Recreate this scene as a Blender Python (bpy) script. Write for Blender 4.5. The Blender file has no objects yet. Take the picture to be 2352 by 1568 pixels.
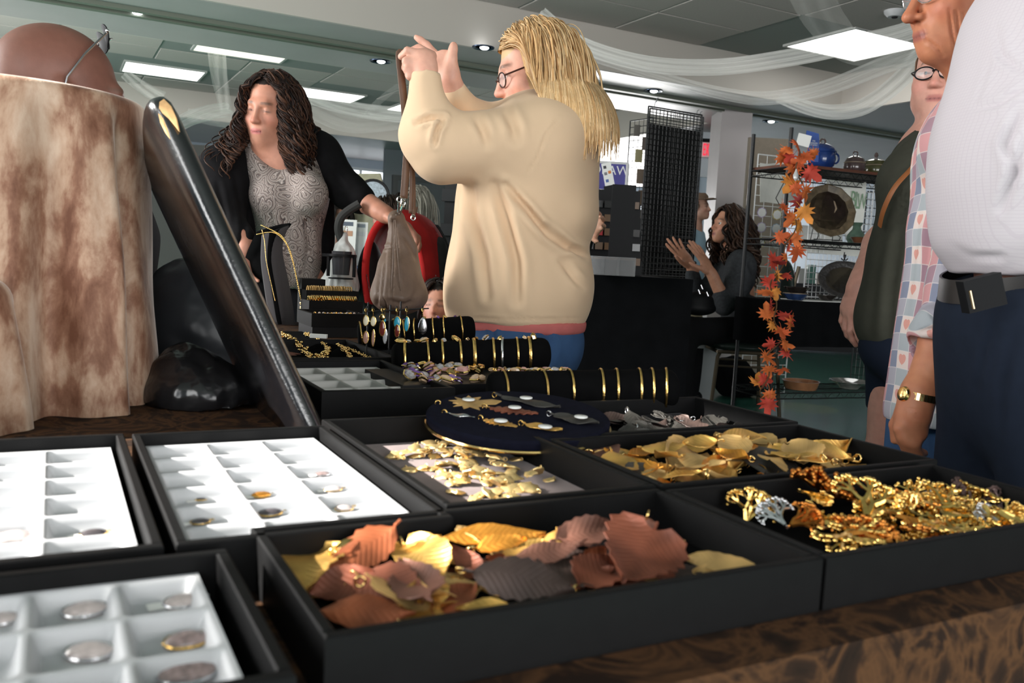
import bpy, math, random
import numpy as np
from mathutils import Vector, Matrix
random.seed(7); RNG = np.random.default_rng(7)
C = bpy.context.scene.collection
PI = math.pi
# ------------------------------------------------------------------ camera, world, sun, lights, exposure
FPX, CX, CY, CZ = 2000.0, 1176.0, 784.0, 0.97
_r, _p, _y = math.radians(3.0), math.radians(5.5), math.radians(28.0)
CF = np.array([math.sin(_y)*math.cos(_p), math.cos(_y)*math.cos(_p), -math.sin(_p)])
_rt = np.array([math.cos(_y), -math.sin(_y), 0.0]); _up = np.cross(_rt, CF)
CR = math.cos(_r)*_rt + math.sin(_r)*_up
CU = math.cos(_r)*_up - math.sin(_r)*_rt
CAM = np.array([0, 0, CZ])
RH = _rt.copy(); FH = np.array([math.sin(_y), math.cos(_y), 0.0]); ZH = np.array([0, 0, 1.0])
def ray(x, y): return CF + CR*(x-CX)/FPX - CU*(y-CY)/FPX
def at(x, y, d): return CAM + ray(x, y)*d                     # the place a distance d along the view axis
def on(x, y, z):                                              # the place on a level plane
    r = ray(x, y); return CAM + r*((z-CZ)/r[2])
def proj(P):
    v = np.asarray(P)-CAM; d = v@CF
    return CX+FPX*(v@CR)/d, CY-FPX*(v@CU)/d, d
sc = bpy.context.scene
cd = bpy.data.cameras.new('camera'); cam = bpy.data.objects.new('camera', cd); C.objects.link(cam)
cd.sensor_width = 36; cd.lens = 36*FPX/2352; cd.clip_start = 0.02; cd.clip_end = 200
cam.matrix_world = Matrix(((CR[0], CU[0], -CF[0], 0), (CR[1], CU[1], -CF[1], 0), (CR[2], CU[2], -CF[2], CZ), (0, 0, 0, 1)))
cd.dof.use_dof = True; cd.dof.focus_distance = 2.2; cd.dof.aperture_fstop = 9
sc.camera = cam
w = bpy.data.worlds.new('sky'); sc.world = w; w.use_nodes = True
bg = w.node_tree.nodes['Background']; bg.inputs[0].default_value = (0.88, 0.94, 1.0, 1); bg.inputs[1].default_value = 2.6
def lamp(name, kind, energy, loc, direction, color=(1, 1, 1), **kw):
    l = bpy.data.lights.new(name, kind); l.energy = energy; l.color = color
    for k, v in kw.items(): setattr(l, k, v)
    o = bpy.data.objects.new(name, l); C.objects.link(o); o.location = loc
    o.rotation_euler = Vector(direction).to_track_quat('-Z', 'Y').to_euler(); return o
SUN = np.array([.85, -.17, -.42]); SUN /= np.linalg.norm(SUN)
lamp('sun', 'SUN', 21, (-6, 2, 5), SUN, (1, .96, .9), angle=math.radians(.6))
# area lamps added at the window openings to brighten the room; most openings unseen
lamp('window_daylight', 'AREA', 95, (-2.9, -.8, 1.75), (1, .25, -.05), (1, .985, .96), shape='RECTANGLE', size=1.5, size_y=3.0)
lamp('window_daylight', 'AREA', 210, (-2.9, 3.4, 1.85), (1, -.25, -.05), (1, .975, .94), shape='RECTANGLE', size=1.4, size_y=2.2)
lamp('window_daylight', 'AREA', 500, (-2.9, 8.6, 1.7), (1, -.05, .2), (1, .965, .935), shape='RECTANGLE', size=1.5, size_y=7.5)  # added to brighten the far hall and its ceiling
lamp('window_daylight', 'AREA', 150, (1.2, -3.3, 1.40), (.1, 1, .12), (1, .975, .945), shape='RECTANGLE', size=4.6, size_y=2.2)  # added behind the view, made tall to widen the board edge's reflection
lamp('window_daylight', 'AREA', 380, (10.4, 15.3, 1.5), (-.35, -1, .2), (1, .97, .95), shape='RECTANGLE', size=2.2, size_y=1.8)
sc.view_settings.view_transform = 'Standard'; sc.view_settings.look = 'None'
sc.view_settings.exposure = 0.0; sc.view_settings.gamma = 1.0; sc.view_settings.use_curve_mapping = False
sc.cycles.max_bounces = 8; sc.cycles.diffuse_bounces = 4; sc.cycles.glossy_bounces = 3; sc.cycles.transparent_max_bounces = 24
sc.cycles.sample_clamp_indirect = 6; sc.cycles.use_denoising = True; sc.cycles.caustics_reflective = False; sc.cycles.caustics_refractive = False

# ------------------------------------------------------------------ materials
def _nodes(name):
    m = bpy.data.materials.new(name); m.use_nodes = True; nt = m.node_tree
    return m, nt, nt.nodes['Principled BSDF']
def N(nt, kind, **kw):
    n = nt.nodes.new(kind)
    for k, v in kw.items():
        if k.startswith('i_'): n.inputs[int(k[2:]) if k[2:].isdigit() else k[2:]].default_value = v
        else: setattr(n, k, v)
    return n
def mth(nt, op, a, b=None, c=None):
    n = nt.nodes.new('ShaderNodeMath'); n.operation = op
    for i, v in enumerate((a, b, c)):
        if v is None: continue
        if isinstance(v, (int, float)): n.inputs[i].default_value = v
        else: nt.links.new(v, n.inputs[i])
    return n.outputs[0]
def ramp(nt, fac, stops, interp='LINEAR'):
    n = nt.nodes.new('ShaderNodeValToRGB'); n.color_ramp.interpolation = interp
    e = n.color_ramp.elements
    while len(e) < len(stops): e.new(.5)
    for i, (p, c) in enumerate(stops): e[i].position = p; e[i].color = (*c, 1)
    nt.links.new(fac, n.inputs[0]); return n.outputs[0]
def mix(nt, fac, a, b, mode='MIX'):
    n = nt.nodes.new('ShaderNodeMix'); n.data_type = 'RGBA'; n.blend_type = mode
    for s, v in ((0, fac), (6, a), (7, b)):
        if isinstance(v, (int, float)): n.inputs[s].default_value = v
        elif isinstance(v, tuple): n.inputs[s].default_value = (*v, 1) if len(v) == 3 else v
        else: nt.links.new(v, n.inputs[s])
    return n.outputs[2]
def coords(nt, scale=(1, 1, 1), kind='Object'):
    t = nt.nodes.new('ShaderNodeTexCoord'); mp = nt.nodes.new('ShaderNodeMapping'); mp.inputs['Scale'].default_value = scale
    nt.links.new(t.outputs[kind], mp.inputs[0]); return mp.outputs[0]
def noise(nt, vec, scale, detail=3, rough=.5, dist=0):
    n = N(nt, 'ShaderNodeTexNoise'); n.inputs['Scale'].default_value = scale; n.inputs['Detail'].default_value = detail
    n.inputs['Roughness'].default_value = rough; n.inputs['Distortion'].default_value = dist
    nt.links.new(vec, n.inputs['Vector']); return n.outputs[0]
def bump(nt, b, h, strength=.3, dist=.01):
    n = N(nt, 'ShaderNodeBump'); n.inputs['Strength'].default_value = strength; n.inputs['Distance'].default_value = dist
    nt.links.new(h, n.inputs['Height']); nt.links.new(n.outputs[0], b.inputs['Normal'])
MATS = {}
def mat(name, col=(.5, .5, .5), rough=.5, metal=0, va=0, vs=20, bs=0, bst=.3, bd=.002, attr=False, spec=.5, em=0, emcol=None, coat=0, sheen=0,
        sc3=(1, 1, 1), sss=0, alpha=1, trans=0, ior=1.45):
    if name in MATS: return MATS[name]
    m, nt, b = _nodes(name)
    b.inputs['Roughness'].default_value = rough; b.inputs['Metallic'].default_value = metal
    b.inputs['Specular IOR Level'].default_value = spec; b.inputs['Base Color'].default_value = (*col, 1)
    src = None
    if attr:
        a = N(nt, 'ShaderNodeAttribute', attribute_name='Col'); src = a.outputs[0]
        nt.links.new(src, b.inputs['Base Color'])
    if va:
        v = coords(nt, sc3); f = noise(nt, v, vs)
        g = ramp(nt, f, [(.3, (1-va,)*3), (.7, (1+va,)*3)])
        o = mix(nt, 1.0, src if src is not None else col, g, 'MULTIPLY'); nt.links.new(o, b.inputs['Base Color'])
    if bs:
        v = coords(nt, sc3); bump(nt, b, noise(nt, v, bs), bst, bd)
    if em: b.inputs['Emission Color'].default_value = (*(emcol or col), 1); b.inputs['Emission Strength'].default_value = em
    if coat: b.inputs['Coat Weight'].default_value = coat; b.inputs['Coat Roughness'].default_value = .1
    if sheen: b.inputs['Sheen Weight'].default_value = sheen; b.inputs['Sheen Roughness'].default_value = .4
    if sss: b.inputs['Subsurface Weight'].default_value = sss; b.inputs['Subsurface Radius'].default_value = (.012, .005, .003)
    b.inputs['Alpha'].default_value = alpha; b.inputs['Transmission Weight'].default_value = trans; b.inputs['IOR'].default_value = ior
    MATS[name] = m; return m
def custom(name, fn):
    if name in MATS: return MATS[name]
    m, nt, b = _nodes(name); fn(m, nt, b); MATS[name] = m; return m

# ------------------------------------------------------------------ mesh building
class MB:
    def __init__(s): s.v = []; s.f = []; s.c = None
    def add(s, v, f):
        o = len(s.v); s.v.extend([tuple(map(float, p)) for p in v]); s.f.extend([tuple(i+o for i in q) for q in f]); return s
    def box(s, lo, hi, M=None, o=(0, 0, 0)):
        x0, y0, z0 = lo; x1, y1, z1 = hi
        v = [(x0, y0, z0), (x1, y0, z0), (x1, y1, z0), (x0, y1, z0), (x0, y0, z1), (x1, y0, z1), (x1, y1, z1), (x0, y1, z1)]
        if M is not None: v = [np.asarray(M)@np.asarray(p)+np.asarray(o) for p in v]
        return s.add(v, [(3, 2, 1, 0), (4, 5, 6, 7), (0, 1, 5, 4), (1, 2, 6, 5), (2, 3, 7, 6), (3, 0, 4, 7)])
    def hexa(s, b, t):                         # four bottom and four top corners
        return s.add(list(b)+list(t), [(3, 2, 1, 0), (4, 5, 6, 7), (0, 1, 5, 4), (1, 2, 6, 5), (2, 3, 7, 6), (3, 0, 4, 7)])
    def tube(s, path, r, n=8, cap=True, closed=False, flat=1.0, upv=None):
        P = [np.asarray(p, float) for p in path]; k = len(P)
        rr = r if hasattr(r, '__len__') else [r]*k
        vs = []; prev = None
        for i in range(k):
            a = P[i-1] if (i or closed) else P[i]; b = P[(i+1) % k] if (i < k-1 or closed) else P[i]
            t = b-a; t = t/(np.linalg.norm(t)+1e-12)
            if prev is None:
                u = np.cross(t, upv if upv is not None else ((0, 0, 1) if abs(t[2]) < .9 else (1, 0, 0)))
            else: u = prev-t*(prev@t)
            u = u/(np.linalg.norm(u)+1e-12); prev = u; w_ = np.cross(t, u)
            for j in range(n):
                a_ = 2*PI*j/n; vs.append(P[i]+rr[i]*(u*math.cos(a_)+w_*math.sin(a_)*flat))
        fs = []
        for i in range(k if closed else k-1):
            i2 = (i+1) % k
            for j in range(n): fs.append((i*n+j, i*n+(j+1) % n, i2*n+(j+1) % n, i2*n+j))
        if cap and not closed: fs += [tuple(range(n-1, -1, -1)), tuple((k-1)*n+j for j in range(n))]
        return s.add(vs, fs)
    def lathe(s, prof, n=24, c=(0, 0, 0), sx=1, sy=1, M=None):
        vs = []; fs = []
        for (r, z) in prof:
            for j in range(n):
                a = 2*PI*j/n; p = np.array([r*math.cos(a)*sx, r*math.sin(a)*sy, z])
                if M is not None: p = np.asarray(M)@p
                vs.append(p+np.asarray(c))
        for i in range(len(prof)-1):
            for j in range(n): fs.append((i*n+j, i*n+(j+1) % n, (i+1)*n+(j+1) % n, (i+1)*n+j))
        if prof[0][0] > 1e-6: fs.append(tuple(range(n-1, -1, -1)))
        if prof[-1][0] > 1e-6: fs.append(tuple((len(prof)-1)*n+j for j in range(n)))
        return s.add(vs, fs)
    def grid(s, P):                             # P[i][j] points
        P = np.asarray(P); a, b = P.shape[:2]
        return s.add(P.reshape(-1, 3), [(i*b+j, i*b+j+1, (i+1)*b+j+1, (i+1)*b+j) for i in range(a-1) for j in range(b-1)])
    def sheet(s, P, th):                        # a grid with real thickness th
        P = np.asarray(P, float); a, b = P.shape[:2]
        du = np.gradient(P, axis=0); dv = np.gradient(P, axis=1); n = np.cross(du, dv)
        n /= np.linalg.norm(n, axis=2, keepdims=True)+1e-12
        Q = P-n*th; o = a*b
        fs = [(i*b+j, (i+1)*b+j, (i+1)*b+j+1, i*b+j+1) for i in range(a-1) for j in range(b-1)]
        fs += [(o+i*b+j, o+i*b+j+1, o+(i+1)*b+j+1, o+(i+1)*b+j) for i in range(a-1) for j in range(b-1)]
        rim = [(i, 0) for i in range(a)]+[(a-1, j) for j in range(1, b)]+[(i, b-1) for i in range(a-2, -1, -1)]+[(0, j) for j in range(b-2, 0, -1)]
        for q in range(len(rim)):
            i, j = rim[q]; k, l = rim[(q+1) % len(rim)]
            fs.append((i*b+j, o+i*b+j, o+k*b+l, k*b+l))
        return s.add(np.concatenate([P.reshape(-1, 3), Q.reshape(-1, 3)]), fs)
    def ball(s, c, r, n=10, m=6, sx=1, sy=1, sz=1):
        prof = [(math.sin(PI*i/m)*1.0 if 0 < i < m else 0.0, -math.cos(PI*i/m)) for i in range(m+1)]
        vs = []; fs = []
        for (q, z) in prof:
            for j in range(n):
                a = 2*PI*j/n; vs.append((c[0]+r*sx*q*math.cos(a), c[1]+r*sy*q*math.sin(a), c[2]+r*sz*z))
        for i in range(m):
            for j in range(n): fs.append((i*n+j, i*n+(j+1) % n, (i+1)*n+(j+1) % n, (i+1)*n+j))
        return s.add(vs, fs)
def mesh_of(name, v, f, m, smooth=True, col=None, angle=None):
    me = bpy.data.meshes.new(name); me.from_pydata([tuple(p) for p in v] if not isinstance(v, np.ndarray) else v.tolist(), [], f if isinstance(f, list) else f.tolist())
    if m is not None: me.materials.append(m)
    if col is not None:
        a = me.color_attributes.new('Col', 'FLOAT_COLOR', 'POINT')
        q = np.ones((len(v), 4), np.float32); q[:, :3] = col; a.data.foreach_set('color', q.ravel())
    me.validate(); me.update()
    if smooth: me.shade_smooth()
    if angle: me.set_sharp_from_angle(angle=math.radians(angle))
    return me
def wloc(o):
    p = np.array(o.location)
    while o.parent is not None: o = o.parent; p = p+np.array(o.location)
    return p
def obj(name, mb, m, parent=None, smooth=True, loc=None, col=None, angle=35):
    """link one mesh object; mb is in world coordinates; the origin goes to loc (or to the parent's place)"""
    v, f = (mb.v, mb.f) if isinstance(mb, MB) else mb
    v = np.asarray(v, float)
    base = wloc(parent) if parent is not None else np.zeros(3)
    org = base if parent is not None else (np.asarray(loc, float) if loc is not None else np.array([(v[:, 0].min()+v[:, 0].max())/2, (v[:, 1].min()+v[:, 1].max())/2, v[:, 2].min()]))
    o = bpy.data.objects.new(name, mesh_of(name, v-org, f, m, smooth, col, angle if smooth else None)); C.objects.link(o)
    if parent is not None: o.parent = parent
    else: o.location = org
    return o
def tag(o, label, cat, group=None, kind=None):
    o['label'] = label; o['category'] = cat
    if group: o['group'] = group
    if kind: o['kind'] = kind
    return o
def thing(name, label, cat, loc, group=None):
    o = bpy.data.objects.new(name, None); C.objects.link(o); o.location = tuple(map(float, loc)); o.empty_display_size = .05
    return tag(o, label, cat, group)
def struct(o): o['kind'] = 'structure'; return o
def dup(src, loc, rot=None, label=None, parent=None, scale=None):
    c = src.copy(); C.objects.link(c); c.location = tuple(map(float, loc))
    if rot is not None: c.rotation_euler = rot
    if scale is not None: c.scale = (scale,)*3 if not hasattr(scale, '__len__') else scale
    if label: c['label'] = label
    if parent is not None: c.parent = parent
    for ch in src.children:
        d = ch.copy(); C.objects.link(d); d.parent = c
        for g in ch.children:
            e = g.copy(); C.objects.link(e); e.parent = d
    return c
def mat3(x, y, z): return np.stack([x, y, z], 1)
def nrm(v): v = np.asarray(v, float); return v/(np.linalg.norm(v)+1e-12)
def text(s, size, m, parent, origin, xdir, ydir, name='lettering', ext=.0006, align='CENTER', xs=1.0):
    cu = bpy.data.curves.new(name, 'FONT'); cu.body = s; cu.size = size; cu.extrude = ext; cu.align_x = align; cu.align_y = 'CENTER'
    cu.resolution_u = 2
    o = bpy.data.objects.new(name, cu); C.objects.link(o); cu.materials.append(m)
    x = nrm(xdir); z = nrm(np.cross(x, ydir)); y = np.cross(z, x)
    p = np.asarray(origin)-(wloc(parent) if parent is not None else 0)
    o.parent = parent
    x = x*xs
    o.matrix_basis = Matrix(((x[0], y[0], z[0], p[0]), (x[1], y[1], z[1], p[1]), (x[2], y[2], z[2], p[2]), (0, 0, 0, 1)))
    dg = bpy.context.evaluated_depsgraph_get(); dg.update(); me = bpy.data.meshes.new_from_object(o.evaluated_get(dg)); q = bpy.data.objects.new(name, me); C.objects.link(q); q.parent = parent; q.matrix_basis = o.matrix_basis.copy(); bpy.data.objects.remove(o); q.name = name; return q
    return o
def smooth_path(pts, n=24):
    P = np.asarray(pts, float); k = len(P); out = []
    for t in np.linspace(0, k-1, n):
        i = min(int(t), k-2); u = t-i
        p0 = P[max(i-1, 0)]; p1 = P[i]; p2 = P[i+1]; p3 = P[min(i+2, k-1)]
        out.append(.5*((2*p1)+(-p0+p2)*u+(2*p0-5*p1+4*p2-p3)*u*u+(-p0+3*p1-3*p2+p3)*u**3))
    return np.array(out)

# ------------------------------------------------------------------ signed-distance bodies (people, cloth, bags)
class SDF:
    def __init__(s): s.p = []
    def cap(s, a, b, ra, rb=None, k=.03, sign=1):
        s.p.append(('c', np.asarray(a, float), np.asarray(b, float), ra, ra if rb is None else rb, k, sign)); return s
    def chain(s, pts, rs, k=.03):
        for i in range(len(pts)-1): s.cap(pts[i], pts[i+1], rs[i], rs[i+1], k)
        return s
    def ell(s, c, r, M=None, k=.03, sign=1):
        s.p.append(('e', np.asarray(c, float), np.asarray(r, float), mat3(RH, FH, ZH) if M is None else np.asarray(M), k, sign)); return s
    def plane(s, pt, n): s.p.append(('p', np.asarray(pt, float), nrm(n))); return s
    def mesh(s, h):
        lo = np.full(3, 1e9); hi = -lo
        for q in s.p:
            if q[0] == 'c' and q[6] > 0:
                r = max(q[3], q[4]); lo = np.minimum(lo, np.minimum(q[1], q[2])-r); hi = np.maximum(hi, np.maximum(q[1], q[2])+r)
            elif q[0] == 'e' and q[5] > 0:
                e = np.sqrt(((q[3]*q[2])**2).sum(1)); lo = np.minimum(lo, q[1]-e); hi = np.maximum(hi, q[1]+e)
        lo -= 4*h+.01; hi += 4*h+.01
        n = np.ceil((hi-lo)/h).astype(int)+1
        ax = [lo[i]+h*np.arange(n[i]) for i in range(3)]
        F = np.full(n, .2, np.float32)
        for q in s.p:
            if q[0] == 'p':
                D = ((ax[0]-q[1][0])*q[2][0])[:, None, None]+((ax[1]-q[1][1])*q[2][1])[None, :, None]+((ax[2]-q[1][2])*q[2][2])[None, None, :]
                F = np.maximum(F, D.astype(np.float32)); continue
            if q[0] == 'c':
                r = max(q[3], q[4]); a = np.minimum(q[1], q[2])-r; b = np.maximum(q[1], q[2])+r; k, sg = q[5], q[6]
            else:
                e = np.sqrt(((q[3]*q[2])**2).sum(1)); a = q[1]-e; b = q[1]+e; k, sg = q[4], q[5]
            pad = k+3*h
            i0 = np.clip(np.floor((a-pad-lo)/h).astype(int), 0, n); i1 = np.clip(np.ceil((b+pad-lo)/h).astype(int)+1, 0, n)
            if (i1 <= i0).any(): continue
            X = ax[0][i0[0]:i1[0]][:, None, None]; Y = ax[1][i0[1]:i1[1]][None, :, None]; Z = ax[2][i0[2]:i1[2]][None, None, :]
            X = X-q[1][0]; Y = Y-q[1][1]; Z = Z-q[1][2]
            if q[0] == 'c':
                ab = q[2]-q[1]; L = ab@ab+1e-12
                t = np.clip((X*ab[0]+Y*ab[1]+Z*ab[2])/L, 0, 1)
                D = np.sqrt((X-t*ab[0])**2+(Y-t*ab[1])**2+(Z-t*ab[2])**2)-(q[3]+(q[4]-q[3])*t)
            else:
                M = q[3]; u = [(X*M[0, i]+Y*M[1, i]+Z*M[2, i]) for i in range(3)]
                k0 = np.sqrt(sum((u[i]/q[2][i])**2 for i in range(3))); k1 = np.sqrt(sum((u[i]/q[2][i]**2)**2 for i in range(3)))+1e-9
                D = k0*(k0-1)/k1
            sub = F[i0[0]:i1[0], i0[1]:i1[1], i0[2]:i1[2]]
            if sg > 0:
                hh = np.maximum(k-np.abs(sub-D), 0)/k; R = np.minimum(sub, D)-hh*hh*k*.25
            else:
                hh = np.maximum(k-np.abs(sub+D), 0)/k; R = np.maximum(sub, -D)+hh*hh*k*.25
            F[i0[0]:i1[0], i0[1]:i1[1], i0[2]:i1[2]] = R
        return surface(F, lo, h)
def surface(F, lo, h):
    n = np.array(F.shape); S = F < 0
    cnt = np.zeros(n-1, np.int8)
    cs = [(a, b, c) for a in (0, 1) for b in (0, 1) for c in (0, 1)]
    for a, b, c in cs: cnt += S[a:n[0]-1+a, b:n[1]-1+b, c:n[2]-1+c]
    act = np.argwhere((cnt > 0) & (cnt < 8))
    I = -np.ones(n-1, np.int64); I[act[:, 0], act[:, 1], act[:, 2]] = np.arange(len(act))
    val = np.stack([F[act[:, 0]+a, act[:, 1]+b, act[:, 2]+c] for a, b, c in cs], 1)
    acc = np.zeros((len(act), 3)); num = np.zeros(len(act)); cp = np.array(cs, float)
    for i in range(8):
        for j in range(i+1, 8):
            if abs(cp[i]-cp[j]).sum() != 1: continue
            m = (val[:, i] < 0) != (val[:, j] < 0)
            t = val[m, i]/(val[m, i]-val[m, j]); acc[m] += cp[i]+t[:, None]*(cp[j]-cp[i]); num[m] += 1
    V = lo+h*(act+acc/num[:, None])
    quads = []
    for ax in range(3):
        o1, o2 = [(1, 2), (2, 0), (0, 1)][ax]
        sl0 = [slice(None)]*3; sl1 = [slice(None)]*3; sl0[ax] = slice(0, n[ax]-1); sl1[ax] = slice(1, n[ax])
        A = S[tuple(sl0)]; B = S[tuple(sl1)]; e = np.argwhere(A != B)
        e = e[(e[:, o1] > 0) & (e[:, o2] > 0) & (e[:, o1] < n[o1]-1) & (e[:, o2] < n[o2]-1)]
        ins = A[e[:, 0], e[:, 1], e[:, 2]]
        def cell(d1, d2):
            q = e.copy(); q[:, o1] -= d1; q[:, o2] -= d2; return I[q[:, 0], q[:, 1], q[:, 2]]
        Q = np.stack([cell(1, 1), cell(0, 1), cell(0, 0), cell(1, 0)], 1)
        Q[~ins] = Q[~ins][:, ::-1]; quads.append(Q)
    return V, np.concatenate(quads)
def vnormals(V, Q):
    n = np.cross(V[Q[:, 2]]-V[Q[:, 0]], V[Q[:, 3]]-V[Q[:, 1]]); N_ = np.zeros_like(V)
    for i in range(4): np.add.at(N_, Q[:, i], n)
    return N_/(np.linalg.norm(N_, axis=1, keepdims=True)+1e-12)
def relax(V, Q, it=2, lam=.5):
    for _ in range(it):
        A = np.zeros_like(V); c = np.zeros(len(V))
        for i in range(4):
            for j in ((i+1) % 4, (i+3) % 4): np.add.at(A, Q[:, i], V[Q[:, j]]); np.add.at(c, Q[:, i], 1)
        V = V+lam*(A/np.maximum(c, 1)[:, None]-V)
    return V
def folds(V, Q, lines):
    """press folds into a garment: each line is (points in the frame's pixels, width, depth in metres); only where the cloth faces this way"""
    Nn = vnormals(V, Q); d = (V-CAM)@CF
    px = CX+FPX*((V-CAM)@CR)/d; py = CY-FPX*((V-CAM)@CU)/d
    face = np.clip(-(Nn@CF)*2, 0, 1); off = np.zeros(len(V))
    for pts, wd, dep in lines:
        best = np.full(len(V), 1e9); taper = np.zeros(len(V)); P = np.asarray(pts, float); k = len(P)-1
        for i in range(k):
            a, b = P[i], P[i+1]; ab = b-a; t = np.clip(((px-a[0])*ab[0]+(py-a[1])*ab[1])/(ab@ab), 0, 1)
            q = np.hypot(px-a[0]-t*ab[0], py-a[1]-t*ab[1]); u = (i+t)/k
            m = q < best; best[m] = q[m]; taper[m] = u[m]
        s = np.sin(PI*np.clip(taper*.9+.05, 0, 1))**.6
        off -= dep*s*np.exp(-(best/wd)**2); off += dep*.6*s*np.exp(-((best-wd*2.2)/wd/1.2)**2)
    return V+Nn*(off*face)[:, None]
def wrinkle(V, Q, amp, freq, seed=0, aniso=(1, 1, 1)):
    r = np.random.default_rng(seed); Nn = vnormals(V, Q); o = np.zeros(len(V))
    for i in range(10):
        k = r.normal(size=3)*freq*np.array(aniso)*(1+.25*i); o += np.sin(V@k+r.uniform(0, 6.28)+1.5*np.sin(V@(r.normal(size=3)*freq*.5)))/(1+.3*i)
    return V+Nn*(o*amp/3)[:, None]
# ------------------------------------------------------------------ shared materials
SKIN = mat('skin', attr=True, rough=.5, va=.06, vs=60, bs=350, bst=.15, bd=.001, sss=.06)
HAIRM = mat('hair', attr=True, rough=.46, va=.12, vs=40, spec=.22)
BLACKTRAY = mat('black_tray', (.0048, .0048, .005), rough=.55, va=.1, vs=60, bs=500, bst=.06, spec=.14)
VELVET = mat('black_velvet', (.0028, .0028, .003), rough=.95, va=.25, vs=40, spec=.06)
NAVYVEL = mat('navy_velvet', (.0065, .0070, .014), rough=.95, va=.2, vs=90, spec=.06)
GOLD = mat('gold', (.78, .50, .16), rough=.26, metal=1, va=.18, vs=140, bs=260, bst=.35, bd=.0015)
BGOLD = mat('bright_gold', (.86, .58, .22), rough=.16, metal=1, bs=150, bst=.2, bd=.001)
SILV = mat('silver', (.62, .62, .64), rough=.25, metal=1, bs=200, bst=.3)
CHROME = mat('chrome', (.75, .75, .75), rough=.12, metal=1)
WHITEP = mat('white_plastic', (.52, .525, .54), rough=.45, va=.02, vs=30)
BLACKM = mat('black_metal', (.012, .012, .013), rough=.35)
BLACKP = mat('black_plastic', (.006, .006, .007), rough=.5, spec=.25)
BLACKC = mat('black_cloth', (.004, .0042, .005), rough=.95, va=.2, vs=12, spec=.1)
PAPER = mat('paper', (.80, .80, .77), rough=.8, va=.03, vs=15)
# ------------------------------------------------------------------ the hall
def m_floor(m, nt, b):
    v = coords(nt); n = noise(nt, v, 9, 5, .6)
    c = ramp(nt, n, [(.3, (.022, .100, .074)), (.7, (.044, .165, .122))])
    vo = N(nt, 'ShaderNodeTexVoronoi'); vo.inputs['Scale'].default_value = .62; vo.inputs['Randomness'].default_value = .8; nt.links.new(v, vo.inputs['Vector'])
    ring = mth(nt, 'LESS_THAN', vo.outputs['Distance'], .27)
    c = mix(nt, mth(nt, 'MULTIPLY', ring, .55), c, (.20, .30, .10)); nt.links.new(c, b.inputs['Base Color'])
    b.inputs['Roughness'].default_value = .22; bump(nt, b, noise(nt, v, 2.2, 2), .06, .02)
FLOORM = custom('floor_vinyl', m_floor)
PAINT = mat('grey_paint', (.42, .385, .385), rough=.42, va=.03, vs=3, bs=2.5, bst=.25, bd=.02)
COVE = mat('cream_paint', (.54, .50, .455), rough=.7)
TILEM = mat('acoustic_tile', (.46, .42, .395), rough=.9, va=.05, vs=90, bs=300, bst=.3, bd=.002)
WALLB = mat('blue_grey_wall', (.36, .41, .48), rough=.75, va=.03, vs=4)
WALLW = mat('pale_wall', (.55, .59, .63), rough=.75)
GREEND = mat('olive_track', (.15, .165, .13), rough=.5)
DARKT = mat('dark_slot', (.02, .02, .02), rough=.7)
X0, X1, Y0, Y1 = -3.0, 12.0, -3.4, 15.5
ZS, ZT = 2.60, 2.96
struct(obj('floor', MB().box((X0-.1, Y0-.1, -.08), (X1+.1, Y1+.1, 0)), FLOORM, smooth=False))
def slab(name, lo, hi, m): return struct(obj(name, MB().box(lo, hi), m, smooth=False))
# ceiling deck above the tiles, soffits, cove faces
slab('ceiling', (X0-.1, Y0-.1, 3.10), (X1+.1, Y1+.1, 3.2), DARKT)
mb = MB()
mb.box((X0, 6.45, ZS), (X1, 7.00, 3.08)); mb.box((X0, 7.08, ZS), (X1, 7.9, 3.08))
mb.box((X0, 12.6, ZS), (X1, Y1, 3.08)); mb.box((7.05, Y0, ZS), (X1, 6.45, 3.08)); mb.box((6.6, 7.9, ZS), (X1, 12.6, 3.08))
mb.box((X0, 7.0, ZS+.03), (X1, 7.08, 3.08))
struct(obj('ceiling_soffit', mb, PAINT, smooth=False))
mb = MB()
mb.box((X0, 6.43, ZS+.002), (7.05, 6.448, 3.08)); mb.box((7.03, Y0, ZS+.002), (7.048, 6.43, 3.08))
mb.box((X0, 7.902, ZS+.002), (6.6, 7.92, 3.08)); mb.box((X0, 12.58, ZS+.002), (6.6, 12.598, 3.08)); mb.box((6.58, 7.92, ZS+.002), (6.598, 12.58, 3.08))
struct(obj('ceiling_cove', mb, COVE, smooth=False))
mb = MB(); mb.box((X0, 6.93, ZS-.03), (X1, 6.99, ZS-.001)); mb.box((X0, 7.09, ZS-.03), (X1, 7.15, ZS-.001))
struct(obj('trim_1', mb, GREEND, smooth=False))
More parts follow.
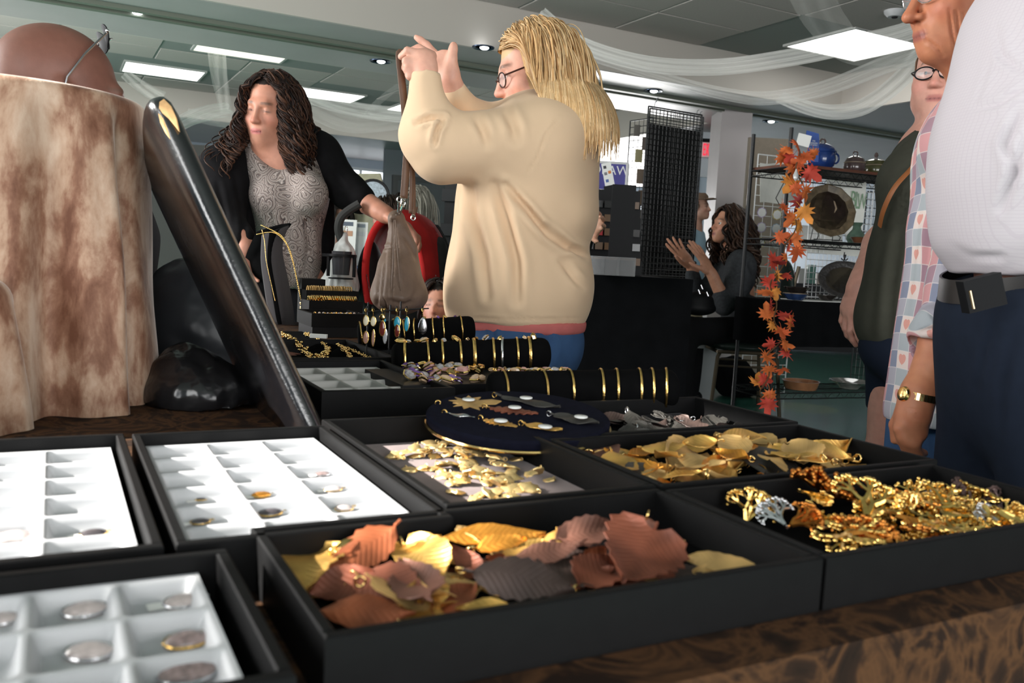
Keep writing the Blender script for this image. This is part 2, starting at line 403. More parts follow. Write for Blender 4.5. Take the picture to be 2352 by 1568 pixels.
# acoustic tiles, each one piece, with the grid showing between them
tile_me = None
def tiles(root, x0, x1, y0, y1, holes):
    global tile_me
    w, l = .62, .93
    nx = int(math.ceil((x1-x0)/l)); ny = int(math.ceil((y1-y0)/w))
    for i in range(nx):
        for j in range(ny):
            a, b_ = x1-(i+1)*l, y1-(j+1)*w
            cx, cy = a+l/2, b_+w/2
            if any(h[0]-.28 < cx < h[1]+.28 and h[2]-.2 < cy < h[3]+.2 for h in holes): continue
            if a < x0-.5 or b_ < y0-.5: continue
            v = (np.array([cx, cy, ZT])-CAM)
            if v@CF < 1 or not (-250 < proj((cx, cy, ZT))[0] < 2600 and -250 < proj((cx, cy, ZT))[1] < 700): continue
            if tile_me is None:
                g = .008; M_ = MB(); t = .012
                M_.hexa([(-l/2+g+.006, -w/2+g+.006, 0), (l/2-g-.006, -w/2+g+.006, 0), (l/2-g-.006, w/2-g-.006, 0), (-l/2+g+.006, w/2-g-.006, 0)],
                        [(-l/2+g, -w/2+g, t), (l/2-g, -w/2+g, t), (l/2-g, w/2-g, t), (-l/2+g, w/2-g, t)])
                tile_me = mesh_of('ceiling_tile', M_.v, M_.f, TILEM, False)
            o = bpy.data.objects.new('ceiling_tile', tile_me); C.objects.link(o); o.parent = root
            o.location = np.array([cx, cy, ZT])-wloc(root)
            o.rotation_euler = (RNG.normal()*.003, RNG.normal()*.003, 0)
def grid_root(x0, x1, y0, y1, name):
    o = obj(name, MB().box((x0, y0, ZT+.008), (x1, y1, ZT+.03)), mat('ceiling_grid', (.25, .27, .255), rough=.7), smooth=False); return struct(o)
PANELS = [(1.28, 2.22, 9.35, 9.92), (.72, 1.62, 11.05, 11.75), (2.72, 3.62, 11.15, 11.85), (4.15, 5.05, 11.4, 12.0), (5.72, 6.62, 5.15, 5.95)]
tiles(grid_root(X0, 7.03, Y0, 6.43, 'ceiling_grid'), X0, 7.03, Y0, 6.43, PANELS)
tiles(grid_root(X0, 6.58, 7.92, 12.58, 'ceiling_grid'), X0, 6.58, 7.92, 12.58, PANELS)
LAB = ['cream glowing recessed light panel above the curly-haired woman', 'white glowing light panel in the tiled ceiling beside the bald head',
       'white light panel over the curly-haired woman\'s shoulder, behind gauze', 'light panel half hidden by the raised handbag strap', 'large square light panel crossed by white gauze near the plaid-shirt man']
for i, (a, b_, c_, d_) in enumerate(PANELS):
    t = thing('ceiling_light', LAB[i], 'ceiling light', ((a+b_)/2, (c_+d_)/2, ZT), 'lit ceiling panels')
    f = MB(); q = .025
    for lo, hi in (((a, c_, ZT-.012), (b_, c_+q, ZT+.01)), ((a, d_-q, ZT-.012), (b_, d_, ZT+.01)), ((a, c_+q, ZT-.012), (a+q, d_-q, ZT+.01)), ((b_-q, c_+q, ZT-.012), (b_, d_-q, ZT+.01))): f.box(lo, hi)
    obj('frame', f, mat('panel_frame', (.5, .5, .48), rough=.4), t, smooth=False)
    obj('diffuser', MB().box((a+q, c_+q, ZT-.006), (b_-q, d_-q, ZT+.004)), mat('panel_glow' if i else 'panel_glow_warm', (.9, .9, .88), em=5.5 if i else 1.5, emcol=(1, 1, .97) if i else (1, .97, .80)), t, smooth=False)
for i, (px, py) in enumerate([(312, 27), (873, 140), (1110, 108), (1500, 208), (1770, 278)]):
    p = on(px, py, ZS)
    lab = ['recessed round downlight above the bald head', 'recessed downlight beside the raised hands', 'recessed downlight in front of the blonde woman\'s forehead', 'recessed downlight above the black wire panel', 'recessed downlight above the garland-wrapped pole'][i]
    t = thing('downlight', lab, 'downlight', (p[0], p[1], ZS), 'recessed downlights')
    m_ = MB(); m_.lathe([(.062, ZS-.001), (.088, ZS-.008), (.09, ZS-.001)], 20, (p[0], p[1], 0))
    obj('ring', m_, mat('downlight_ring', (.03, .05, .09), rough=.25, metal=.6), t)
    obj('bulb', MB().ball((p[0]+.01, p[1], ZS-.004), .036, 14, 8, sz=.45), mat('bulb_glow', (1, 1, 1), em=(9), emcol=(.92, .97, 1)), t)
t = thing('smoke_detector', 'round white smoke detector in the tiled ceiling by the man\'s glasses', 'smoke detector', on(2056, 25, ZT))
q = on(2056, 25, ZT); obj('cover', MB().lathe([(.0, ZT-.045), (.05, ZT-.045), (.075, ZT-.02), (.08, ZT)], 20, (q[0], q[1], 0)), WHITEP, t)
obj('sensor', MB().lathe([(.0, ZT-.055), (.02, ZT-.053), (.025, ZT-.044)], 14, (q[0], q[1], 0)), BLACKP, t)
# walls
def wall_holes(name, axis, pos, u0, u1, holes, m, th=.12, z1=3.1):
    """wall on a line x=pos or y=pos with rectangular openings (ua, ub, za, zb)"""
    mb = MB(); us = sorted(set([u0, u1]+[h[0] for h in holes]+[h[1] for h in holes])); zs = sorted(set([0, z1]+[h[2] for h in holes]+[h[3] for h in holes]))
    for i in range(len(us)-1):
        for j in range(len(zs)-1):
            cu, cz = (us[i]+us[i+1])/2, (zs[j]+zs[j+1])/2
            if any(h[0] < cu < h[1] and h[2] < cz < h[3] for h in holes): continue
            if axis == 'x': mb.box((pos-th, us[i], zs[j]), (pos, us[i+1], zs[j+1]))
            else: mb.box((us[i], pos, zs[j]), (us[i+1], pos+th, zs[j+1]))
    return struct(obj(name, mb, m, smooth=False))
SUNWIN = (1.16, 1.92, .95, 2.52)  # unseen opening, sized to shape the sun patch on the trays
wall_holes('wall_left', 'x', X0, Y0, Y1, [SUNWIN, (1.70, 2.05, 2.60, 2.73), (-2.4, .3, .9, 2.4), (2.3, 4.5, .9, 2.45), (4.8, 12.4, .9, 2.45)], WALLB)  # narrow high slit added so the sun catches the velvet stand's top
wall_holes('wall_back', 'y', Y0-.12, X0, X1, [(-1.2, 3.6, .25, 2.5)], WALLB)
slab('wall_right', (X1, Y0, 0), (X1+.12, Y1, 3.1), WALLB)
wall_holes('wall_far', 'y', Y1, X0, X1, [(4.4, 6.1, 2.02, 2.45), (9.2, 11.6, .5, 2.5)], WALLB)
def window(n, axis, pos, u0, u1, z0, z1, bars=1):
    mb = MB(); q = .05
    def B(ua, ub, za, zb, t=.05):
        if axis == 'x': mb.box((pos-.09, ua, za), (pos-.03, ub, zb))
        else: mb.box((ua, pos+.03, za), (ub, pos+.09, zb))
    B(u0, u1, z0, z0+q); B(u0, u1, z1-q, z1); B(u0, u0+q, z0+q, z1-q); B(u1-q, u1, z0+q, z1-q)
    for i in range(bars):
        c = u0+(u1-u0)*(i+1)/(bars+1); B(c-.02, c+.02, z0+q, z1-q)
    return struct(obj('window_%d' % n, mb, mat('window_frame', (.6, .62, .64), rough=.4), smooth=False))
window(1, 'x', X0, *SUNWIN, bars=0); window(2, 'x', X0, -2.4, .3, .9, 2.4, bars=2); window(6, 'x', X0, 4.8, 12.4, .9, 2.45, bars=5); window(7, 'x', X0, 2.3, 4.5, .9, 2.45, bars=1); window(3, 'y', Y1, 4.4, 6.1, 2.02, 2.45, bars=2); window(4, 'y', Y1, 9.2, 11.6, .5, 2.5, bars=2)  # the left-wall windows are unseen, added to go with the fill lamps
window(5, 'y', Y0-.12, -1.2, 3.6, .25, 2.5, bars=3)  # unseen back window, stretched low for the board edge's reflection
t = thing('roller_blind', 'grey roller blind pulled up over the lower part of the sunny window', 'blind', (X0-.02, 1.54, .95))  # unseen sheet added to block sun and bound the patch on the trays
obj('blind_cloth', MB().box((X0-.022, SUNWIN[0], .95), (X0-.014, SUNWIN[1], 2.07)), mat('blind_cloth', (.3, .3, .32), rough=.9), t, smooth=False)
obj('bottom_bar', MB().box((X0-.03, SUNWIN[0], 2.07), (X0-.008, SUNWIN[1], 2.09)), BLACKM, t, smooth=False)
# partition at the back right: exit door, corner column
P1 = at(1600, 420, 11.2)
def wallseg(name, pxa, pxb, d, z0, z1, m, th=.1, y=430):
    a = at(pxa, y, d); b_ = at(pxb, y, d); n = FH*th
    q = [(a[0], a[1]), (b_[0], b_[1]), (b_[0]+n[0], b_[1]+n[1]), (a[0]+n[0], a[1]+n[1])]
    return MB().hexa([(*p, z0) for p in q], [(*p, z1) for p in q])
struct(obj('wall_exit', wallseg('wall', 1585, 1665, 10.6, 0, ZS, WALLW), WALLW, smooth=False))
struct(obj('wall_column', wallseg('wall', 1646, 1716, 9.0, 0, ZS, WALLB, .5), PAINT, smooth=False))
d0 = wallseg('door', 1596, 1641, 10.52, 0, 2.05, WALLW, .05)
dr = struct(obj('door_1', d0, mat('door_blue', (.42, .50, .58), rough=.5), smooth=False))
obj('door_handle', MB().tube([at(1634, 520, 10.5), at(1634, 548, 10.5)], .02, 8), CHROME, dr)
fr = MB()
for a, b_ in ((1591, 1596), (1641, 1646)):
    h = wallseg('f', a, b_, 10.48, 0, 2.1, None, .1); fr.add(h.v, h.f)
h = wallseg('f', 1591, 1646, 10.48, 2.05, 2.1, None, .1); fr.add(h.v, h.f)
obj('door_frame', fr, WALLW, dr, smooth=False)
# exit sign on that wall
pz = at(1626, 345, 10.45); t = thing('exit_sign', 'red lit EXIT sign above the far doorway', 'exit sign', pz)
h = wallseg('s', 1610, 1641, 10.42, pz[2]-.088, pz[2]+.088, None, .05, 345); obj('housing', h, mat('exit_back', (.8, .75, .75), rough=.5), t, smooth=False)
h = wallseg('s', 1610, 1641, 10.40, pz[2]+.088, pz[2]+.13, None, .09, 345); obj('mount', h, BLACKP, t, smooth=False)
text('EXIT', .205, mat('exit_red', (.8, .02, .05), em=.9, emcol=(1, .03, .08)), t, at(1626.5, 345, 10.40), RH, ZH, 'lettering', .003, xs=.30)
# dark door and its wall at the far left
Yd = 13.6
slab('wall_stub', (4.75, Yd, 0), (6.5, Yd+.1, 2.6), mat('stub_grey', (.20, .22, .24), rough=.7))
dd = slab('door_2', (4.95, Yd-.05, 0), (5.95, Yd-.002, 2.12), mat('door_grey', (.11, .12, .125), rough=.5))
f = MB(); f.box((4.87, Yd-.07, 0), (4.95, Yd, 2.2)); f.box((5.95, Yd-.07, 0), (6.03, Yd, 2.2)); f.box((4.95, Yd-.07, 2.12), (5.95, Yd, 2.2)); obj('door_frame', f, mat('frame_grey', (.09, .09, .09), rough=.5), dd, smooth=False)
obj('door_handle', MB().box((5.02, Yd-.12, .95), (5.16, Yd-.05, .99)), CHROME, dd, smooth=False)
slab('wall_inset', (6.5, Yd, 0), (7.3, Yd+.1, 2.6), mat('inset_blue', (.30, .33, .37), rough=.7))
# ------------------------------------------------------------------ white gauze swags under the ceiling
def m_tulle(m, nt, b):
    tc = nt.nodes.new('ShaderNodeUVMap'); sp = N(nt, 'ShaderNodeSeparateXYZ'); nt.links.new(tc.outputs[0], sp.inputs[0])
    mp = N(nt, 'ShaderNodeMapping'); mp.inputs['Scale'].default_value = (3, 26, 1); nt.links.new(tc.outputs[0], mp.inputs[0])
    n = noise(nt, mp.outputs[0], 1.0, 2, .5)
    a = N(nt, 'ShaderNodeAttribute', attribute_name='Col')
    fac = mth(nt, 'MULTIPLY', mth(nt, 'MULTIPLY_ADD', n, .9, .12), a.outputs['Fac'])
    b.inputs['Base Color'].default_value = (.92, .92, .88, 1); b.inputs['Roughness'].default_value = .9
    tl = N(nt, 'ShaderNodeBsdfTranslucent'); tl.inputs[0].default_value = (.9, .9, .87, 1)
    m1 = N(nt, 'ShaderNodeMixShader', i_0=.55); nt.links.new(b.outputs[0], m1.inputs[1]); nt.links.new(tl.outputs[0], m1.inputs[2])
    tr = N(nt, 'ShaderNodeBsdfTransparent'); m2 = N(nt, 'ShaderNodeMixShader'); nt.links.new(fac, m2.inputs[0]); nt.links.new(tr.outputs[0], m2.inputs[1]); nt.links.new(m1.outputs[0], m2.inputs[2])
    nt.links.new(m2.outputs[0], nt.nodes['Material Output'].inputs[0])
TULLE = custom('tulle', m_tulle)
def swag(label, pts, wid, den, turns=1.2, n=40):
    """a strip of gauze gathered into soft pleats along a hanging line; pts = (x, y, distance) samples"""
    P = smooth_path([at(*p) for p in pts], n); m_ = 17
    G = np.zeros((n, m_, 3)); T = np.gradient(P, axis=0); T /= np.linalg.norm(T, axis=1, keepdims=True)
    for i in range(n):
        s = np.cross(T[i], FH); s = nrm(s); q = np.cross(T[i], s)
        w_ = wid[0]+(wid[1]-wid[0])*i/(n-1) if hasattr(wid, '__len__') else wid
        for j in range(m_):
            u = j/(m_-1)-.5; G[i, j] = P[i]+s*u*w_+q*.022*math.sin(u*PI*4+i*.12)*(w_/.3)
    v = G.reshape(-1, 3); f = [(i*m_+j, i*m_+j+1, (i+1)*m_+j+1, (i+1)*m_+j) for i in range(n-1) for j in range(m_-1)]
    o = obj('gauze_swag', (v, f), TULLE, col=np.full((len(v), 3), den)*1.0, angle=None)
    uv = o.data.uv_layers.new(name='UVMap'); L = np.array([(i, j) for i in range(n) for j in range(m_)], float)/np.array([n-1, m_-1])
    idx = np.zeros(len(o.data.loops), np.int32); o.data.loops.foreach_get('vertex_index', idx); uv.data.foreach_set('uv', L[idx].astype(np.float32).ravel())
    return tag(o, label, 'drapery', 'white gauze swags under the ceiling')
swag('white gauze swag sweeping from the blonde woman\'s hair to the square light', [(1240, 30, 6.2), (1330, 100, 6.1), (1480, 146, 6.0), (1640, 155, 5.9), (1800, 135, 5.7), (1930, 108, 5.5), (2110, 62, 5.3), (2200, -20, 5.1), (2300, -120, 4.9)], (.105, .12), 1.0)
swag('thin gauze swag curving below the big swag to the square light', [(1330, 120, 6.6), (1560, 190, 6.4), (1680, 219, 6.2), (1760, 226, 6.1), (1880, 207, 5.9), (2010, 158, 5.6), (2125, 105, 5.4), (2220, 0, 5.2), (2310, -100, 4.95)], (.075, .13), .6)
swag('lowest bright gauze swag hanging over the pottery rack', [(1790, 222, 6.3), (1850, 246, 6.2), (1915, 258, 6.1), (1985, 244, 5.9), (2060, 190, 5.7), (2130, 110, 5.5), (2230, 0, 5.3), (2340, -85, 4.9)], (.09, .14), 1.0)
swag('wide sheer gauze panel hanging from the top edge above the square light', [(1850, -60, 4.9), (1880, 20, 5.1), (1915, 75, 5.3), (1960, 110, 5.4), (2060, 125, 5.4), (2130, 120, 5.4)], (.30, .14), .30)
swag('sheer gauze tail falling from the cream light panel', [(497, 105, 9.0), (503, 165, 9.0), (512, 220, 9.0), (520, 262, 9.0)], (.20, .12), .42)
swag('gauze swag running from the black board to the curly-haired woman', [(400, 292, 8.4), (440, 272, 8.6), (490, 256, 8.8), (530, 250, 9.0)], (.16, .16), .62)
swag('slack gauze fold behind the curly-haired woman\'s hair', [(430, 262, 8.8), (490, 275, 8.9), (550, 285, 9.0), (620, 285, 9.0)], .12, .4)
swag('gauze swag sagging under the light panel towards the beige sleeve', [(670, 205, 9.4), (740, 232, 9.2), (820, 252, 9.0), (900, 262, 8.8), (1000, 268, 8.6)], (.14, .16), .75)
swag('loose sheer gauze fold under the light panel', [(690, 215, 9.5), (730, 255, 9.4), (800, 282, 9.2), (880, 280, 9.0), (960, 262, 8.8), (1050, 200, 8.8), (1120, 100, 8.9)], (.22, .18), .34)
swag('sheer gauze tie rising to the half hidden light panel', [(840, 262, 8.9), (880, 225, 9.1), (915, 198, 9.3), (950, 175, 9.5)], .07, .35)
swag('sheer gauze scarf falling beside the bald head', [(285, 168, 8.6), (310, 188, 8.6), (340, 208, 8.6), (375, 226, 8.6)], (.10, .14), .5)
# ------------------------------------------------------------------ people
def J(x, y, d): return at(x, y, d)
def head(S, c, fwd, up, s=1.0, nose=1.0, jaw=1.0, neck=None, ears=True):
    f = nrm(fwd); r = nrm(np.cross(f, up)); u = np.cross(r, f); M = mat3(r, f, u); c = np.asarray(c, float)
    L = lambda *p: c+M@(np.array(p)*s)
    S.ell(L(0, -.018, .038), np.array((.074, .097, .088))*s, M, .02)
    S.ell(L(0, .022, -.038), np.array((.061*jaw, .070, .080))*s, M, .035*s)
    S.ell(L(0, .045, -.080), np.array((.042*jaw, .042, .036))*s, M, .03*s)
    S.ell(L(0, .073, -.103), np.array((.022*jaw, .019, .017))*s, M, .022*s)
    for q in (-1, 1):
        S.ell(L(q*.040, .052, -.030), np.array((.024, .026, .022))*s, M, .03*s)
        S.ell(L(q*.050*jaw, .005, -.072), np.array((.02, .03, .028))*s, M, .03*s)
    S.cap(L(-.032, .079, .022), L(.032, .079, .022), .010*s, .010*s, .022*s)
    for q in (-1, 1):
        S.ell(L(q*.031, .098, .001), np.array((.018, .018, .013))*s, M, .014*s, -1)
        S.ell(L(q*.031, .072, -.001), np.array((.0155, .0165, .013))*s, M, .006*s)
        S.cap(L(q*.018, .0868, -.0005), L(q*.044, .080, -.002), .0016*s, .0012*s, .002*s, -1)
    S.cap(L(0, .088, .010), L(0, .106*(.5+.5*nose), -.030), .0075*s, .0105*s, .012*s)
    S.ell(L(0, .108*(.5+.5*nose), -.036), np.array((.0125, .0125, .010))*s, M, .008*s)
    for q in (-1, 1): S.ell(L(q*.013, .098, -.038), np.array((.0085, .010, .007))*s, M, .006*s)
    S.ell(L(0, .078, -.070), np.array((.026, .016, .020))*s, M, .02*s)
    S.cap(L(-.017, .0885, -.0665), L(.017, .0885, -.0665), .0050*s, .0050*s, .009*s)
    S.cap(L(-.015, .0880, -.0775), L(.015, .0880, -.0775), .0058*s, .0058*s, .009*s)
    S.cap(L(-.023, .0925, -.0722), L(.023, .0925, -.0722), .0018*s, .0018*s, .003*s, -1)
    if ears:
        for q in (-1, 1):
            S.ell(L(q*.075, -.012, -.004), np.array((.011, .019, .031))*s, M, .008*s)
            S.ell(L(q*.070, .000, -.026), np.array((.009, .010, .012))*s, M, .006*s)
            S.ell(L(q*.086, -.008, .0), np.array((.006, .009, .017))*s, M, .006*s, -1)
    if neck is not None:
        S.cap(L(0, -.030, -.060), neck, .054*s, .060*s, .03)
    return dict(c=c, M=M, s=s, L=L, r=r, f=f, u=u)
def paint(V, base, heads=(), mott=.08, seed=0, hairline=None, hcol=None, lip=(.42, .14, .12), brow=(.12, .07, .05)):
    base = np.array(base); col = np.tile(base, (len(V), 1)); r = np.random.default_rng(seed)
    n = sum(np.sin(V@(r.normal(size=3)*(60+30*i))+r.uniform(0, 6)) for i in range(6))/6
    col = col*(1+mott*n[:, None]*np.array([.6, 1.2, 1.2]))
    for hd in heads:
        q = ((V-hd['c'])@hd['M'])/hd['s']; x, y, z = q[:, 0], q[:, 1], q[:, 2]
        def g(cx, cy_, cz, sx, sy, sz): return np.exp(-(((np.abs(x)-cx)/sx)**2+((y-cy_)/sy)**2+((z-cz)/sz)**2))
        red = g(.042, .06, -.035, .022, .05, .02)+g(0, .11, -.035, .014, .03, .014)
        col = col*(1-np.clip(red, 0, 1)[:, None]*np.array([.02, .22, .22]))
        lp = np.clip(1.3*np.exp(-(np.abs(x)/.021)**6-((z+.072)/.0095)**4)*(y > .078), 0, 1)[:, None]; col = col*(1-lp)+np.array(lip)*lp
        gr = np.exp(-(np.abs(x)/.023)**6-((z+.0722)/.0016)**2)[:, None]*(y > .078)[:, None]*.8; col = col*(1-gr)+np.array([.10, .03, .03])*gr
        bz = .0225+.004*np.cos((np.abs(x)-.03)*60)
        bw = np.clip(1.2*np.exp(-((np.abs(x)-.031)/.017)**6-((z-bz)/.0045)**4)*(y > .05), 0, 1)[:, None]*.8; col = col*(1-bw)+np.array(brow)*bw
        ls = np.clip(1.2*np.exp(-((np.abs(x)-.031)/.016)**6-((z+.0005+.25*np.abs(np.abs(x)-.031)*.2)/.0022)**2)*(y > .06), 0, 1)[:, None]*.85; col = col*(1-ls)+np.array([.05, .03, .03])*ls
        if hairline is not None:
            hm = hairline(x, y, z)[:, None]; col = col*(1-hm)+np.array(hcol)*hm
    return np.clip(col, 0, 1)
def eyes(hd, parent, iris=(.10, .06, .04)):
    for q in (-1, 1):
        c = hd['L'](q*.031, .0745, -.0012); b = MB(); b.ball(c, .0128*hd['s'], 16, 12)
        v = np.array(b.v); d = (v-c)@hd['f']/(.0128*hd['s']); col = np.where(d[:, None] > .95, [.01, .01, .01], np.where(d[:, None] > .82, iris, [.72, .68, .64]))
        obj('eye', b, mat('eye', attr=True, rough=.12), parent, col=col, angle=None)
def glasses(hd, parent, m, rim=.0014, w=.024, h=.017, drop=0.0, half=False, lens=True):
    L = hd['L']; b = MB()
    for q in (-1, 1):
        pts = [L(q*(.031+w*math.cos(a)*1.0), .101-.010*abs(math.cos(a)*w+.031*1)/.055*1.2, -.003-drop+h*math.sin(a)) for a in np.linspace(0, 2*PI, 25)[:-1]]
        b.tube(pts, rim*hd['s'], 6, closed=True)
        b.tube([L(q*.055, .090, .004-drop), L(q*.072, .06, .006-drop), L(q*.078, -.005, .010), L(q*.079, -.02, -.004)], rim*1.1*hd['s'], 6)
        if lens:
            c = L(q*.031, .0985, -.003-drop); l = MB(); l.add([c]+pts, [(0, i+1, (i+1) % 24+1) for i in range(24)]); obj('lens', l, mat('lens', (.9, .92, .95), rough=.02, alpha=.18, spec=.8), parent)
    b.tube([L(-.009, .102, 0-drop), L(0, .106, .003-drop), L(.009, .102, 0-drop)], rim*hd['s'], 6)
    return obj('glasses', b, m, parent)
def hand(S, wrist, f, n, side, s=1.0, curls=(.4, .4, .4, .4), thumb=(.7, .3), spread=.10, r=1.0, k=.008):
    """wrist point, finger direction f, palm normal n (out of the palm), side = thumb side (+1/-1 along f x n)"""
    f = nrm(f); n = nrm(n-f*(np.dot(n, f))); t = np.cross(f, n)*side
    W = np.asarray(wrist, float); P = lambda a, b, c: W+(f*a+t*b+n*c)*s
    S.ell(P(.048, 0, 0), np.array((.052, .040, .0155))*s, mat3(f, t, n), .012)
    S.ell(P(.030, .026, .006), np.array((.030, .018, .015))*s, mat3(f, t, n), .012)
    S.cap(P(-.03, 0, 0), P(.02, 0, 0), .024*s, .022*s, .015)
    base = [(.092, .029), (.097, .010), (.092, -.010), (.082, -.028)]; ln = [(.040, .024, .020), (.044, .027, .021), (.041, .025, .020), (.032, .019, .018)]
    for i in range(4):
        a = P(base[i][0]-.012, base[i][1], 0); d = nrm(f+t*spread*(1.5-i)); ang = 0; rr = (.0092, .0095, .0090, .0080)[i]*s*r
        for j in range(3):
            ang += curls[i]*(.8, 1.1, .7)[j]; dd = d*math.cos(ang)+n*math.sin(ang)
            b = a+dd*(ln[i][j]+(.012 if j == 0 else 0))*s; S.cap(a, b, rr*(1-.07*j), rr*(1-.07*(j+1)), k); a = b
    a = P(.020, .030, .006); d = nrm(f*.75+t*thumb[0]+n*thumb[1])
    b = a+d*.036*s; S.cap(a, b, .0125*s, .0105*s, .012); d2 = nrm(d*.85+f*.3+n*.25); c = b+d2*.032*s; S.cap(b, c, .0105*s, .0095*s, k); S.cap(c, c+nrm(d2+f*.3)*.022*s, .0092*s, .0078*s, k)
def strands(name, hd, n, length, parent, cols, r=.0032, ylim=None, yside=0, lv=.35, cv_=.5, curl=0., freq=40., part=.0, fz=.60, gr=.16, coll=(), seed=1, K=22, face=.062, volume=1.06, sides=4, back=.25, rscale=1.0, minz=-.35, fy=.42, wob=.05):
    g = np.random.default_rng(seed); s = hd['s']; R3 = np.array((.078, .101, .092))*s*volume; c = hd['L'](0, -.018, .038); M = hd['M']
    D = []
    while len(D) < n:
        v = g.normal(size=3); v /= np.linalg.norm(v)
        if v[2] < minz or (v[1] > fy and v[2] < fz): continue
        D.append(v)
    D = np.array(D); P = D*R3; sg = np.where(D[:, 0] > part, 1.0, -1.0)
    dirs = np.stack([sg*1.0, -back*np.ones(n)-.3*(D[:, 1] < 0), -.15*np.ones(n)], 1); dirs += g.normal(size=(n, 3))*.12
    down = M.T@np.array([0, 0, -1.0]); ds = length/K*(1-lv*.6+lv*g.random(n))[:, None]
    lay = (1+.10*g.random(n)**2)[:, None]
    out = [P.copy()]
    for i in range(K):
        dirs = dirs/(np.linalg.norm(dirs, axis=1, keepdims=True)+1e-9)
        dirs = dirs*(1-gr)+down*gr+g.normal(size=(n, 3))*wob; P = P+dirs/(np.linalg.norm(dirs, axis=1, keepdims=True)+1e-9)*ds
        q = np.linalg.norm(P/(R3*lay), axis=1); m = q < 1; P[m] /= q[m][:, None]
        m = (P[:, 1] > .02*s) & (P[:, 2] < .040*s) & (np.abs(P[:, 0]) < face*s); P[m, 0] = np.sign(P[m, 0]+1e-6)*face*s
        if ylim is not None: m = (P[:, 1] > ylim*s) & (P[:, 2] < .062*s) & ((P[:, 0]*yside > 0) | (yside == 0)); P[m, 1] = ylim*s+(P[m, 1]-ylim*s)*.55
        if coll:
            Wp = c+P@M.T
            for a, b, rad in coll:
                ab = b-a; t = np.clip(((Wp-a)@ab)/(ab@ab), 0, 1); dv = Wp-a-t[:, None]*ab; dl = np.linalg.norm(dv, axis=1); m = dl < rad
                Wp[m] += dv[m]/(dl[m][:, None]+1e-9)*(rad-dl[m])[:, None]
            P = (Wp-c)@M
        out.append(P.copy())
    T = np.stack(out, 1)                                # n, K+1, 3 local
    Wd = c+T@M.T; k = K+1; u = np.linspace(0, 1, k)
    if curl:
        ph = g.uniform(0, 6.28, n)[:, None]; fr = (freq*(.7+.6*g.random(n)))[:, None]; am = curl*(np.clip(u*2.2-.1, 0, 1))[None, :]*(.6+.8*g.random(n))[:, None]
        a_ = ph+fr*u[None, :]*length
        Wd = Wd+am[..., None]*(np.cos(a_)[..., None]*RH+np.sin(a_)[..., None]*(FH*.8+ZH*.3))
    tang = np.gradient(Wd, axis=1); tang /= np.linalg.norm(tang, axis=2, keepdims=True)+1e-9
    U = np.cross(tang, FH+.1); U /= np.linalg.norm(U, axis=2, keepdims=True)+1e-9; V_ = np.cross(tang, U)
    rad = r*rscale*(.35+.65*np.sin(PI*np.clip(u*.86+.12, 0, 1)))[None, :, None]*(.6+.8*g.random(n))[:, None, None]
    ring = [Wd+rad*(U*math.cos(2*PI*j/sides)+V_*math.sin(2*PI*j/sides)) for j in range(sides)]
    V = np.stack(ring, 2).reshape(-1, 3)
    i, t, j = np.meshgrid(np.arange(n), np.arange(k-1), np.arange(sides), indexing='ij'); id_ = lambda a, b, d: (a*k+b)*sides+d % sides
    Q = np.stack([id_(i, t, j), id_(i, t, j+1), id_(i, t+1, j+1), id_(i, t+1, j)], -1).reshape(-1, 4)
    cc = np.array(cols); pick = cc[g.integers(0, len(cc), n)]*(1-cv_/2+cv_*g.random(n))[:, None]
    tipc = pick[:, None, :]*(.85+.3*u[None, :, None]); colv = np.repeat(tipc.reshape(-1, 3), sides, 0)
    return obj(name, (V, Q), HAIRM, parent, col=np.clip(colv, 0, 1), angle=None)
def solid(name, S, h, m, parent, creases=None, wr=None, col=None, it=1, base=None, heads=(), **kw):
    V, Q = S.mesh(h)
    if it: V = relax(V, Q, it)
    if wr: V = wrinkle(V, Q, *wr)
    if creases: V = folds(V, Q, creases)
    if base is not None: col = paint(V, base, heads, **kw)
    return obj(name, (V, Q), m, parent, col=col, angle=None)
def garment(name, col, rough=.9, **kw): return mat(name, col, rough=rough, spec=.15, **kw)
def shoe_pair(parent, pts, fwd, m):
    for p in pts:
        S = SDF(); f = nrm(np.array([fwd[0], fwd[1], 0])); S.cap(np.array([p[0], p[1], .045])-f*.05, np.array([p[0], p[1], .03])+f*.12, .045, .03, .03); S.plane((0, 0, .002), (0, 0, -1))
        solid('shoe', S, .012, m, parent)
def legs(S, hipc, feet, r0, r1, k=.05, knees=None):
    for i, p in enumerate(feet):
        hp = np.array(hipc)+(np.array([p[0], p[1], 0])-np.array([hipc[0], hipc[1], 0]))*.7; kn = (hp+np.array([p[0], p[1], .06]))/2 if knees is None else knees[i]
        S.cap(hp, kn, r0, (r0+r1)/2, k); S.cap(kn, (p[0], p[1], .07), (r0+r1)/2, r1, k)

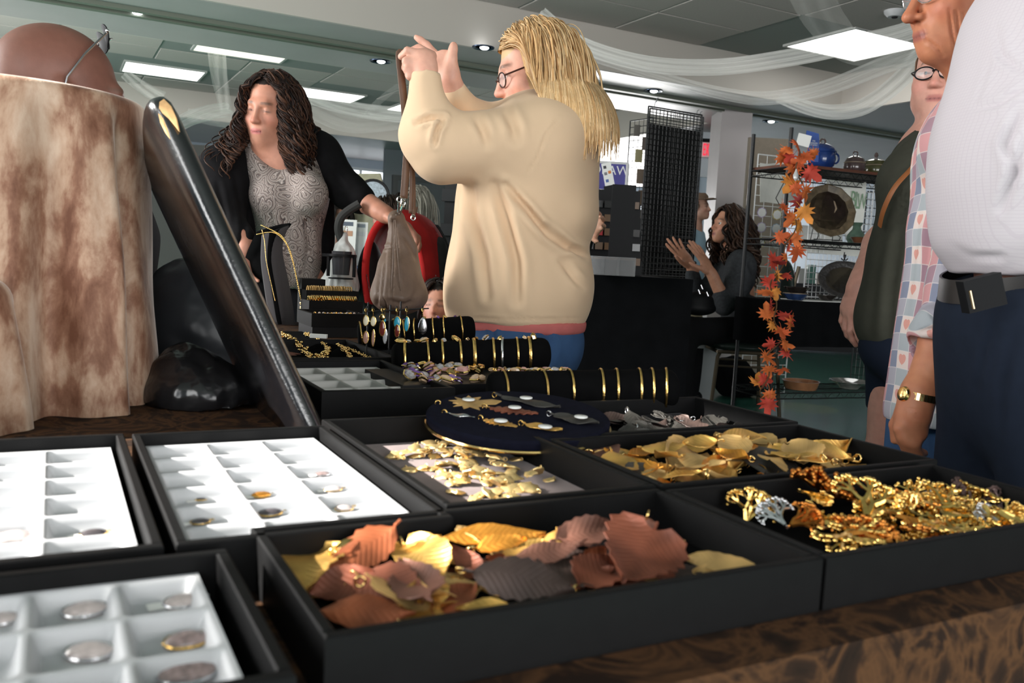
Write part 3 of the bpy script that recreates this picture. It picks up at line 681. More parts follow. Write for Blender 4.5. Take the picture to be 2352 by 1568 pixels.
# --- the woman in the beige sweater, both hands raised
def beige_woman():
    d = 2.36; base = J(1190, 700, d); t = thing('person', 'blonde woman in a beige sweater and jeans, both hands raised in front of her face', 'person', (base[0], base[1], 0))
    fwd = -CR*.95-ZH*.26-CF*.12; hc = J(1226, 165, 2.36)
    feet = [np.array([base[0], base[1], 0])+q for q in (FH*.12+RH*.02, -FH*.12-RH*.02)]
    B = SDF(); hd = head(B, hc, fwd, ZH, 1.0, nose=1.0, jaw=1.08, neck=J(1262, 300, 2.38))
    B.chain([J(1262, 300, 2.38), J(1215, 420, 2.38), J(1190, 600, 2.38), J(1190, 720, 2.38)], [.07, .13, .13, .13], .08)
    B.chain([J(1240, 320, 2.22), J(1010, 335, 2.15), J(975, 180, 2.10)], [.05, .04, .026], .03)
    B.chain([J(1185, 310, 2.5), J(1085, 300, 2.36), J(1040, 205, 2.22)], [.05, .04, .026], .03)
    legs(B, J(1195, 760, 2.36), feet, .08, .045)
    # nearer hand: closed round the strap
    px = 2.10/FPX
    B.ell(J(972, 150, 2.10), (.034, .024, .040), None, .012); B.cap(J(978, 190, 2.10), J(976, 165, 2.10), .027, .028, .015)
    for a, b_, c_, r in (((962, 122), (936, 116), (922, 130), .0088), ((954, 138), (932, 140), (930, 156), .0090), ((950, 154), (934, 160), (938, 174), .0086), ((952, 168), (940, 176), (950, 186), .0078)):
        B.cap(J(*a, 2.09), J(*b_, 2.085), r*1.1, r, .008); B.cap(J(*b_, 2.085), J(*c_, 2.11), r, r*.9, .006); B.cap(J(*c_, 2.11), J(c_[0]+14, c_[1]+6, 2.12), r*.9, r*.8, .006)
    B.cap(J(992, 128, 2.11), J(962, 112, 2.12), .0125, .011, .01); B.cap(J(962, 112, 2.12), J(928, 122, 2.115), .0105, .0088, .006)
    # farther hand: open palm towards us, index finger and thumb up
    B.ell(J(1020, 152, 2.20), (.036, .016, .042), None, .012); B.ell(J(1036, 165, 2.185), (.017, .014, .032), None, .012); B.cap(J(1042, 212, 2.22), J(1032, 180, 2.20), .027, .027, .02)
    for pts, rs in (([(1000, 124), (980, 103), (966, 92), (956, 86)], (.0105, .0092, .0085, .0075)), ([(1000, 132), (978, 124), (966, 134)], (.0100, .0092, .0085)), ([(998, 146), (978, 146), (970, 158)], (.0098, .009, .008)), ([(1000, 160), (984, 164), (978, 174)], (.0088, .008, .0075))):
        B.chain([J(*q, 2.21) for q in pts], rs, .007)
    B.chain([J(1034, 158, 2.185), J(1038, 132, 2.18), J(1041, 112, 2.18), J(1042, 103, 2.18)], [.014, .0115, .010, .0085], .010)
    hl = lambda x, y, z: np.clip(((z > .075-.35*np.clip(y, -.2, .1)-.3*(y < .035))*(y < .092)*1.0), 0, 1)
    solid('body', B, .0042, SKIN, t, base=(.66, .35, .26), heads=[hd], hairline=hl, hcol=(.56, .36, .18), mott=.10)
    eyes(hd, t, (.10, .14, .16)); glasses(hd, t, mat('tortoise', (.05, .02, .015), rough=.2), .0022, .025, .019, drop=.004)
    ear = MB(); ear.tube([hd['L'](-.078, -.012, -.038+.0)+ZH*0-np.array([0, 0, .012])+RH*.006*math.cos(a)+ZH*.010*math.sin(a) for a in np.linspace(0, 2*PI, 15)[:-1]], .0011, 6, closed=True); obj('earring', ear, SILV, t)
    S = SDF()
    S.ell(J(1222, 395, d), (.182, .215, .20), None, .06).ell(J(1190, 560, d), (.182, .205, .22), None, .10).ell(J(1185, 690, d), (.196, .205, .17), None, .08)
    S.ell(J(1262, 300, 2.36), (.125, .20, .085), None, .07).ell(J(1300, 500, d), (.07, .15, .06), None, .05).ell(J(1302, 660, d), (.063, .15, .09), None, .05)
    S.cap(J(1235, 335, 2.22), J(1020, 338, 2.15), .094, .082, .06).cap(J(1008, 335, 2.15), J(990, 318, 2.14), .080, .072, .04).cap(J(984, 300, 2.135), J(978, 182, 2.10), .062, .0395, .05)
    S.cap(J(1190, 315, 2.5), J(1092, 296, 2.36), .085, .07, .05).cap(J(1088, 290, 2.35), J(1042, 214, 2.225), .058, .0385, .03)
    S.ell(J(977, 160, 2.10), (.036, .04, .014), None, .004, -1)
    S.plane(J(1185, 738, d), (0, 0, -1))
    cr = [([(955, 282), (985, 272), (1016, 270)], 5, .013), ([(998, 330), (1004, 300), (1020, 272)], 5, .014), ([(1161, 424), (1213, 482), (1257, 538), (1295, 572)], 7, .019), ([(1082, 427), (1088, 500), (1112, 590), (1120, 680)], 9, .015),
          ([(1139, 424), (1161, 500), (1187, 597), (1190, 690)], 10, .016), ([(1257, 520), (1305, 567), (1345, 586)], 7, .017), ([(1283, 275), (1254, 308), (1235, 360), (1209, 401)], 2.6, .0035),
          ([(1050, 425), (1042, 520), (1030, 640)], 9, .006), ([(1290, 600), (1320, 640), (1340, 660)], 7, .008), ([(1095, 270), (1110, 300), (1120, 330)], 9, .010), ([(1160, 250), (1180, 290), (1185, 320)], 10, .010), ([(1020, 728), (1185, 733), (1350, 729)], 2.2, .003)]
    solid('sweater', S, .0065, garment('beige_knit', (.70, .505, .335), va=.03, vs=5, bs=900, bst=.18, bd=.0008, sheen=.15), t, cr, (.004, 9, 3), it=2)
    P = SDF(); P.ell(J(1198, 735, d), (.176, .19, .10), None, .03); P.plane(J(1200, 757, d), (0, 0, -1)); P.plane(J(1200, 728, d), (0, 0, 1))
    solid('shirt_hem', P, .007, garment('coral_tee', (.50, .14, .13), va=.06, vs=30), t)
    S = SDF(); S.ell(J(1205, 785, d), (.162, .175, .15), None, .06); legs(S, J(1205, 800, d), feet, .105, .075, .06)
    S.plane(J(1205, 742, d), (0, 0, 1))
    solid('jeans', S, .010, garment('denim', (.035, .075, .16), va=.25, vs=9, bs=700, bst=.25), t, [([(1250, 760), (1270, 790), (1262, 830)], 6, .008), ([(1130, 750), (1140, 800)], 5, .006)])
    shoe_pair(t, feet, fwd, BLACKP)
    sh = [(J(1262, 310, 2.36), J(1225, 330, 2.24), .105), (J(1262, 320, 2.36), J(1222, 420, 2.36), .19)]
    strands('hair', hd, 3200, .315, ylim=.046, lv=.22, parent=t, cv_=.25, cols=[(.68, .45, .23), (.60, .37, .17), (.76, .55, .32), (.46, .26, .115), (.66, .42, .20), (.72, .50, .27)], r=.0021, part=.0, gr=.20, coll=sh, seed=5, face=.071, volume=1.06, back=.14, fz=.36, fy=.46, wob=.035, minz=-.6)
    return t
bw = beige_woman()

# --- the curly-haired woman in a black cardigan
def m_paisley(m, nt, b):
    v = coords(nt); n1 = noise(nt, v, 16, 4, .6); vo = N(nt, 'ShaderNodeTexVoronoi'); vo.inputs['Scale'].default_value = 19
    ad = N(nt, 'ShaderNodeVectorMath', operation='ADD'); sc_ = N(nt, 'ShaderNodeVectorMath', operation='SCALE'); sc_.inputs['Scale'].default_value = .13
    nn = N(nt, 'ShaderNodeTexNoise'); nn.inputs['Scale'].default_value = 9; nt.links.new(v, nn.inputs['Vector']); nt.links.new(nn.outputs['Color'], sc_.inputs[0]); nt.links.new(v, ad.inputs[0]); nt.links.new(sc_.outputs[0], ad.inputs[1])
    nt.links.new(ad.outputs[0], vo.inputs['Vector'])
    f = mth(nt, 'FRACT', mth(nt, 'MULTIPLY_ADD', vo.outputs['Distance'], 5.5, mth(nt, 'MULTIPLY', n1, 2.6)))
    c = ramp(nt, f, [(0, (.03, .026, .03)), (.22, (.50, .42, .38)), (.45, (.16, .12, .11)), (.62, (.62, .54, .50)), (.8, (.06, .05, .05)), (1, (.30, .22, .20))]); nt.links.new(c, b.inputs['Base Color']); b.inputs['Roughness'].default_value = .85
PAIS = custom('paisley_blouse', m_paisley)
def curly_woman():
    d = 3.15; base = J(665, 700, 3.25); t = thing('person', 'woman with long dark curly hair, black cardigan and paisley blouse, looking down at the table', 'person', (base[0], base[1], 0))
    B = SDF(); hc = J(621, 252, 3.06); fwd = -CF*.86-CR*.24-ZH*.24
    hd = head(B, hc, fwd, ZH+CR*.10, .97, nose=.95, jaw=1.12, neck=J(640, 352, 3.16))
    B.ell(J(645, 365, 3.12), (.12, .085, .07), None, .06)
    B.chain([J(640, 352, 3.16), J(650, 430, 3.18), J(665, 640, 3.25)], [.07, .12, .12], .06)
    B.chain([J(730, 350, 3.22), J(795, 438, 3.15), J(885, 492, 3.05)], [.06, .047, .032], .03)
    hand(B, J(888, 494, 3.05), CR*.8-CU*.4, -CU, -1, 1.0, (.5, .5, .5, .5))
    B.chain([J(520, 385, 3.08), J(512, 500, 2.98), J(566, 566, 2.88)], [.06, .045, .028], .03)
    hand(B, J(564, 562, 2.88), CR*.34-CU*.92, -CF*.3+CR*.6, -1, 1.0, (.28, .25, .3, .35), spread=.16)
    feet = [np.array([base[0], base[1], 0])+q for q in (RH*.12, -RH*.12)]
    legs(B, J(665, 660, 3.25), feet, .08, .045)
    hl = lambda x, y, z: ((z > .088-.5*np.clip(np.abs(x)-.03, 0, 1))*(y < .09)+(y < .01)*(z > -.05) > 0)*1.0
    solid('body', B, .0048, SKIN, t, base=(.54, .245, .165), heads=[hd], hairline=hl, hcol=(.02, .012, .010), mott=.05, lip=(.46, .13, .12))
    S = SDF(); S.ell(J(662, 440, 3.16), (.150, .125, .17), None, .05).ell(J(712, 445, 3.06), (.065, .06, .07), None, .05).ell(J(618, 450, 3.06), (.065, .06, .07), None, .05).ell(J(662, 590, 3.18), (.120, .125, .20), None, .08)
    S.cap(J(580, 345, 3.10), J(600, 390, 3.06), .035, .045, .03).cap(J(705, 345, 3.16), J(690, 400, 3.08), .03, .045, .03)
    S.ell(J(645, 335, 3.02), (.095, .09, .075), None, .02, -1); S.plane(J(665, 660, 3.2), (0, 0, -1))
    solid('blouse', S, .007, PAIS, t, [([(660, 470), (655, 550), (668, 640)], 8, .008), ([(700, 490), (712, 560), (700, 640)], 7, .007), ([(620, 490), (625, 560)], 7, .006)], it=2)
    S = SDF(); S.cap(J(560, 350, 3.16), J(512, 395, 3.08), .075, .085, .06).cap(J(515, 395, 3.08), J(510, 500, 2.99), .088, .07, .05).cap(J(510, 500, 2.99), J(556, 550, 2.90), .068, .048, .04)
    S.cap(J(705, 330, 3.22), J(732, 358, 3.20), .065, .075, .05).cap(J(732, 358, 3.20), J(800, 440, 3.14), .078, .062, .05).cap(J(800, 440, 3.14), J(828, 458, 3.11), .060, .052, .03)
    S.cap(J(548, 420, 3.14), J(552, 690, 3.18), .085, .09, .06).cap(J(742, 420, 3.24), J(742, 690, 3.24), .045, .04, .05).ell(J(650, 420, 3.34), (.17, .09, .25), None, .08).ell(J(650, 620, 3.36), (.17, .09, .25), None, .08)
    solid('cardigan', S, .008, garment('black_knit', (.0075, .007, .008), va=.2, vs=30), t, [([(500, 420), (520, 520), (530, 600)], 6, .008), ([(760, 400), (790, 430)], 5, .006), ([(540, 400), (560, 500), (560, 620)], 6, .007)], (.004, 10, 4))
    S = SDF(); S.ell(J(665, 690, 3.25), (.15, .13, .14), None, .05); legs(S, J(665, 700, 3.25), feet, .095, .07); S.plane(J(665, 655, 3.25), (0, 0, 1))
    solid('trousers', S, .012, garment('dark_trousers', (.012, .012, .015)), t); shoe_pair(t, feet, fwd, BLACKP)
    sh = [(J(560, 350, 3.14), J(515, 400, 3.06), .095), (J(700, 335, 3.20), J(735, 360, 3.18), .085), (J(640, 360, 3.14), J(655, 460, 3.14), .12)]
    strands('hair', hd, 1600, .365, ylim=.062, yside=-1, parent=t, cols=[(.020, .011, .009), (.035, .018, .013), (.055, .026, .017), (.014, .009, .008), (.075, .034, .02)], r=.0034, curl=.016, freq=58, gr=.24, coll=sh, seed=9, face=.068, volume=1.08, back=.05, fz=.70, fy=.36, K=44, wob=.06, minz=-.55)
    return t
cw = curly_woman()

# --- the seated woman, hands lifted
def seated_woman():
    d = 6.1; base = J(1690, 800, d); t = thing('person', 'seated woman with dark curly hair, grey top and black trousers, hands held up', 'person', (base[0], base[1], 0))
    B = SDF(); hc = J(1672, 518, d); fwd = -CR*.93-CF*.30+ZH*.14; hd = head(B, hc, fwd, ZH, 1.06, neck=J(1690, 590, d))
    B.chain([J(1690, 590, d), J(1695, 640, d), J(1712, 745, d)], [.075, .095, .09], .05)
    B.chain([J(1702, 610, 5.93), J(1668, 700, 5.88), J(1634, 628, 5.84)], [.06, .05, .036], .03)
    hand(B, J(1633, 625, 5.84), CU*.86-CR*.50, -CR*.6-CU*.2+CF*.6, 1, 1.35, (.06, .05, .08, .1), (.55, .2), .12, r=1.0)
    B.chain([J(1675, 615, 6.28), J(1600, 690, 6.26), J(1588, 612, 6.2)], [.06, .05, .036], .03)
    hand(B, J(1588, 610, 6.2), CU*.75-CR*.62, CR*.5-CF*.7, -1, 1.35, (.06, .05, .08, .1), (.5, .2), .12)
    for q, kx in ((5.95, 1578), (6.25, 1600)):
        B.chain([J(1705, 760, q), J(kx, 758, q), J(kx-18, 925, q)], [.09, .06, .045], .05)
    solid('body', B, .0085, SKIN, t, base=(.56, .27, .17), heads=[hd], hairline=lambda x, y, z: ((z > .085)+(y < .0)*(z > -.06) > 0)*1., hcol=(.02, .013, .01))
    eyes(hd, t)
    S = SDF(); S.ell(J(1695, 630, d), (.125, .19, .16), None, .06).ell(J(1706, 720, d), (.155, .20, .13), None, .07).ell(J(1660, 650, d), (.07, .16, .07), None, .05).ell(J(1716, 765, d), (.165, .215, .09), None, .05)
    S.cap(J(1702, 605, 5.95), J(1690, 660, 5.90), .098, .085, .05).cap(J(1690, 660, 5.9), J(1664, 700, 5.87), .08, .068, .04).cap(J(1664, 700, 5.87), J(1655, 684, 5.86), .062, .058, .03)
    S.cap(J(1675, 610, 6.25), J(1604, 690, 6.27), .09, .075, .05).cap(J(1602, 690, 6.26), J(1590, 630, 6.21), .07, .05, .03)
    solid('top', S, .011, garment('charcoal_knit', (.05, .053, .058), va=.2, vs=60), t, [([(1690, 690), (1720, 700), (1748, 690)], 5, .02), ([(1680, 720), (1720, 732), (1752, 722)], 5, .02), ([(1650, 620), (1665, 660)], 4, .012), ([(1720, 600), (1735, 640)], 5, .012)], (.007, 8, 2))
    S = SDF()
    for q, kx in ((5.95, 1578), (6.25, 1600)):
        S.cap(J(1710, 765, q), J(kx, 758, q), .115, .085, .06).cap(J(kx, 758, q), J(kx-18, 922, q), .085, .06, .05)
    solid('trousers', S, .013, garment('black_trousers', (.010, .010, .011)), t)
    a1 = J(1560, 925, 5.95); a2 = J(1582, 925, 6.25); shoe_pair(t, [a1, a2], -RH, BLACKP)
    w_ = MB(); w_.tube([J(1590+8*math.cos(a), 604+3*math.sin(a), 6.2-.03*math.sin(a)) for a in np.linspace(0, 2*PI, 13)[:-1]], .008, 6, closed=True); obj('wristband', w_, BLACKP, t)
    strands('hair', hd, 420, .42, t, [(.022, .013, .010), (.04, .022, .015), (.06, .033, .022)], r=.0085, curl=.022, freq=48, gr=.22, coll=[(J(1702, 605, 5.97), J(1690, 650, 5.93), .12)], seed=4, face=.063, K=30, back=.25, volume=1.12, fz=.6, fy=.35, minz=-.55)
seated_woman()

# --- olive-tunic woman
def olive_woman():
    d = 2.45; base = J(2090, 800, d); t = thing('person', 'woman in an olive tunic and dark shorts with black-rimmed glasses, mostly hidden by plaid shirt', 'person', (base[0], base[1], 0))
    B = SDF(); hc = J(2168, 178, d); fwd = -CR*.60-CF*.80-ZH*.06; hd = head(B, hc, fwd, ZH, 1.0, jaw=1.15, neck=J(2190, 300, 2.5))
    B.ell(J(2165, 325, 2.45), (.10, .10, .06), None, .05)
    B.chain([J(2190, 300, 2.5), J(2150, 420, 2.5), J(2110, 640, 2.5), J(2095, 780, 2.5)], [.08, .13, .13, .12], .06)
    B.chain([J(2140, 400, 2.62), J(2022, 560, 2.62), J(1968, 660, 2.58)], [.05, .045, .030], .03)
    hand(B, J(1970, 655, 2.58), -CU*.93-CR*.32, CR*.7+CF*.3, 1, 1.0, (.35, .4, .45, .5), (.5, .35))
    feet = [np.array([base[0], base[1], 0])+q for q in (RH*.02-FH*.1, RH*.02+FH*.12)]
    legs(B, J(2090, 800, d), feet, .085, .045)
    solid('body', B, .0048, SKIN, t, base=(.62, .31, .24), heads=[hd], hairline=lambda x, y, z: (z > .095)*1., hcol=(.10, .05, .03), mott=.04)
    eyes(hd, t, (.12, .15, .18)); glasses(hd, t, BLACKP, .0021, .026, .017)
    S = SDF(); S.ell(J(2150, 395, d), (.13, .14, .13), None, .05).ell(J(2088, 415, 2.38), (.082, .09, .085), None, .05).ell(J(2108, 620, d), (.140, .145, .26), None, .09).ell(J(2100, 740, d), (.158, .15, .13), None, .07)
    S.cap(J(2140, 305, 2.40), J(2105, 375, 2.38), .032, .05, .04).cap(J(2200, 310, 2.6), J(2180, 400, 2.55), .05, .08, .04)
    S.ell(J(2172, 305, 2.36), (.055, .12, .085), None, .02, -1)
    S.plane(J(2090, 792, d), (0, 0, -1))
    cr = [([(2055+q*9, 400), (2050+q*10, 440), (2045+q*11, 500)], 3, .004) for q in range(6)]+[([(2040, 470), (2010, 620), (1995, 770)], 9, .007), ([(2070, 520), (2050, 650), (2040, 780)], 9, .006)]
    solid('tunic', S, .007, garment('olive_jersey', (.052, .052, .040), va=.08, vs=40), t, cr, it=2)
    S = SDF(); S.ell(J(2092, 800, d), (.14, .13, .1), None, .05)
    for p in feet:
        a = J(2085, 800, d)+(p-np.array([base[0], base[1], 0]))*.7; b_ = np.array([p[0], p[1], .56]); S.cap(a, b_, .095, .072, .05)
    S.plane(J(2050, 965, 2.42), (0, 0, -1))
    solid('shorts', S, .010, garment('navy_denim', (.012, .017, .032)), t); shoe_pair(t, feet, fwd, BLACKP)
    st = MB(); st.tube(smooth_path([J(2130, 345, 2.36), J(2095, 385, 2.29), J(2055, 430, 2.285), J(2030, 480, 2.315), J(2020, 520, 2.36)], 20), .008, 6, flat=.3); obj('bag_strap', st, mat('tan_leather', (.30, .10, .03), rough=.5), t)
    st = MB(); st.tube(smooth_path([J(2150, 290, 2.33), J(2125, 345, 2.30), J(2105, 372, 2.30)], 12), .010, 6, flat=.3); obj('bag_strap', st, BLACKP, t)
    strands('hair', hd, 400, .05, t, [(.10, .05, .03), (.14, .07, .04)], r=.003, gr=.2, seed=6, face=.068, back=1.2, fz=2, fy=-.15, minz=-.2)
olive_woman()

# --- the man in the plaid heart shirt
def heart_plaid(m, nt, b, cell=.0365):
    uv = nt.nodes.new('ShaderNodeUVMap'); sp = N(nt, 'ShaderNodeSeparateXYZ'); nt.links.new(uv.outputs[0], sp.inputs[0])
    u = mth(nt, 'DIVIDE', sp.outputs[0], cell); v = mth(nt, 'DIVIDE', sp.outputs[1], cell)
    fu = mth(nt, 'FRACT', u); fv = mth(nt, 'FRACT', v); iu = mth(nt, 'FLOORED_MODULO', mth(nt, 'FLOOR', u), 3); iv = mth(nt, 'FLOORED_MODULO', mth(nt, 'FLOOR', v), 2)
    idx = mth(nt, 'ADD', mth(nt, 'MULTIPLY', iu, 2), iv); f = mth(nt, 'DIVIDE', mth(nt, 'ADD', idx, .5), 6)
    c = ramp(nt, f, [(0, (.60, .30, .31)), (.1667, (.36, .22, .27)), (.3333, (.74, .62, .58)), (.5, (.40, .43, .46)), (.6667, (.23, .25, .34)), (.8333, (.40, .38, .44))], 'CONSTANT')
    x = mth(nt, 'MULTIPLY', mth(nt, 'SUBTRACT', fu, .5), 3.6); y = mth(nt, 'MULTIPLY', mth(nt, 'SUBTRACT', fv, .47), 3.6)
    x2 = mth(nt, 'MULTIPLY', x, x); y2 = mth(nt, 'MULTIPLY', y, y); q = mth(nt, 'SUBTRACT', mth(nt, 'ADD', x2, y2), 1)
    h = mth(nt, 'SUBTRACT', mth(nt, 'POWER', mth(nt, 'ADD', q, 4), 3), 0)          # keep the base positive
    q3 = mth(nt, 'MULTIPLY', mth(nt, 'MULTIPLY', q, q), q); heart = mth(nt, 'LESS_THAN', mth(nt, 'SUBTRACT', q3, mth(nt, 'MULTIPLY', x2, mth(nt, 'MULTIPLY', y2, y))), 0)
    sel = mth(nt, 'MULTIPLY', heart, mth(nt, 'COMPARE', idx, 2, .1)); c = mix(nt, sel, c, (.70, .33, .28))
    ln = mth(nt, 'MAXIMUM', mth(nt, 'GREATER_THAN', mth(nt, 'ABSOLUTE', mth(nt, 'SUBTRACT', fu, .5)), .475), mth(nt, 'GREATER_THAN', mth(nt, 'ABSOLUTE', mth(nt, 'SUBTRACT', fv, .5)), .475))
    c = mix(nt, mth(nt, 'MULTIPLY', ln, .6), c, (.75, .70, .68)); nt.links.new(c, b.inputs['Base Color']); b.inputs['Roughness'].default_value = .9
PLAID = custom('heart_plaid', heart_plaid)
def uv_by(o, fn):
    me = o.data; V = np.zeros(len(me.vertices)*3, np.float32); me.vertices.foreach_get('co', V); V = V.reshape(-1, 3)+wloc(o)
    U = fn(V); uv = me.uv_layers.new(name='UVMap'); idx = np.zeros(len(me.loops), np.int32); me.loops.foreach_get('vertex_index', idx); uv.data.foreach_set('uv', U[idx].astype(np.float32).ravel())
def uv_axis(A, B, r, tw=0.0):
    ax = nrm(B-A); e1 = nrm(-CF-ax*(-CF@ax)); e2 = np.cross(ax, e1)
    def fn(V): D = V-A; t = D@ax; a = np.arctan2(D@e2, D@e1); return np.stack([a*r+tw+.004*np.sin(t*30), -t+.004*np.sin(a*3)], 1)
    return fn
def plaid_man():
    J = lambda x, y, dd: at(x, y, dd+.09)
    d = 1.66; base = J(2200, 800, 1.74); t = thing('person', 'tanned older man in a pastel plaid heart shirt with a gold watch, facing the table', 'person', (base[0], base[1], 0))
    B = SDF(); hc = J(2213, -14, d); fwd = -CR*.97-ZH*.12-CF*.12; hd = head(B, hc, fwd, ZH, 1.05, nose=1.12, jaw=1.05, neck=J(2275, 165, 1.70))
    B.cap(hd['L'](0, .03, -.095), J(2262, 190, 1.68), .036, .052, .04)
    B.chain([J(2275, 165, 1.7), J(2255, 400, 1.76), J(2205, 700, 1.78)], [.062, .075, .075], .05)
    B.chain([J(2250, 310, 1.62), J(2215, 640, 1.57), J(2178, 760, 1.545), J(2106, 912, 1.53)], [.05, .045, .043, .028], .03)
    W = J(2108, 905, 1.53); B.cap(W, J(2100, 945, 1.53), .029, .030, .02)
    B.ell(J(2092, 975, 1.53), (.030, .022, .040), None, .02)
    for q, (x, y) in enumerate(((2066, 985), (2074, 1003), (2086, 1014), (2100, 1018))):
        B.cap(J(x+16, y-22, 1.525), J(x, y, 1.52), .0115, .0105, .008); B.cap(J(x, y, 1.52), J(x+8, y+26, 1.535), .0105, .0095, .006); B.cap(J(x+8, y+26, 1.535), J(x+22, y+22, 1.55), .0095, .008, .006)
    B.cap(J(2076, 945, 1.545), J(2056, 975, 1.55), .013, .011, .01); B.cap(J(2056, 975, 1.55), J(2056, 1010, 1.55), .0105, .009, .006)
    feet = [np.array([base[0], base[1], 0])+q for q in (FH*.12, -FH*.10+RH*.03)]
    legs(B, J(2200, 800, 1.76), feet, .075, .045)
    nl = [([(2180+q*16, 20+q*6), (2185+q*17, 70+q*6), (2195+q*17, 120+q*4)], 3.2, .0032) for q in range(5)]+[([(2105, 50), (2120, 75), (2128, 100)], 3, .003), ([(2128, 92), (2152, 110), (2165, 128)], 3.5, .003)]+[([(2085+2*q, 938+q*9), (2130, 948+q*9)], 2.5, .0015) for q in range(3)]
    hl = lambda x, y, z: ((z > .06)*(y < .07)+(y < -.05)*(z > -.04) > 0)*1.0
    solid('body', B, .0038, SKIN, t, nl, base=(.52, .20, .105), heads=[hd], mott=.16, lip=(.36, .11, .08), hairline=hl, hcol=(.20, .18, .17))
    eyes(hd, t); glasses(hd, t, SILV, .0013, .024, .018, drop=-.004)
    S = SDF(); S.ell(J(2245, 390, 1.74), (.118, .17, .18), None, .06).cap(J(2210, 560, 1.74), J(2164, 940, 1.75), .106, .116, .08).ell(J(2300, 330, 1.76), (.13, .18, .13), None, .06)
    S.cap(J(2262, 215, 1.66), J(2215, 330, 1.66), .062, .085, .05).plane(J(2150, 972, 1.74), -ZH)
    S.ell(J(2235, 175, 1.66), (.052, .08, .06), None, .015, -1)
    u1 = lambda V: np.stack([V@RH*1.0+.55*(V@FH)-.04*np.sin(V[:, 2]*14), V[:, 2]+.015*np.sin(V@RH*22)], 1)
    cr = [([(2150, 330), (2110, 470), (2090, 640), (2075, 760)], 8, .006), ([(2170, 420), (2135, 560), (2120, 700)], 8, .006), ([(2120, 840), (2090, 960)], 7, .005), ([(2190, 250), (2160, 330), (2140, 420)], 6, .006)]
    o = solid('shirt', S, .0058, PLAID, t, cr, it=2); uv_by(o, uv_axis(J(2245, 390, 1.74), J(2164, 940, 1.75), .125))
    S = SDF(); S.cap(J(2262, 300, 1.60), J(2240, 470, 1.58), .078, .070, .03).cap(J(2240, 470, 1.58), J(2212, 660, 1.56), .070, .060, .03).cap(J(2212, 660, 1.56), J(2186, 735, 1.55), .060, .056, .03)
    o = solid('sleeve', S, .0058, PLAID, t, [([(2160, 520), (2180, 620), (2190, 700)], 6, .006), ([(2200, 540), (2215, 640)], 6, .005)], it=2); uv_by(o, uv_axis(J(2262, 300, 1.60), J(2186, 735, 1.55), .068, .02))
    S = SDF(); S.cap(J(2184, 742, 1.55), J(2158, 778, 1.545), .0600, .058, .01); S.ell(J(2150, 792, 1.54), (.050, .05, .028), None, .01, -1); S.cap(J(2140, 738, 1.52), J(2205, 790, 1.53), .026, .024, .02)
    o = solid('rolled_cuff', S, .005, PLAID, t, [([(2112, 762), (2150, 752), (2190, 795)], 4, .005), ([(2135, 716), (2170, 760)], 4, .004)], it=1); uv_by(o, lambda V: np.stack([V@RH*.7+.7*V[:, 2], V[:, 2]*.7-.7*(V@RH)+.02], 1))
    cm = MB()
    for dz, sx in ((0, 0), (.02, 1)):
        A = smooth_path([J(2288, 92, 1.62), J(2245, 135, 1.585), J(2205, 195, 1.565), J(2172, 258, 1.575)], 14); Bv = smooth_path([J(2300, 130, 1.60), J(2275, 185, 1.56), J(2238, 235, 1.545), J(2185, 268, 1.565)], 14)
    G = np.stack([A*(1-s)+Bv*s+(-CF)*.012*math.sin(PI*s) for s in np.linspace(0, 1, 6)], 1); cm.sheet(G, .004)
    o = obj('collar', cm, PLAID, t, angle=None); uv_by(o, lambda V: np.stack([V@RH*.75-V[:, 2]*.65, V[:, 2]*.75+V@RH*.65], 1))
    S = SDF(); S.ell(J(2200, 880, 1.76), (.10, .12, .12), None, .05); legs(S, J(2200, 860, 1.76), feet, .095, .07); S.plane(J(2200, 860, 1.76), ZH)
    solid('jeans', S, .011, MATS['denim'], t); shoe_pair(t, feet, fwd, BLACKP)
    wt = MB(); ax = nrm(J(2100, 945, 1.53)-W); e1 = nrm(np.cross(ax, CF)); e2 = np.cross(ax, e1)
    wc = J(2112, 908, 1.53); ring = [wc+.0335*(e1*math.cos(a)+e2*math.sin(a))+ax*.004*math.sin(a) for a in np.linspace(0, 2*PI, 33)[:-1]]
    for i in range(32):
        a, b_ = ring[i], ring[(i+1) % 32]; m_ = (a+b_)/2; tx = nrm(b_-a); rd = nrm(m_-wc); wt.box((-.0029, -.0012, -.0065), (.0029, .0022, .0065), mat3(tx, rd, ax), m_)
    w_ = obj('watch', wt, BGOLD, t, smooth=False)
    rd = nrm(-CR*.95-CF*.3+CU*.1); fc = wc+rd*.036; M_ = mat3(nrm(np.cross(ax, rd)), ax, rd); f = MB(); f.lathe([(0, -.004), (.0135, -.004), (.0145, 0), (.0125, .004), (.011, .0045), (0, .0045)], 20, fc, M=M_); obj('watch_case', f, BGOLD, w_)
plaid_man()

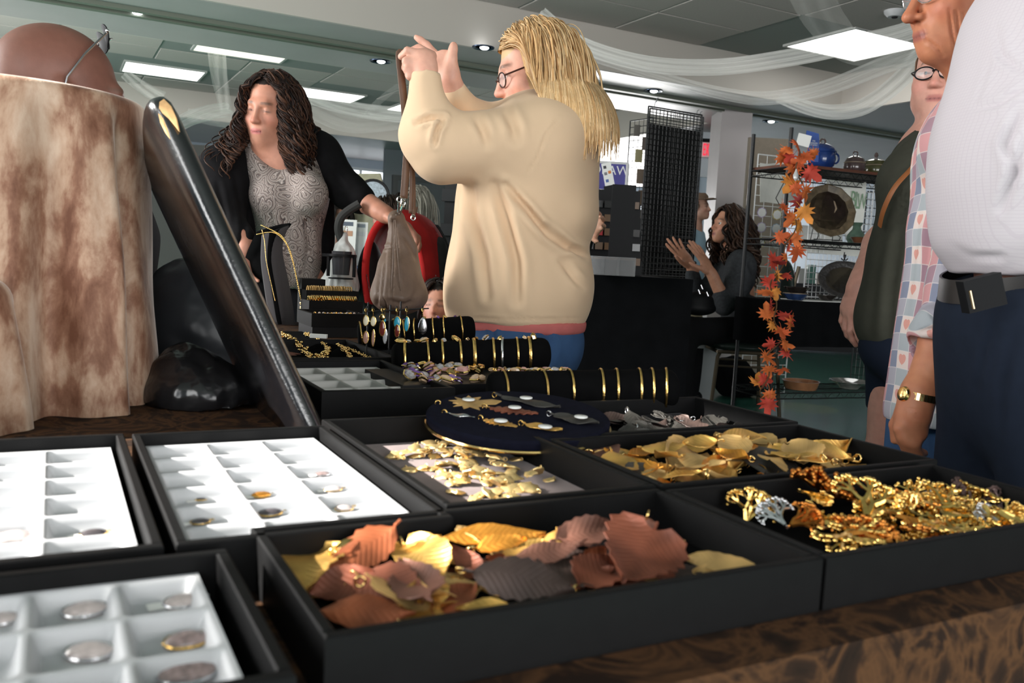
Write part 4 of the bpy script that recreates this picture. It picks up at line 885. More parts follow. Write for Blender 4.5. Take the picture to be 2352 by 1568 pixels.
# --- the man in the white shirt at the frame's edge
def m_grid(m, nt, b):
    v = coords(nt); sp = N(nt, 'ShaderNodeSeparateXYZ'); nt.links.new(v, sp.inputs[0])
    a = mth(nt, 'ADD', sp.outputs[0], mth(nt, 'MULTIPLY', sp.outputs[1], .35)); l1 = mth(nt, 'LESS_THAN', mth(nt, 'FRACT', mth(nt, 'DIVIDE', a, .0052)), .2); l2 = mth(nt, 'LESS_THAN', mth(nt, 'FRACT', mth(nt, 'DIVIDE', sp.outputs[2], .0052)), .2)
    c = mix(nt, mth(nt, 'MULTIPLY', mth(nt, 'MAXIMUM', l1, l2), .5), (.55, .505, .535), (.48, .425, .47)); nt.links.new(c, b.inputs['Base Color']); b.inputs['Roughness'].default_value = .9
WGRID = custom('white_grid_shirt', m_grid)
def white_man():
    d = 1.40; base = J(2400, 800, d); t = thing('person', 'man in a white finely checked shirt, dark belt and navy trousers at the table corner', 'person', (base[0], base[1], 0))
    B = SDF(); hc = J(2470, -330, d); fwd = -CR*.95-ZH*.15; hd = head(B, hc, fwd, ZH, 1.02, neck=J(2490, -130, d))
    B.chain([J(2490, -130, d), J(2420, 180, d), J(2400, 480, d), J(2400, 700, d)], [.07, .10, .10, .10], .06)
    B.chain([J(2520, -20, 1.26), J(2560, 330, 1.24), J(2540, 640, 1.20)], [.05, .045, .03], .03); hand(B, J(2540, 640, 1.20), -ZH, CR, 1, 1.0, (.4, .4, .45, .5))
    feet = [np.array([base[0], base[1], 0])+q for q in (FH*.13, -FH*.13)]
    legs(B, J(2400, 760, d), feet, .08, .05)
    solid('body', B, .006, SKIN, t, base=(.55, .27, .19), heads=[hd], hairline=lambda x, y, z: ((z > .07)*(y < .08)+(y < -.03)*(z > -.05) > 0)*1., hcol=(.22, .2, .19))
    S = SDF(); S.ell(J(2432, 150, d), (.140, .19, .20), None, .08).ell(J(2372, 470, d), (.142, .165, .125), None, .10).ell(J(2402, 330, d), (.150, .18, .15), None, .08)
    S.cap(J(2470, -20, 1.45), J(2440, 90, 1.42), .10, .13, .06)
    S.cap(J(2510, -10, 1.28), J(2528, 250, 1.26), .075, .068, .03)
    S.ell(J(2330, 560, 1.40), (.10, .14, .05), None, .05).ell(J(2398, 615, 1.40), (.126, .158, .07), None, .03); S.plane(J(2300, 634, 1.3), nrm(-ZH+RH*.12))
    cr = [([(2340, 260), (2310, 330), (2330, 400)], 9, .007), ([(2352, 200), (2290, 240), (2230, 250)], 6, .005), ([(2300, 480), (2330, 400), (2350, 340)], 10, .008), ([(2180, 560), (2230, 590), (2300, 590)], 8, .006), ([(2275, 130), (2262, 180), (2240, 240)], 5, .004), ([(2285, 60), (2300, 130), (2340, 160)], 8, .006)]
    solid('shirt', S, .0055, WGRID, t, cr, (.003, 10, 8), it=2)
    S = SDF(); S.ell(J(2390, 700, d), (.115, .15, .12), None, .05); legs(S, J(2390, 740, d), feet, .105, .075, .07); S.ell(J(2330, 800, 1.40), (.085, .13, .16), None, .08)
    S.plane(J(2300, 668, 1.3), nrm(ZH-RH*.30))
    solid('trousers', S, .008, garment('navy_trousers', (.012, .017, .030), va=.1, vs=40), t, [([(2290, 720), (2262, 800), (2240, 900), (2225, 1050)], 6, .008), ([(2330, 760), (2300, 900), (2290, 1050)], 9, .006)]); shoe_pair(t, feet, fwd, BLACKP)
    bl = MB(); c0 = J(2385, 624, d); P = []
    for a in np.linspace(0, 2*PI, 41)[:-1]:
        p = c0+RH*.131*math.cos(a)+FH*.168*math.sin(a); p[2] += .30*.131*math.cos(a); P.append(p)
    vs = []; n_ = len(P)
    for p in P:
        o_ = nrm(np.array([p[0]-c0[0], p[1]-c0[1], 0])); vs += [p-ZH*.019, p-ZH*.019+o_*.004, p+ZH*.019+o_*.004, p+ZH*.019]
    bl.add(vs, [(i*4+j, i*4+(j+1) % 4, ((i+1) % n_)*4+(j+1) % 4, ((i+1) % n_)*4+j) for i in range(n_) for j in range(4)])
    obj('belt', bl, mat('dark_leather', (.015, .013, .013), rough=.4), t)
    h = MB(); M_ = mat3(nrm(RH*.95+ZH*.30), FH, nrm(ZH*.95-RH*.30)); h.box((-.027, -.011, -.023), (.027, .011, .023), M_, J(2254, 672, 1.23)); ho = obj('phone_case', h, mat('case_black', (.005, .005, .006), rough=.6, spec=.15), t, smooth=False)
    h = MB(); h.tube([J(2220, 672, 1.222)+M_@np.array([-.002, -.014, z]) for z in np.linspace(-.022, .004, 6)], .0022, 8); obj('clip', h, mat('brass_clip', (.35, .28, .18), rough=.3, metal=1), ho)
    strands('hair', hd, 200, .08, t, [(.2, .18, .17)], r=.004, gr=.2, seed=3, back=1.0, fz=.6)
white_man()

# --- the bald man behind the velvet stand
def bald_man():
    d = 1.62; base = J(130, 420, 1.75); t = thing('person', 'bald man with wire sunglasses pushed up on his head, behind the velvet stand', 'person', (base[0], base[1], 0))
    B = SDF(); hc = J(150, 232, d); fwd = CR*.84+CF*.52-ZH*.02; hd = head(B, hc, fwd, ZH, 1.07, neck=J(110, 370, d))
    B.chain([J(110, 370, d), J(100, 520, 1.68), (base[0], base[1], .55)], [.075, .15, .15], .08)
    for q in (-1, 1):
        sh = J(100, 440, 1.66)+FH*q*.19; el = sh+np.array([.10, .0, -.28]); wr = el+RH*.22-ZH*.03; B.chain([sh, el, wr], [.055, .045, .03], .04); hand(B, wr, RH, -ZH, q, 1.0, (.4, .4, .4, .4))
    kn = np.array([base[0], base[1], .52])
    for q in (-1, 1):
        B.chain([kn+RH*q*.1, kn+np.array([-.12, .38, 0])+RH*q*.10, kn+np.array([-.13, .40, 0])+RH*q*.10-ZH*.46], [.08, .06, .045], .05)
    solid('body', B, .0055, SKIN, t, base=(.19, .080, .056), heads=[hd], mott=.05)
    eyes(hd, t)
    S = SDF(); S.chain([J(100, 440, 1.66), J(100, 520, 1.68), (base[0], base[1], .55)], [.14, .19, .18], .08)
    for q in (-1, 1):
        sh = J(100, 440, 1.66)+FH*q*.18; S.cap(sh, sh+np.array([.06, 0, -.18]), .085, .075, .06)
    S.ell(J(112, 380, d), (.07, .07, .06), None, .02, -1); solid('shirt', S, .012, garment('dark_shirt', (.02, .02, .024)), t)
    S = SDF()
    for q in (-1, 1): S.chain([kn+RH*q*.1, kn+np.array([-.12, .38, 0])+RH*q*.10, kn+np.array([-.13, .40, 0])+RH*q*.10-ZH*.43], [.105, .085, .065], .06)
    solid('trousers', S, .014, garment('dark_shirt', (.02, .02, .024)), t); shoe_pair(t, [kn+np.array([-.13, .40, 0])+RH*q*.10 for q in (-1, 1)], FH, BLACKP)
    g = thing('sunglasses', 'rimless dark sunglasses resting on the bald man\'s head', 'sunglasses', J(200, 105, 1.56)); L = hd['L']
    for q in (-1, 1):
        l = MB(); cc = L(q*.030, .060, .116)
        ax = nrm(hd['r']*1.0+hd['f']*-.10*q); ay = nrm(hd['u']*.95-hd['f']*.30); G = np.zeros((7, 7, 3))
        for i in range(7):
            for j in range(7):
                u, v = i/3-1, j/3-1; uu = u*math.sqrt(1-v*v/2); vv = v*math.sqrt(1-u*u/2); G[i, j] = cc+ax*uu*.029+ay*(vv*.021+.004*uu*q)+np.cross(ax, ay)*(.006*(1-uu*uu))
        l.sheet(G, .002); obj('lens', l, mat('smoke_lens', (.010, .011, .013), rough=.5, spec=.1), g)
        l = MB(); l.tube([L(q*.056, .056, .118), L(q*.079, .020, .070), L(q*.086, -.005, .028), L(q*.088, -.012, -.012)], .0017*1.0, 6, flat=1.3); obj('temple', l, mat('gunmetal', (.25, .25, .26), rough=.25, metal=1), g)
        l = MB(); l.ball(L(q*.058, .056, .120), .0035, 8, 6); obj('hinge', l, CHROME, g)
    l = MB(); l.tube([L(-.006, .066, .118), L(0, .070, .120), L(.006, .066, .118)], .0018, 6); obj('bridge', l, CHROME, g)
bald_man()

# --- people farther back, smaller in the picture
def far_person(label, hx, hy, d, fwd, skin, hcol, topc, botc, hlen=.2, curl=0, s=1.0, reach=None, cap=None, seat=False, n=160, tilt=0):
    hc = J(hx, hy, d); base = np.array([hc[0], hc[1], 0]); f = nrm(fwd); side = nrm(np.cross(f, ZH)); t = thing('person', label, 'person', base)
    B = SDF(); hd = head(B, hc, f-ZH*tilt, ZH, s, neck=hc-ZH*.20*s-f*.03); z = hc[2]
    ch = hc-ZH*.36*s-f*.05; pv = hc-ZH*.72*s-f*.05
    B.chain([hc-ZH*.2*s-f*.03, ch, pv], [.06*s, .12*s, .12*s], .06)
    arms = []
    for q in (-1, 1):
        sh = hc-ZH*.27*s-f*.04+side*q*.17*s; el = sh-ZH*.27*s+side*q*.05*s-f*.02; wr = el-ZH*.20*s+f*.12*s
        if reach is not None and q == reach[0]: el = J(*reach[1]); wr = J(*reach[2])
        arms.append((sh, el, wr)); B.chain([sh, el, wr], [.05*s, .042*s, .028*s], .03); hand(B, wr, wr-el, -ZH*.5+side*-q, q, s, (.35, .35, .4, .4))
    if seat:
        kn = [pv+side*q*.12*s+f*.42*s for q in (-1, 1)]; ft = [np.array([k_[0], k_[1], 0]) for k_ in kn]
        for k_, p in zip(kn, ft): B.chain([pv, k_, p+ZH*.06], [.08, .06, .045], .05)
    else:
        ft = [base+side*q*.11*s for q in (-1, 1)]; legs(B, pv, ft, .08*s, .045*s)
    h = .011 if d > 5 else .008
    solid('body', B, h, SKIN, t, base=skin, heads=[hd], hairline=lambda x, y, z: ((z > .07)*(y < .08)+(y < .0)*(z > -.06) > 0)*1., hcol=hcol)
    S = SDF(); S.ell(ch, (.17*s, .14*s, .20*s), mat3(side, f, ZH), .06).ell(pv+ZH*.10, (.17*s, .14*s, .2*s), mat3(side, f, ZH), .08)
    for sh, el, wr in arms: S.cap(sh, el, .07*s, .058*s, .06).cap(el, el*.5+wr*.5, .056*s, .046*s, .03)
    S.ell(hc-ZH*.19*s, (.07, .07, .05), None, .02, -1); solid('top', S, h*1.2, topc, t, None, (.006, 9, 5))
    S = SDF(); S.ell(pv, (.15*s, .13*s, .13*s), mat3(side, f, ZH), .05)
    if seat:
        for k_, p in zip(kn, ft): S.chain([pv, k_, p+ZH*.08], [.10, .08, .06], .05)
    else: legs(S, pv, ft, .095*s, .065*s)
    solid('trousers', S, .016, botc, t)
    shoe_pair(t, ft, f, BLACKP)
    if hlen: strands('hair', hd, n, hlen, t, [np.array(hcol)*q for q in (.7, 1, 1.3)], r=.006, curl=curl, gr=.22, seed=int(hx), face=.065, back=.3, volume=1.08, K=16)
    if cap is not None:
        c_ = MB(); c_.lathe([(.085*s, .07*s), (.082*s, .105*s), (.055*s, .135*s), (0, .142*s)], 18, hc, M=np.stack([side, f, ZH], 1)); c_.box((-.06, .05, .068), (.06, .15, .078), np.stack([side, f, ZH], 1), hc); obj('cap', c_, cap, t)
    return t
DK = garment('dark_maroon', (.035, .022, .025)); BKT = garment('black_tee', (.012, .012, .013))
far_person('woman with grey-blonde hair and a dark top seen from behind, by the far door', 962, 462, 7.6, CF+CR*.3, (.5, .27, .2), (.45, .42, .36), DK, BKT, .30)
far_person('dark-haired person behind the handbag straps at a far table', 925, 474, 8.5, CF*.6-CR*.6, (.4, .2, .14), (.02, .013, .01), garment('orange_top', (.65, .10, .03)), BKT, .1)
far_person('short-haired person low behind the red stroller hood', 886, 488, 6.75, -CR*.8-CF*.3, (.42, .22, .15), (.035, .022, .016), garment('dusty_top', (.10, .10, .11)), BKT, .08, seat=True)
far_person('dark-haired seated person in black beyond the stroller handle', 776, 492, 6.9, CR*.5-CF*.6, (.30, .14, .09), (.012, .009, .008), BKT, BKT, .16, seat=True, tilt=.5)
far_person('man in a light blue shirt and brown cap by the far doorway', 1606, 476, 8.6, -CF*.4+CR*.7, (.45, .25, .18), (.10, .07, .05), garment('light_blue_shirt', (.28, .40, .48)), garment('khaki', (.35, .3, .2)), .05, cap=mat('brown_cap', (.14, .09, .06), rough=.9))
far_person('customer hidden behind the beige sweater, bare forearm and hand reaching out', 1262, 300, 3.7, CF*.6+CR*.7, (.52, .28, .19), (.06, .04, .03), BKT, BKT, .12, reach=(1, (1322, 560, 3.5), (1352, 532, 3.4)))
far_person('toddler behind the bracelet roll, face just showing beside the handbag', 1010, 702, 2.62, -CF*.9-CR*.2, (.55, .27, .19), (.015, .010, .009), BKT, BKT, .06, s=.62)
# ------------------------------------------------------------------ the jewellery tables
TZ = .72
def m_brown(m, nt, b):
    v = coords(nt); n = noise(nt, v, 11, 6, .6, 2.2); n2 = noise(nt, v, 60, 2)
    c = ramp(nt, n, [(.28, (.006, .0035, .002)), (.44, (.026, .012, .006)), (.53, (.085, .038, .015)), (.60, (.018, .008, .004)), (.75, (.010, .005, .003))]); nt.links.new(c, b.inputs['Base Color'])
    b.inputs['Roughness'].default_value = .85; b.inputs['Specular IOR Level'].default_value = .2; bump(nt, b, n2, .15, .001)
BROWN = custom('brown_brocade', m_brown)
def table(label, x0, x1, y0, y1):
    t = thing('folding_table', label, 'table', ((x0+x1)/2, (y0+y1)/2, 0))
    obj('table_top', MB().box((x0+.03, y0+.03, TZ-.035), (x1-.03, y1-.03, TZ-.006)), mat('table_grey', (.4, .4, .4), rough=.6), t, smooth=False)
    for x in (x0+.12, x1-.12):
        for y in (y0+.12, y1-.12): obj('leg', MB().tube([(x, y, 0), (x, y, TZ-.035)], .014, 8), BLACKM, t)
def cloth(label, x0, x1, y0, y1, m, z, zb, name='tablecloth', skip=()):
    mb = MB(); th = .003; mb.box((x0, y0, z-.004), (x1, y1, z))
    def drape(a, b_, nx, ny):
        n = max(8, int(np.hypot(b_[0]-a[0], b_[1]-a[1])/.02)); G = np.zeros((n+1, 7, 3)); dx = nrm(np.array([b_[0]-a[0], b_[1]-a[1], 0]))
        for i in range(n+1):
            p = np.array([a[0], a[1], 0])+(np.array([b_[0]-a[0], b_[1]-a[1], 0]))*i/n; s = i*.02
            for j in range(7):
                f = j/6; w_ = (math.sin(s*22)+.6*math.sin(s*41+1))*.016*f+.02*f; G[i, j] = p+np.array([nx, ny, 0])*(w_+.001)+np.array([0, 0, z-(z-zb)*f])
        mb.sheet(G, -th)
    for k, (a, b_, nx, ny) in dict(f=((x0, y0), (x1, y0), 0, -1), r=((x1, y0), (x1, y1), 1, 0), k=((x1, y1), (x0, y1), 0, 1), l=((x0, y1), (x0, y0), -1, 0)).items():
        if k not in skip: drape(a, b_, nx, ny)
    return tag(obj(name, mb, m, loc=((x0+x1)/2, (y0+y1)/2, z), angle=40), label, 'tablecloth')
table('near folding table under the brown brocade cloth, holding the black trays', -.9, .95, .40, 1.40); table('second folding table running back under the bracelet rolls', .22, .90, 1.41, 2.86)
cloth('dark brown brocade cloth over the near table, hanging in front of the trays', -.9, .955, .395, 1.40, BROWN, TZ, .06, skip=('k',))
cloth('dark brown brocade cloth over the second table behind the velvet rolls', .215, .905, 1.408, 2.87, BROWN, TZ, .06, skip=('f',))
LIN = VELVET
def tray(label, x0, x1, y0, y1, z=TZ+.001, h=.041, wt=.008, rot=0, lin=None, cat='tray', group='black jewellery trays'):
    c = np.array([(x0+x1)/2, (y0+y1)/2, z]); ca, sa = math.cos(rot), math.sin(rot); M = np.array([[ca, -sa, 0], [sa, ca, 0], [0, 0, 1.]])
    a, b_ = (x1-x0)/2, (y1-y0)/2; t = thing('jewellery_tray', label, cat, c, group)
    f = MB(); f.box((-a, -b_, 0), (a, b_, .005), M, c); obj('base', f, BLACKTRAY, t, smooth=False)
    bv = .0012
    for (p, q) in (((-a, -b_), (a, -b_+wt)), ((-a, b_-wt), (a, b_)), ((-a, -b_+wt), (-a+wt, b_-wt)), ((a-wt, -b_+wt), (a, b_-wt))):
        f = MB(); lo = [(p[0], p[1]), (q[0], p[1]), (q[0], q[1]), (p[0], q[1])]; ins = [(p[0]+bv, p[1]+bv), (q[0]-bv, p[1]+bv), (q[0]-bv, q[1]-bv), (p[0]+bv, q[1]-bv)]
        B_ = [M@np.array((*u, .005))+c for u in lo]; T_ = [M@np.array((*u, h-bv))+c for u in lo]; U_ = [M@np.array((*u, h))+c for u in ins]
        f.add(B_+T_+U_, [(3, 2, 1, 0), (0, 1, 5, 4), (1, 2, 6, 5), (2, 3, 7, 6), (3, 0, 4, 7), (4, 5, 9, 8), (5, 6, 10, 9), (6, 7, 11, 10), (7, 4, 8, 11), (8, 9, 10, 11)]); obj('side_wall', f, BLACKTRAY, t, smooth=False)
    f = MB(); f.box((-a+wt+.001, -b_+wt+.001, .005), (a-wt-.001, b_-wt-.001, .0085), M, c); obj('lining', f, lin or LIN, t, smooth=False)
    t['zf'] = z+.0085; return t
GLIN = mat('brown_velvet_lining', (.17, .115, .108), rough=.95, va=.3, vs=18, sheen=.3, spec=.1)
tray('black tray of copper and gold leaf pendants at the near table edge', .130, .503, .440, .640)
tray('black tray of gold coral-like pendants beside the copper leaf tray', .507, .884, .440, .634)
tray('black tray heaped with gold leaf pendants behind the coral tray', .514, .912, .646, .862)
tray('black tray with white inserts in full sun beside the velvet stand', -.140, .068, .618, 1.000)
tray('black tray with white insert between the blown-out tray and the gold discs', .076, .284, .618, .995)
tray('black tray with white insert at the frame\'s lower corner, shaded', -.105, .106, .228, .600) if False else tray('black tray with white insert nearest the camera, out of the sun', -.125, .106, .405, .600, z=TZ+.001)
tray('black tray with brown velvet lining and scattered gold discs', .291, .508, .648, 1.030, lin=GLIN)
tray('black tray of dark grey leaf pendants behind the gold leaf tray', .540, .925, .872, 1.088, rot=.02)
tray('black tray with a greyish compartment insert behind the round velvet pad', .345, .556, 1.225, 1.565, z=TZ+.003)
tray('black tray of gold filigree necklaces below the bust display', .385, .600, 1.60, 1.93, z=TZ+.003)
# compartment inserts: rounded cells pressed into one sheet
def insert(label, x0, x1, y0, y1, z, nx, ny, m, hh=.0205, dep=.0120):
    w_ = .0045; px = np.arange(x0, x1+1e-6, .0021); py = np.arange(y0, y1+1e-6, .0021)
    def prof(p, a, b_, n):
        L = (b_-a-.006)/n; u = np.clip((p-a-.003)/L, 0, n-1e-6); f = (u-np.floor(u))*L; d = np.minimum(f, L-f); d = np.where((p < a+.003) | (p > b_-.003), 0, d)
        return d
    dx = prof(px, x0, x1, nx)[:, None]; dy = prof(py, y0, y1, ny)[None, :]
    k = .004; h_ = np.clip(k-np.abs(dx-dy), 0, None)/k; d = np.minimum(dx, dy)-h_*h_*k*.25
    s = np.clip((d-.0018)/.0065, 0, 1); s = s*s*(3-2*s); H = z+hh-s*dep
    G = np.stack([np.broadcast_to(px[:, None], H.shape), np.broadcast_to(py[None, :], H.shape), H], -1)
    mb = MB(); mb.grid(G); a, b_ = H.shape; id_ = lambda i, j: i*b_+j
    rim = [(i, 0) for i in range(a)]+[(a-1, j) for j in range(1, b_)]+[(i, b_-1) for i in range(a-2, -1, -1)]+[(0, j) for j in range(b_-2, 0, -1)]; o = len(mb.v)
    mb.v += [(*G[i, j][:2], z) for i, j in rim]
    for q in range(len(rim)):
        r2 = (q+1) % len(rim); mb.f.append((id_(*rim[q]), o+q, o+r2, id_(*rim[r2])))
    return tag(obj('compartment_insert', mb, m, loc=((x0+x1)/2, (y0+y1)/2, z), angle=60), label, 'insert', 'compartment inserts')
ZI = TZ+.001+.0086
insert('white compartment insert in the fully sunlit tray', -.128, .056, .630, .988, ZI, 3, 6, WHITEP)
insert('white eighteen-cell insert in the half sunlit tray', .086, .269, .629, .984, ZI, 3, 6, WHITEP)
W2i = insert('white insert in the shaded tray nearest the camera', -.113, .088, .415, .592, ZI, 4, 3, WHITEP) 
insert('greyish insert in the tray behind the round velvet pad', .362, .540, 1.240, 1.550, TZ+.012, 3, 4, mat('greyish_plastic', (.42, .41, .39), rough=.6))
# ---- leaf and pendant shapes
def m_leaf(col, metal, rough, var=.3):
    def fn(m, nt, b):
        v = coords(nt); sp = N(nt, 'ShaderNodeSeparateXYZ'); nt.links.new(v, sp.inputs[0])
        n = noise(nt, v, 70, 4, .6); n3 = noise(nt, v, 28, 2)
        ph = mth(nt, 'SUBTRACT', sp.outputs[1], mth(nt, 'MULTIPLY', mth(nt, 'ABSOLUTE', sp.outputs[0]), .9)); s = mth(nt, 'SINE', mth(nt, 'MULTIPLY', ph, 620))
        s2 = mth(nt, 'POWER', mth(nt, 'ABSOLUTE', s), 10); rib = mth(nt, 'LESS_THAN', mth(nt, 'ABSOLUTE', sp.outputs[0]), .0008)
        h = mth(nt, 'ADD', mth(nt, 'ADD', mth(nt, 'MULTIPLY', s2, .5), rib), mth(nt, 'MULTIPLY', n, .8))
        g = ramp(nt, n3, [(.3, (1-var,)*3), (.7, (1+var, 1+var*.9, 1+var*.8))]); c = mix(nt, 1., col, g, 'MULTIPLY'); nt.links.new(c, b.inputs['Base Color'])
        b.inputs['Metallic'].default_value = metal; b.inputs['Roughness'].default_value = rough; bump(nt, b, h, .34, .0014)
    return fn
LG = custom('gold_leaf', m_leaf((.76, .46, .13), .8, .44, .45)); LT = custom('tan_gold_leaf', m_leaf((.60, .39, .15), .5, .52, .45)); LC = custom('copper_leaf', m_leaf((.34, .10, .042), .5, .48, .5)); LR = custom('rust_leaf', m_leaf((.215, .068, .038), .4, .52, .5))
LB = custom('dark_brown_leaf', m_leaf((.062, .040, .034), .3, .55)); LK = custom('slate_leaf', m_leaf((.055, .052, .047), .35, .55)); LP = custom('pink_brown_leaf', m_leaf((.20, .090, .064), .4, .52, .45))
LO = custom('amber_leaf', m_leaf((.75, .32, .05), .85, .36))
SHAPE = dict(ovate=lambda t: math.sin(PI*t**.75)**.8, round=lambda t: math.sqrt(max(0, 1-(2*t-1)**2))**.85, lance=lambda t: math.sin(PI*t**.9)**1.1*.9, spoon=lambda t: (math.sin(PI*min(1, t**1.5))**.75), heart=lambda t: math.sin(PI*t**.55)**.7)
LEAFS = {}
def leaf_mesh(kind, wr, bend, cup, serr, seed):
    key = (kind, wr, bend, cup, serr, seed)
    if key in LEAFS: return LEAFS[key]
    g = np.random.default_rng(seed); nu, nv = 15, 7; G = np.zeros((nu, nv, 3)); ph = g.uniform(0, 6, 4)
    for i in range(nu):
        t = .01+.98*i/(nu-1); w_ = max(SHAPE[kind](t), .02)*wr/2*(1+serr*(1 if i % 2 else -1)*.7)
        for j in range(nv):
            s = 2*j/(nv-1)-1; rip = .018*math.sin(3.1*t*3+ph[0]+s*2)+.012*math.sin(9*t+ph[1])*abs(s)
            G[i, j] = (s*w_, t-.5, cup*s*s*wr+bend*((t-.5)**2)*2+rip)
    G -= np.array([0, 0, G[:, :, 2].min()]); b = MB(); b.sheet(G, -.012)
    b.tube([G[0, 3]+(0, 0, .006), G[0, 3]+(0.01, -.10, .03)], .018, 5)
    LEAFS[key] = (np.array(b.v), b.f); return LEAFS[key]
def star_mesh(kind, seed=0, th=.02):
    """lobed leaves (maple, oak) of unit size as a thick plate with a raised centre"""
    g = np.random.default_rng(seed); P = []
    if kind == 'maple':
        for a, r in ((-90, .30), (-72, .20), (-55, .42), (-38, .24), (-20, .50), (-2, .30), (14, .58), (28, .34), (42, .56), (58, .30), (74, .58), (90, .72)): P.append((r*math.cos(math.radians(a)), r*math.sin(math.radians(a))))
        P = P+[(-x, y) for x, y in P[-2:0:-1]]
    else:
        for i in range(28):
            t = i/27; w_ = .16*math.sin(PI*t**.8)+.03; P.append((w_*(1.25 if i % 4 < 2 else .72), t-.5))
        P = P+[(-x, y) for x, y in P[::-1]]
    n = len(P); v = []
    for sc_, z in ((1, 0), (1, th), (.5, th*1.6)): v += [(x*sc_*(1 if kind == 'maple' else sc_ if sc_ < 1 else 1), y*(sc_ if kind == 'maple' or sc_ == 1 else .92), z+.04*math.sin(i*1.7+seed)*(sc_ == 1)*.3) for i, (x, y) in enumerate(P)]
    f = [(i, (i+1) % n, n+(i+1) % n, n+i) for i in range(n)]+[(n+i, n+(i+1) % n, 2*n+(i+1) % n, 2*n+i) for i in range(n)]
    c = len(v); v.append((0, 0, th*2)); f += [(2*n+i, 2*n+(i+1) % n, c) for i in range(n)]; c2 = len(v); v.append((0, 0, 0)); f += [((i+1) % n, i, c2) for i in range(n)]
    return np.array(v), f
def frame_px(b0, b1, up):
    """a frame whose y axis runs from b0 to b1 and whose z axis is nearest to up"""
    y = nrm(b1-b0); x = nrm(np.cross(y, up)); z = np.cross(x, y); return mat3(x, y, z)
def put(vf, size, M, c, m, name, label, cat, group, bail=None):
    v = (vf[0]*size)@M.T+c; o = obj(name, (v, vf[1]), m, loc=c, angle=50)
    o.data.transform(Matrix(M.T.tolist()).to_4x4()); o.rotation_euler = Matrix(M.tolist()).to_euler()
    tag(o, label, cat, group)
    if bail is not None:
        r = MB(); p = np.array([0, -.56, .03])*size; r.tube([p+np.array([0, -.05*size-.0035*math.cos(a), .0035*math.sin(a)]) for a in np.linspace(0, 2*PI, 11)[:-1]], .0009, 5, closed=True)
        q = bpy.data.objects.new('bail_ring', mesh_of('bail_ring', r.v, r.f, bail)); C.objects.link(q); q.parent = o
    return o
def leaf_at(p0, p1, wr, up, m, kind='ovate', bend=.1, cup=.1, serr=.08, seed=0, label='', group=None, bail=None, name='leaf_pendant'):
    size = np.linalg.norm(p1-p0); return put(leaf_mesh(kind, wr, bend, cup, serr, seed), size, frame_px(p0, p1, up), (p0+p1)/2, m, name, label, 'pendant', group, bail)
ZF = TZ+.0095
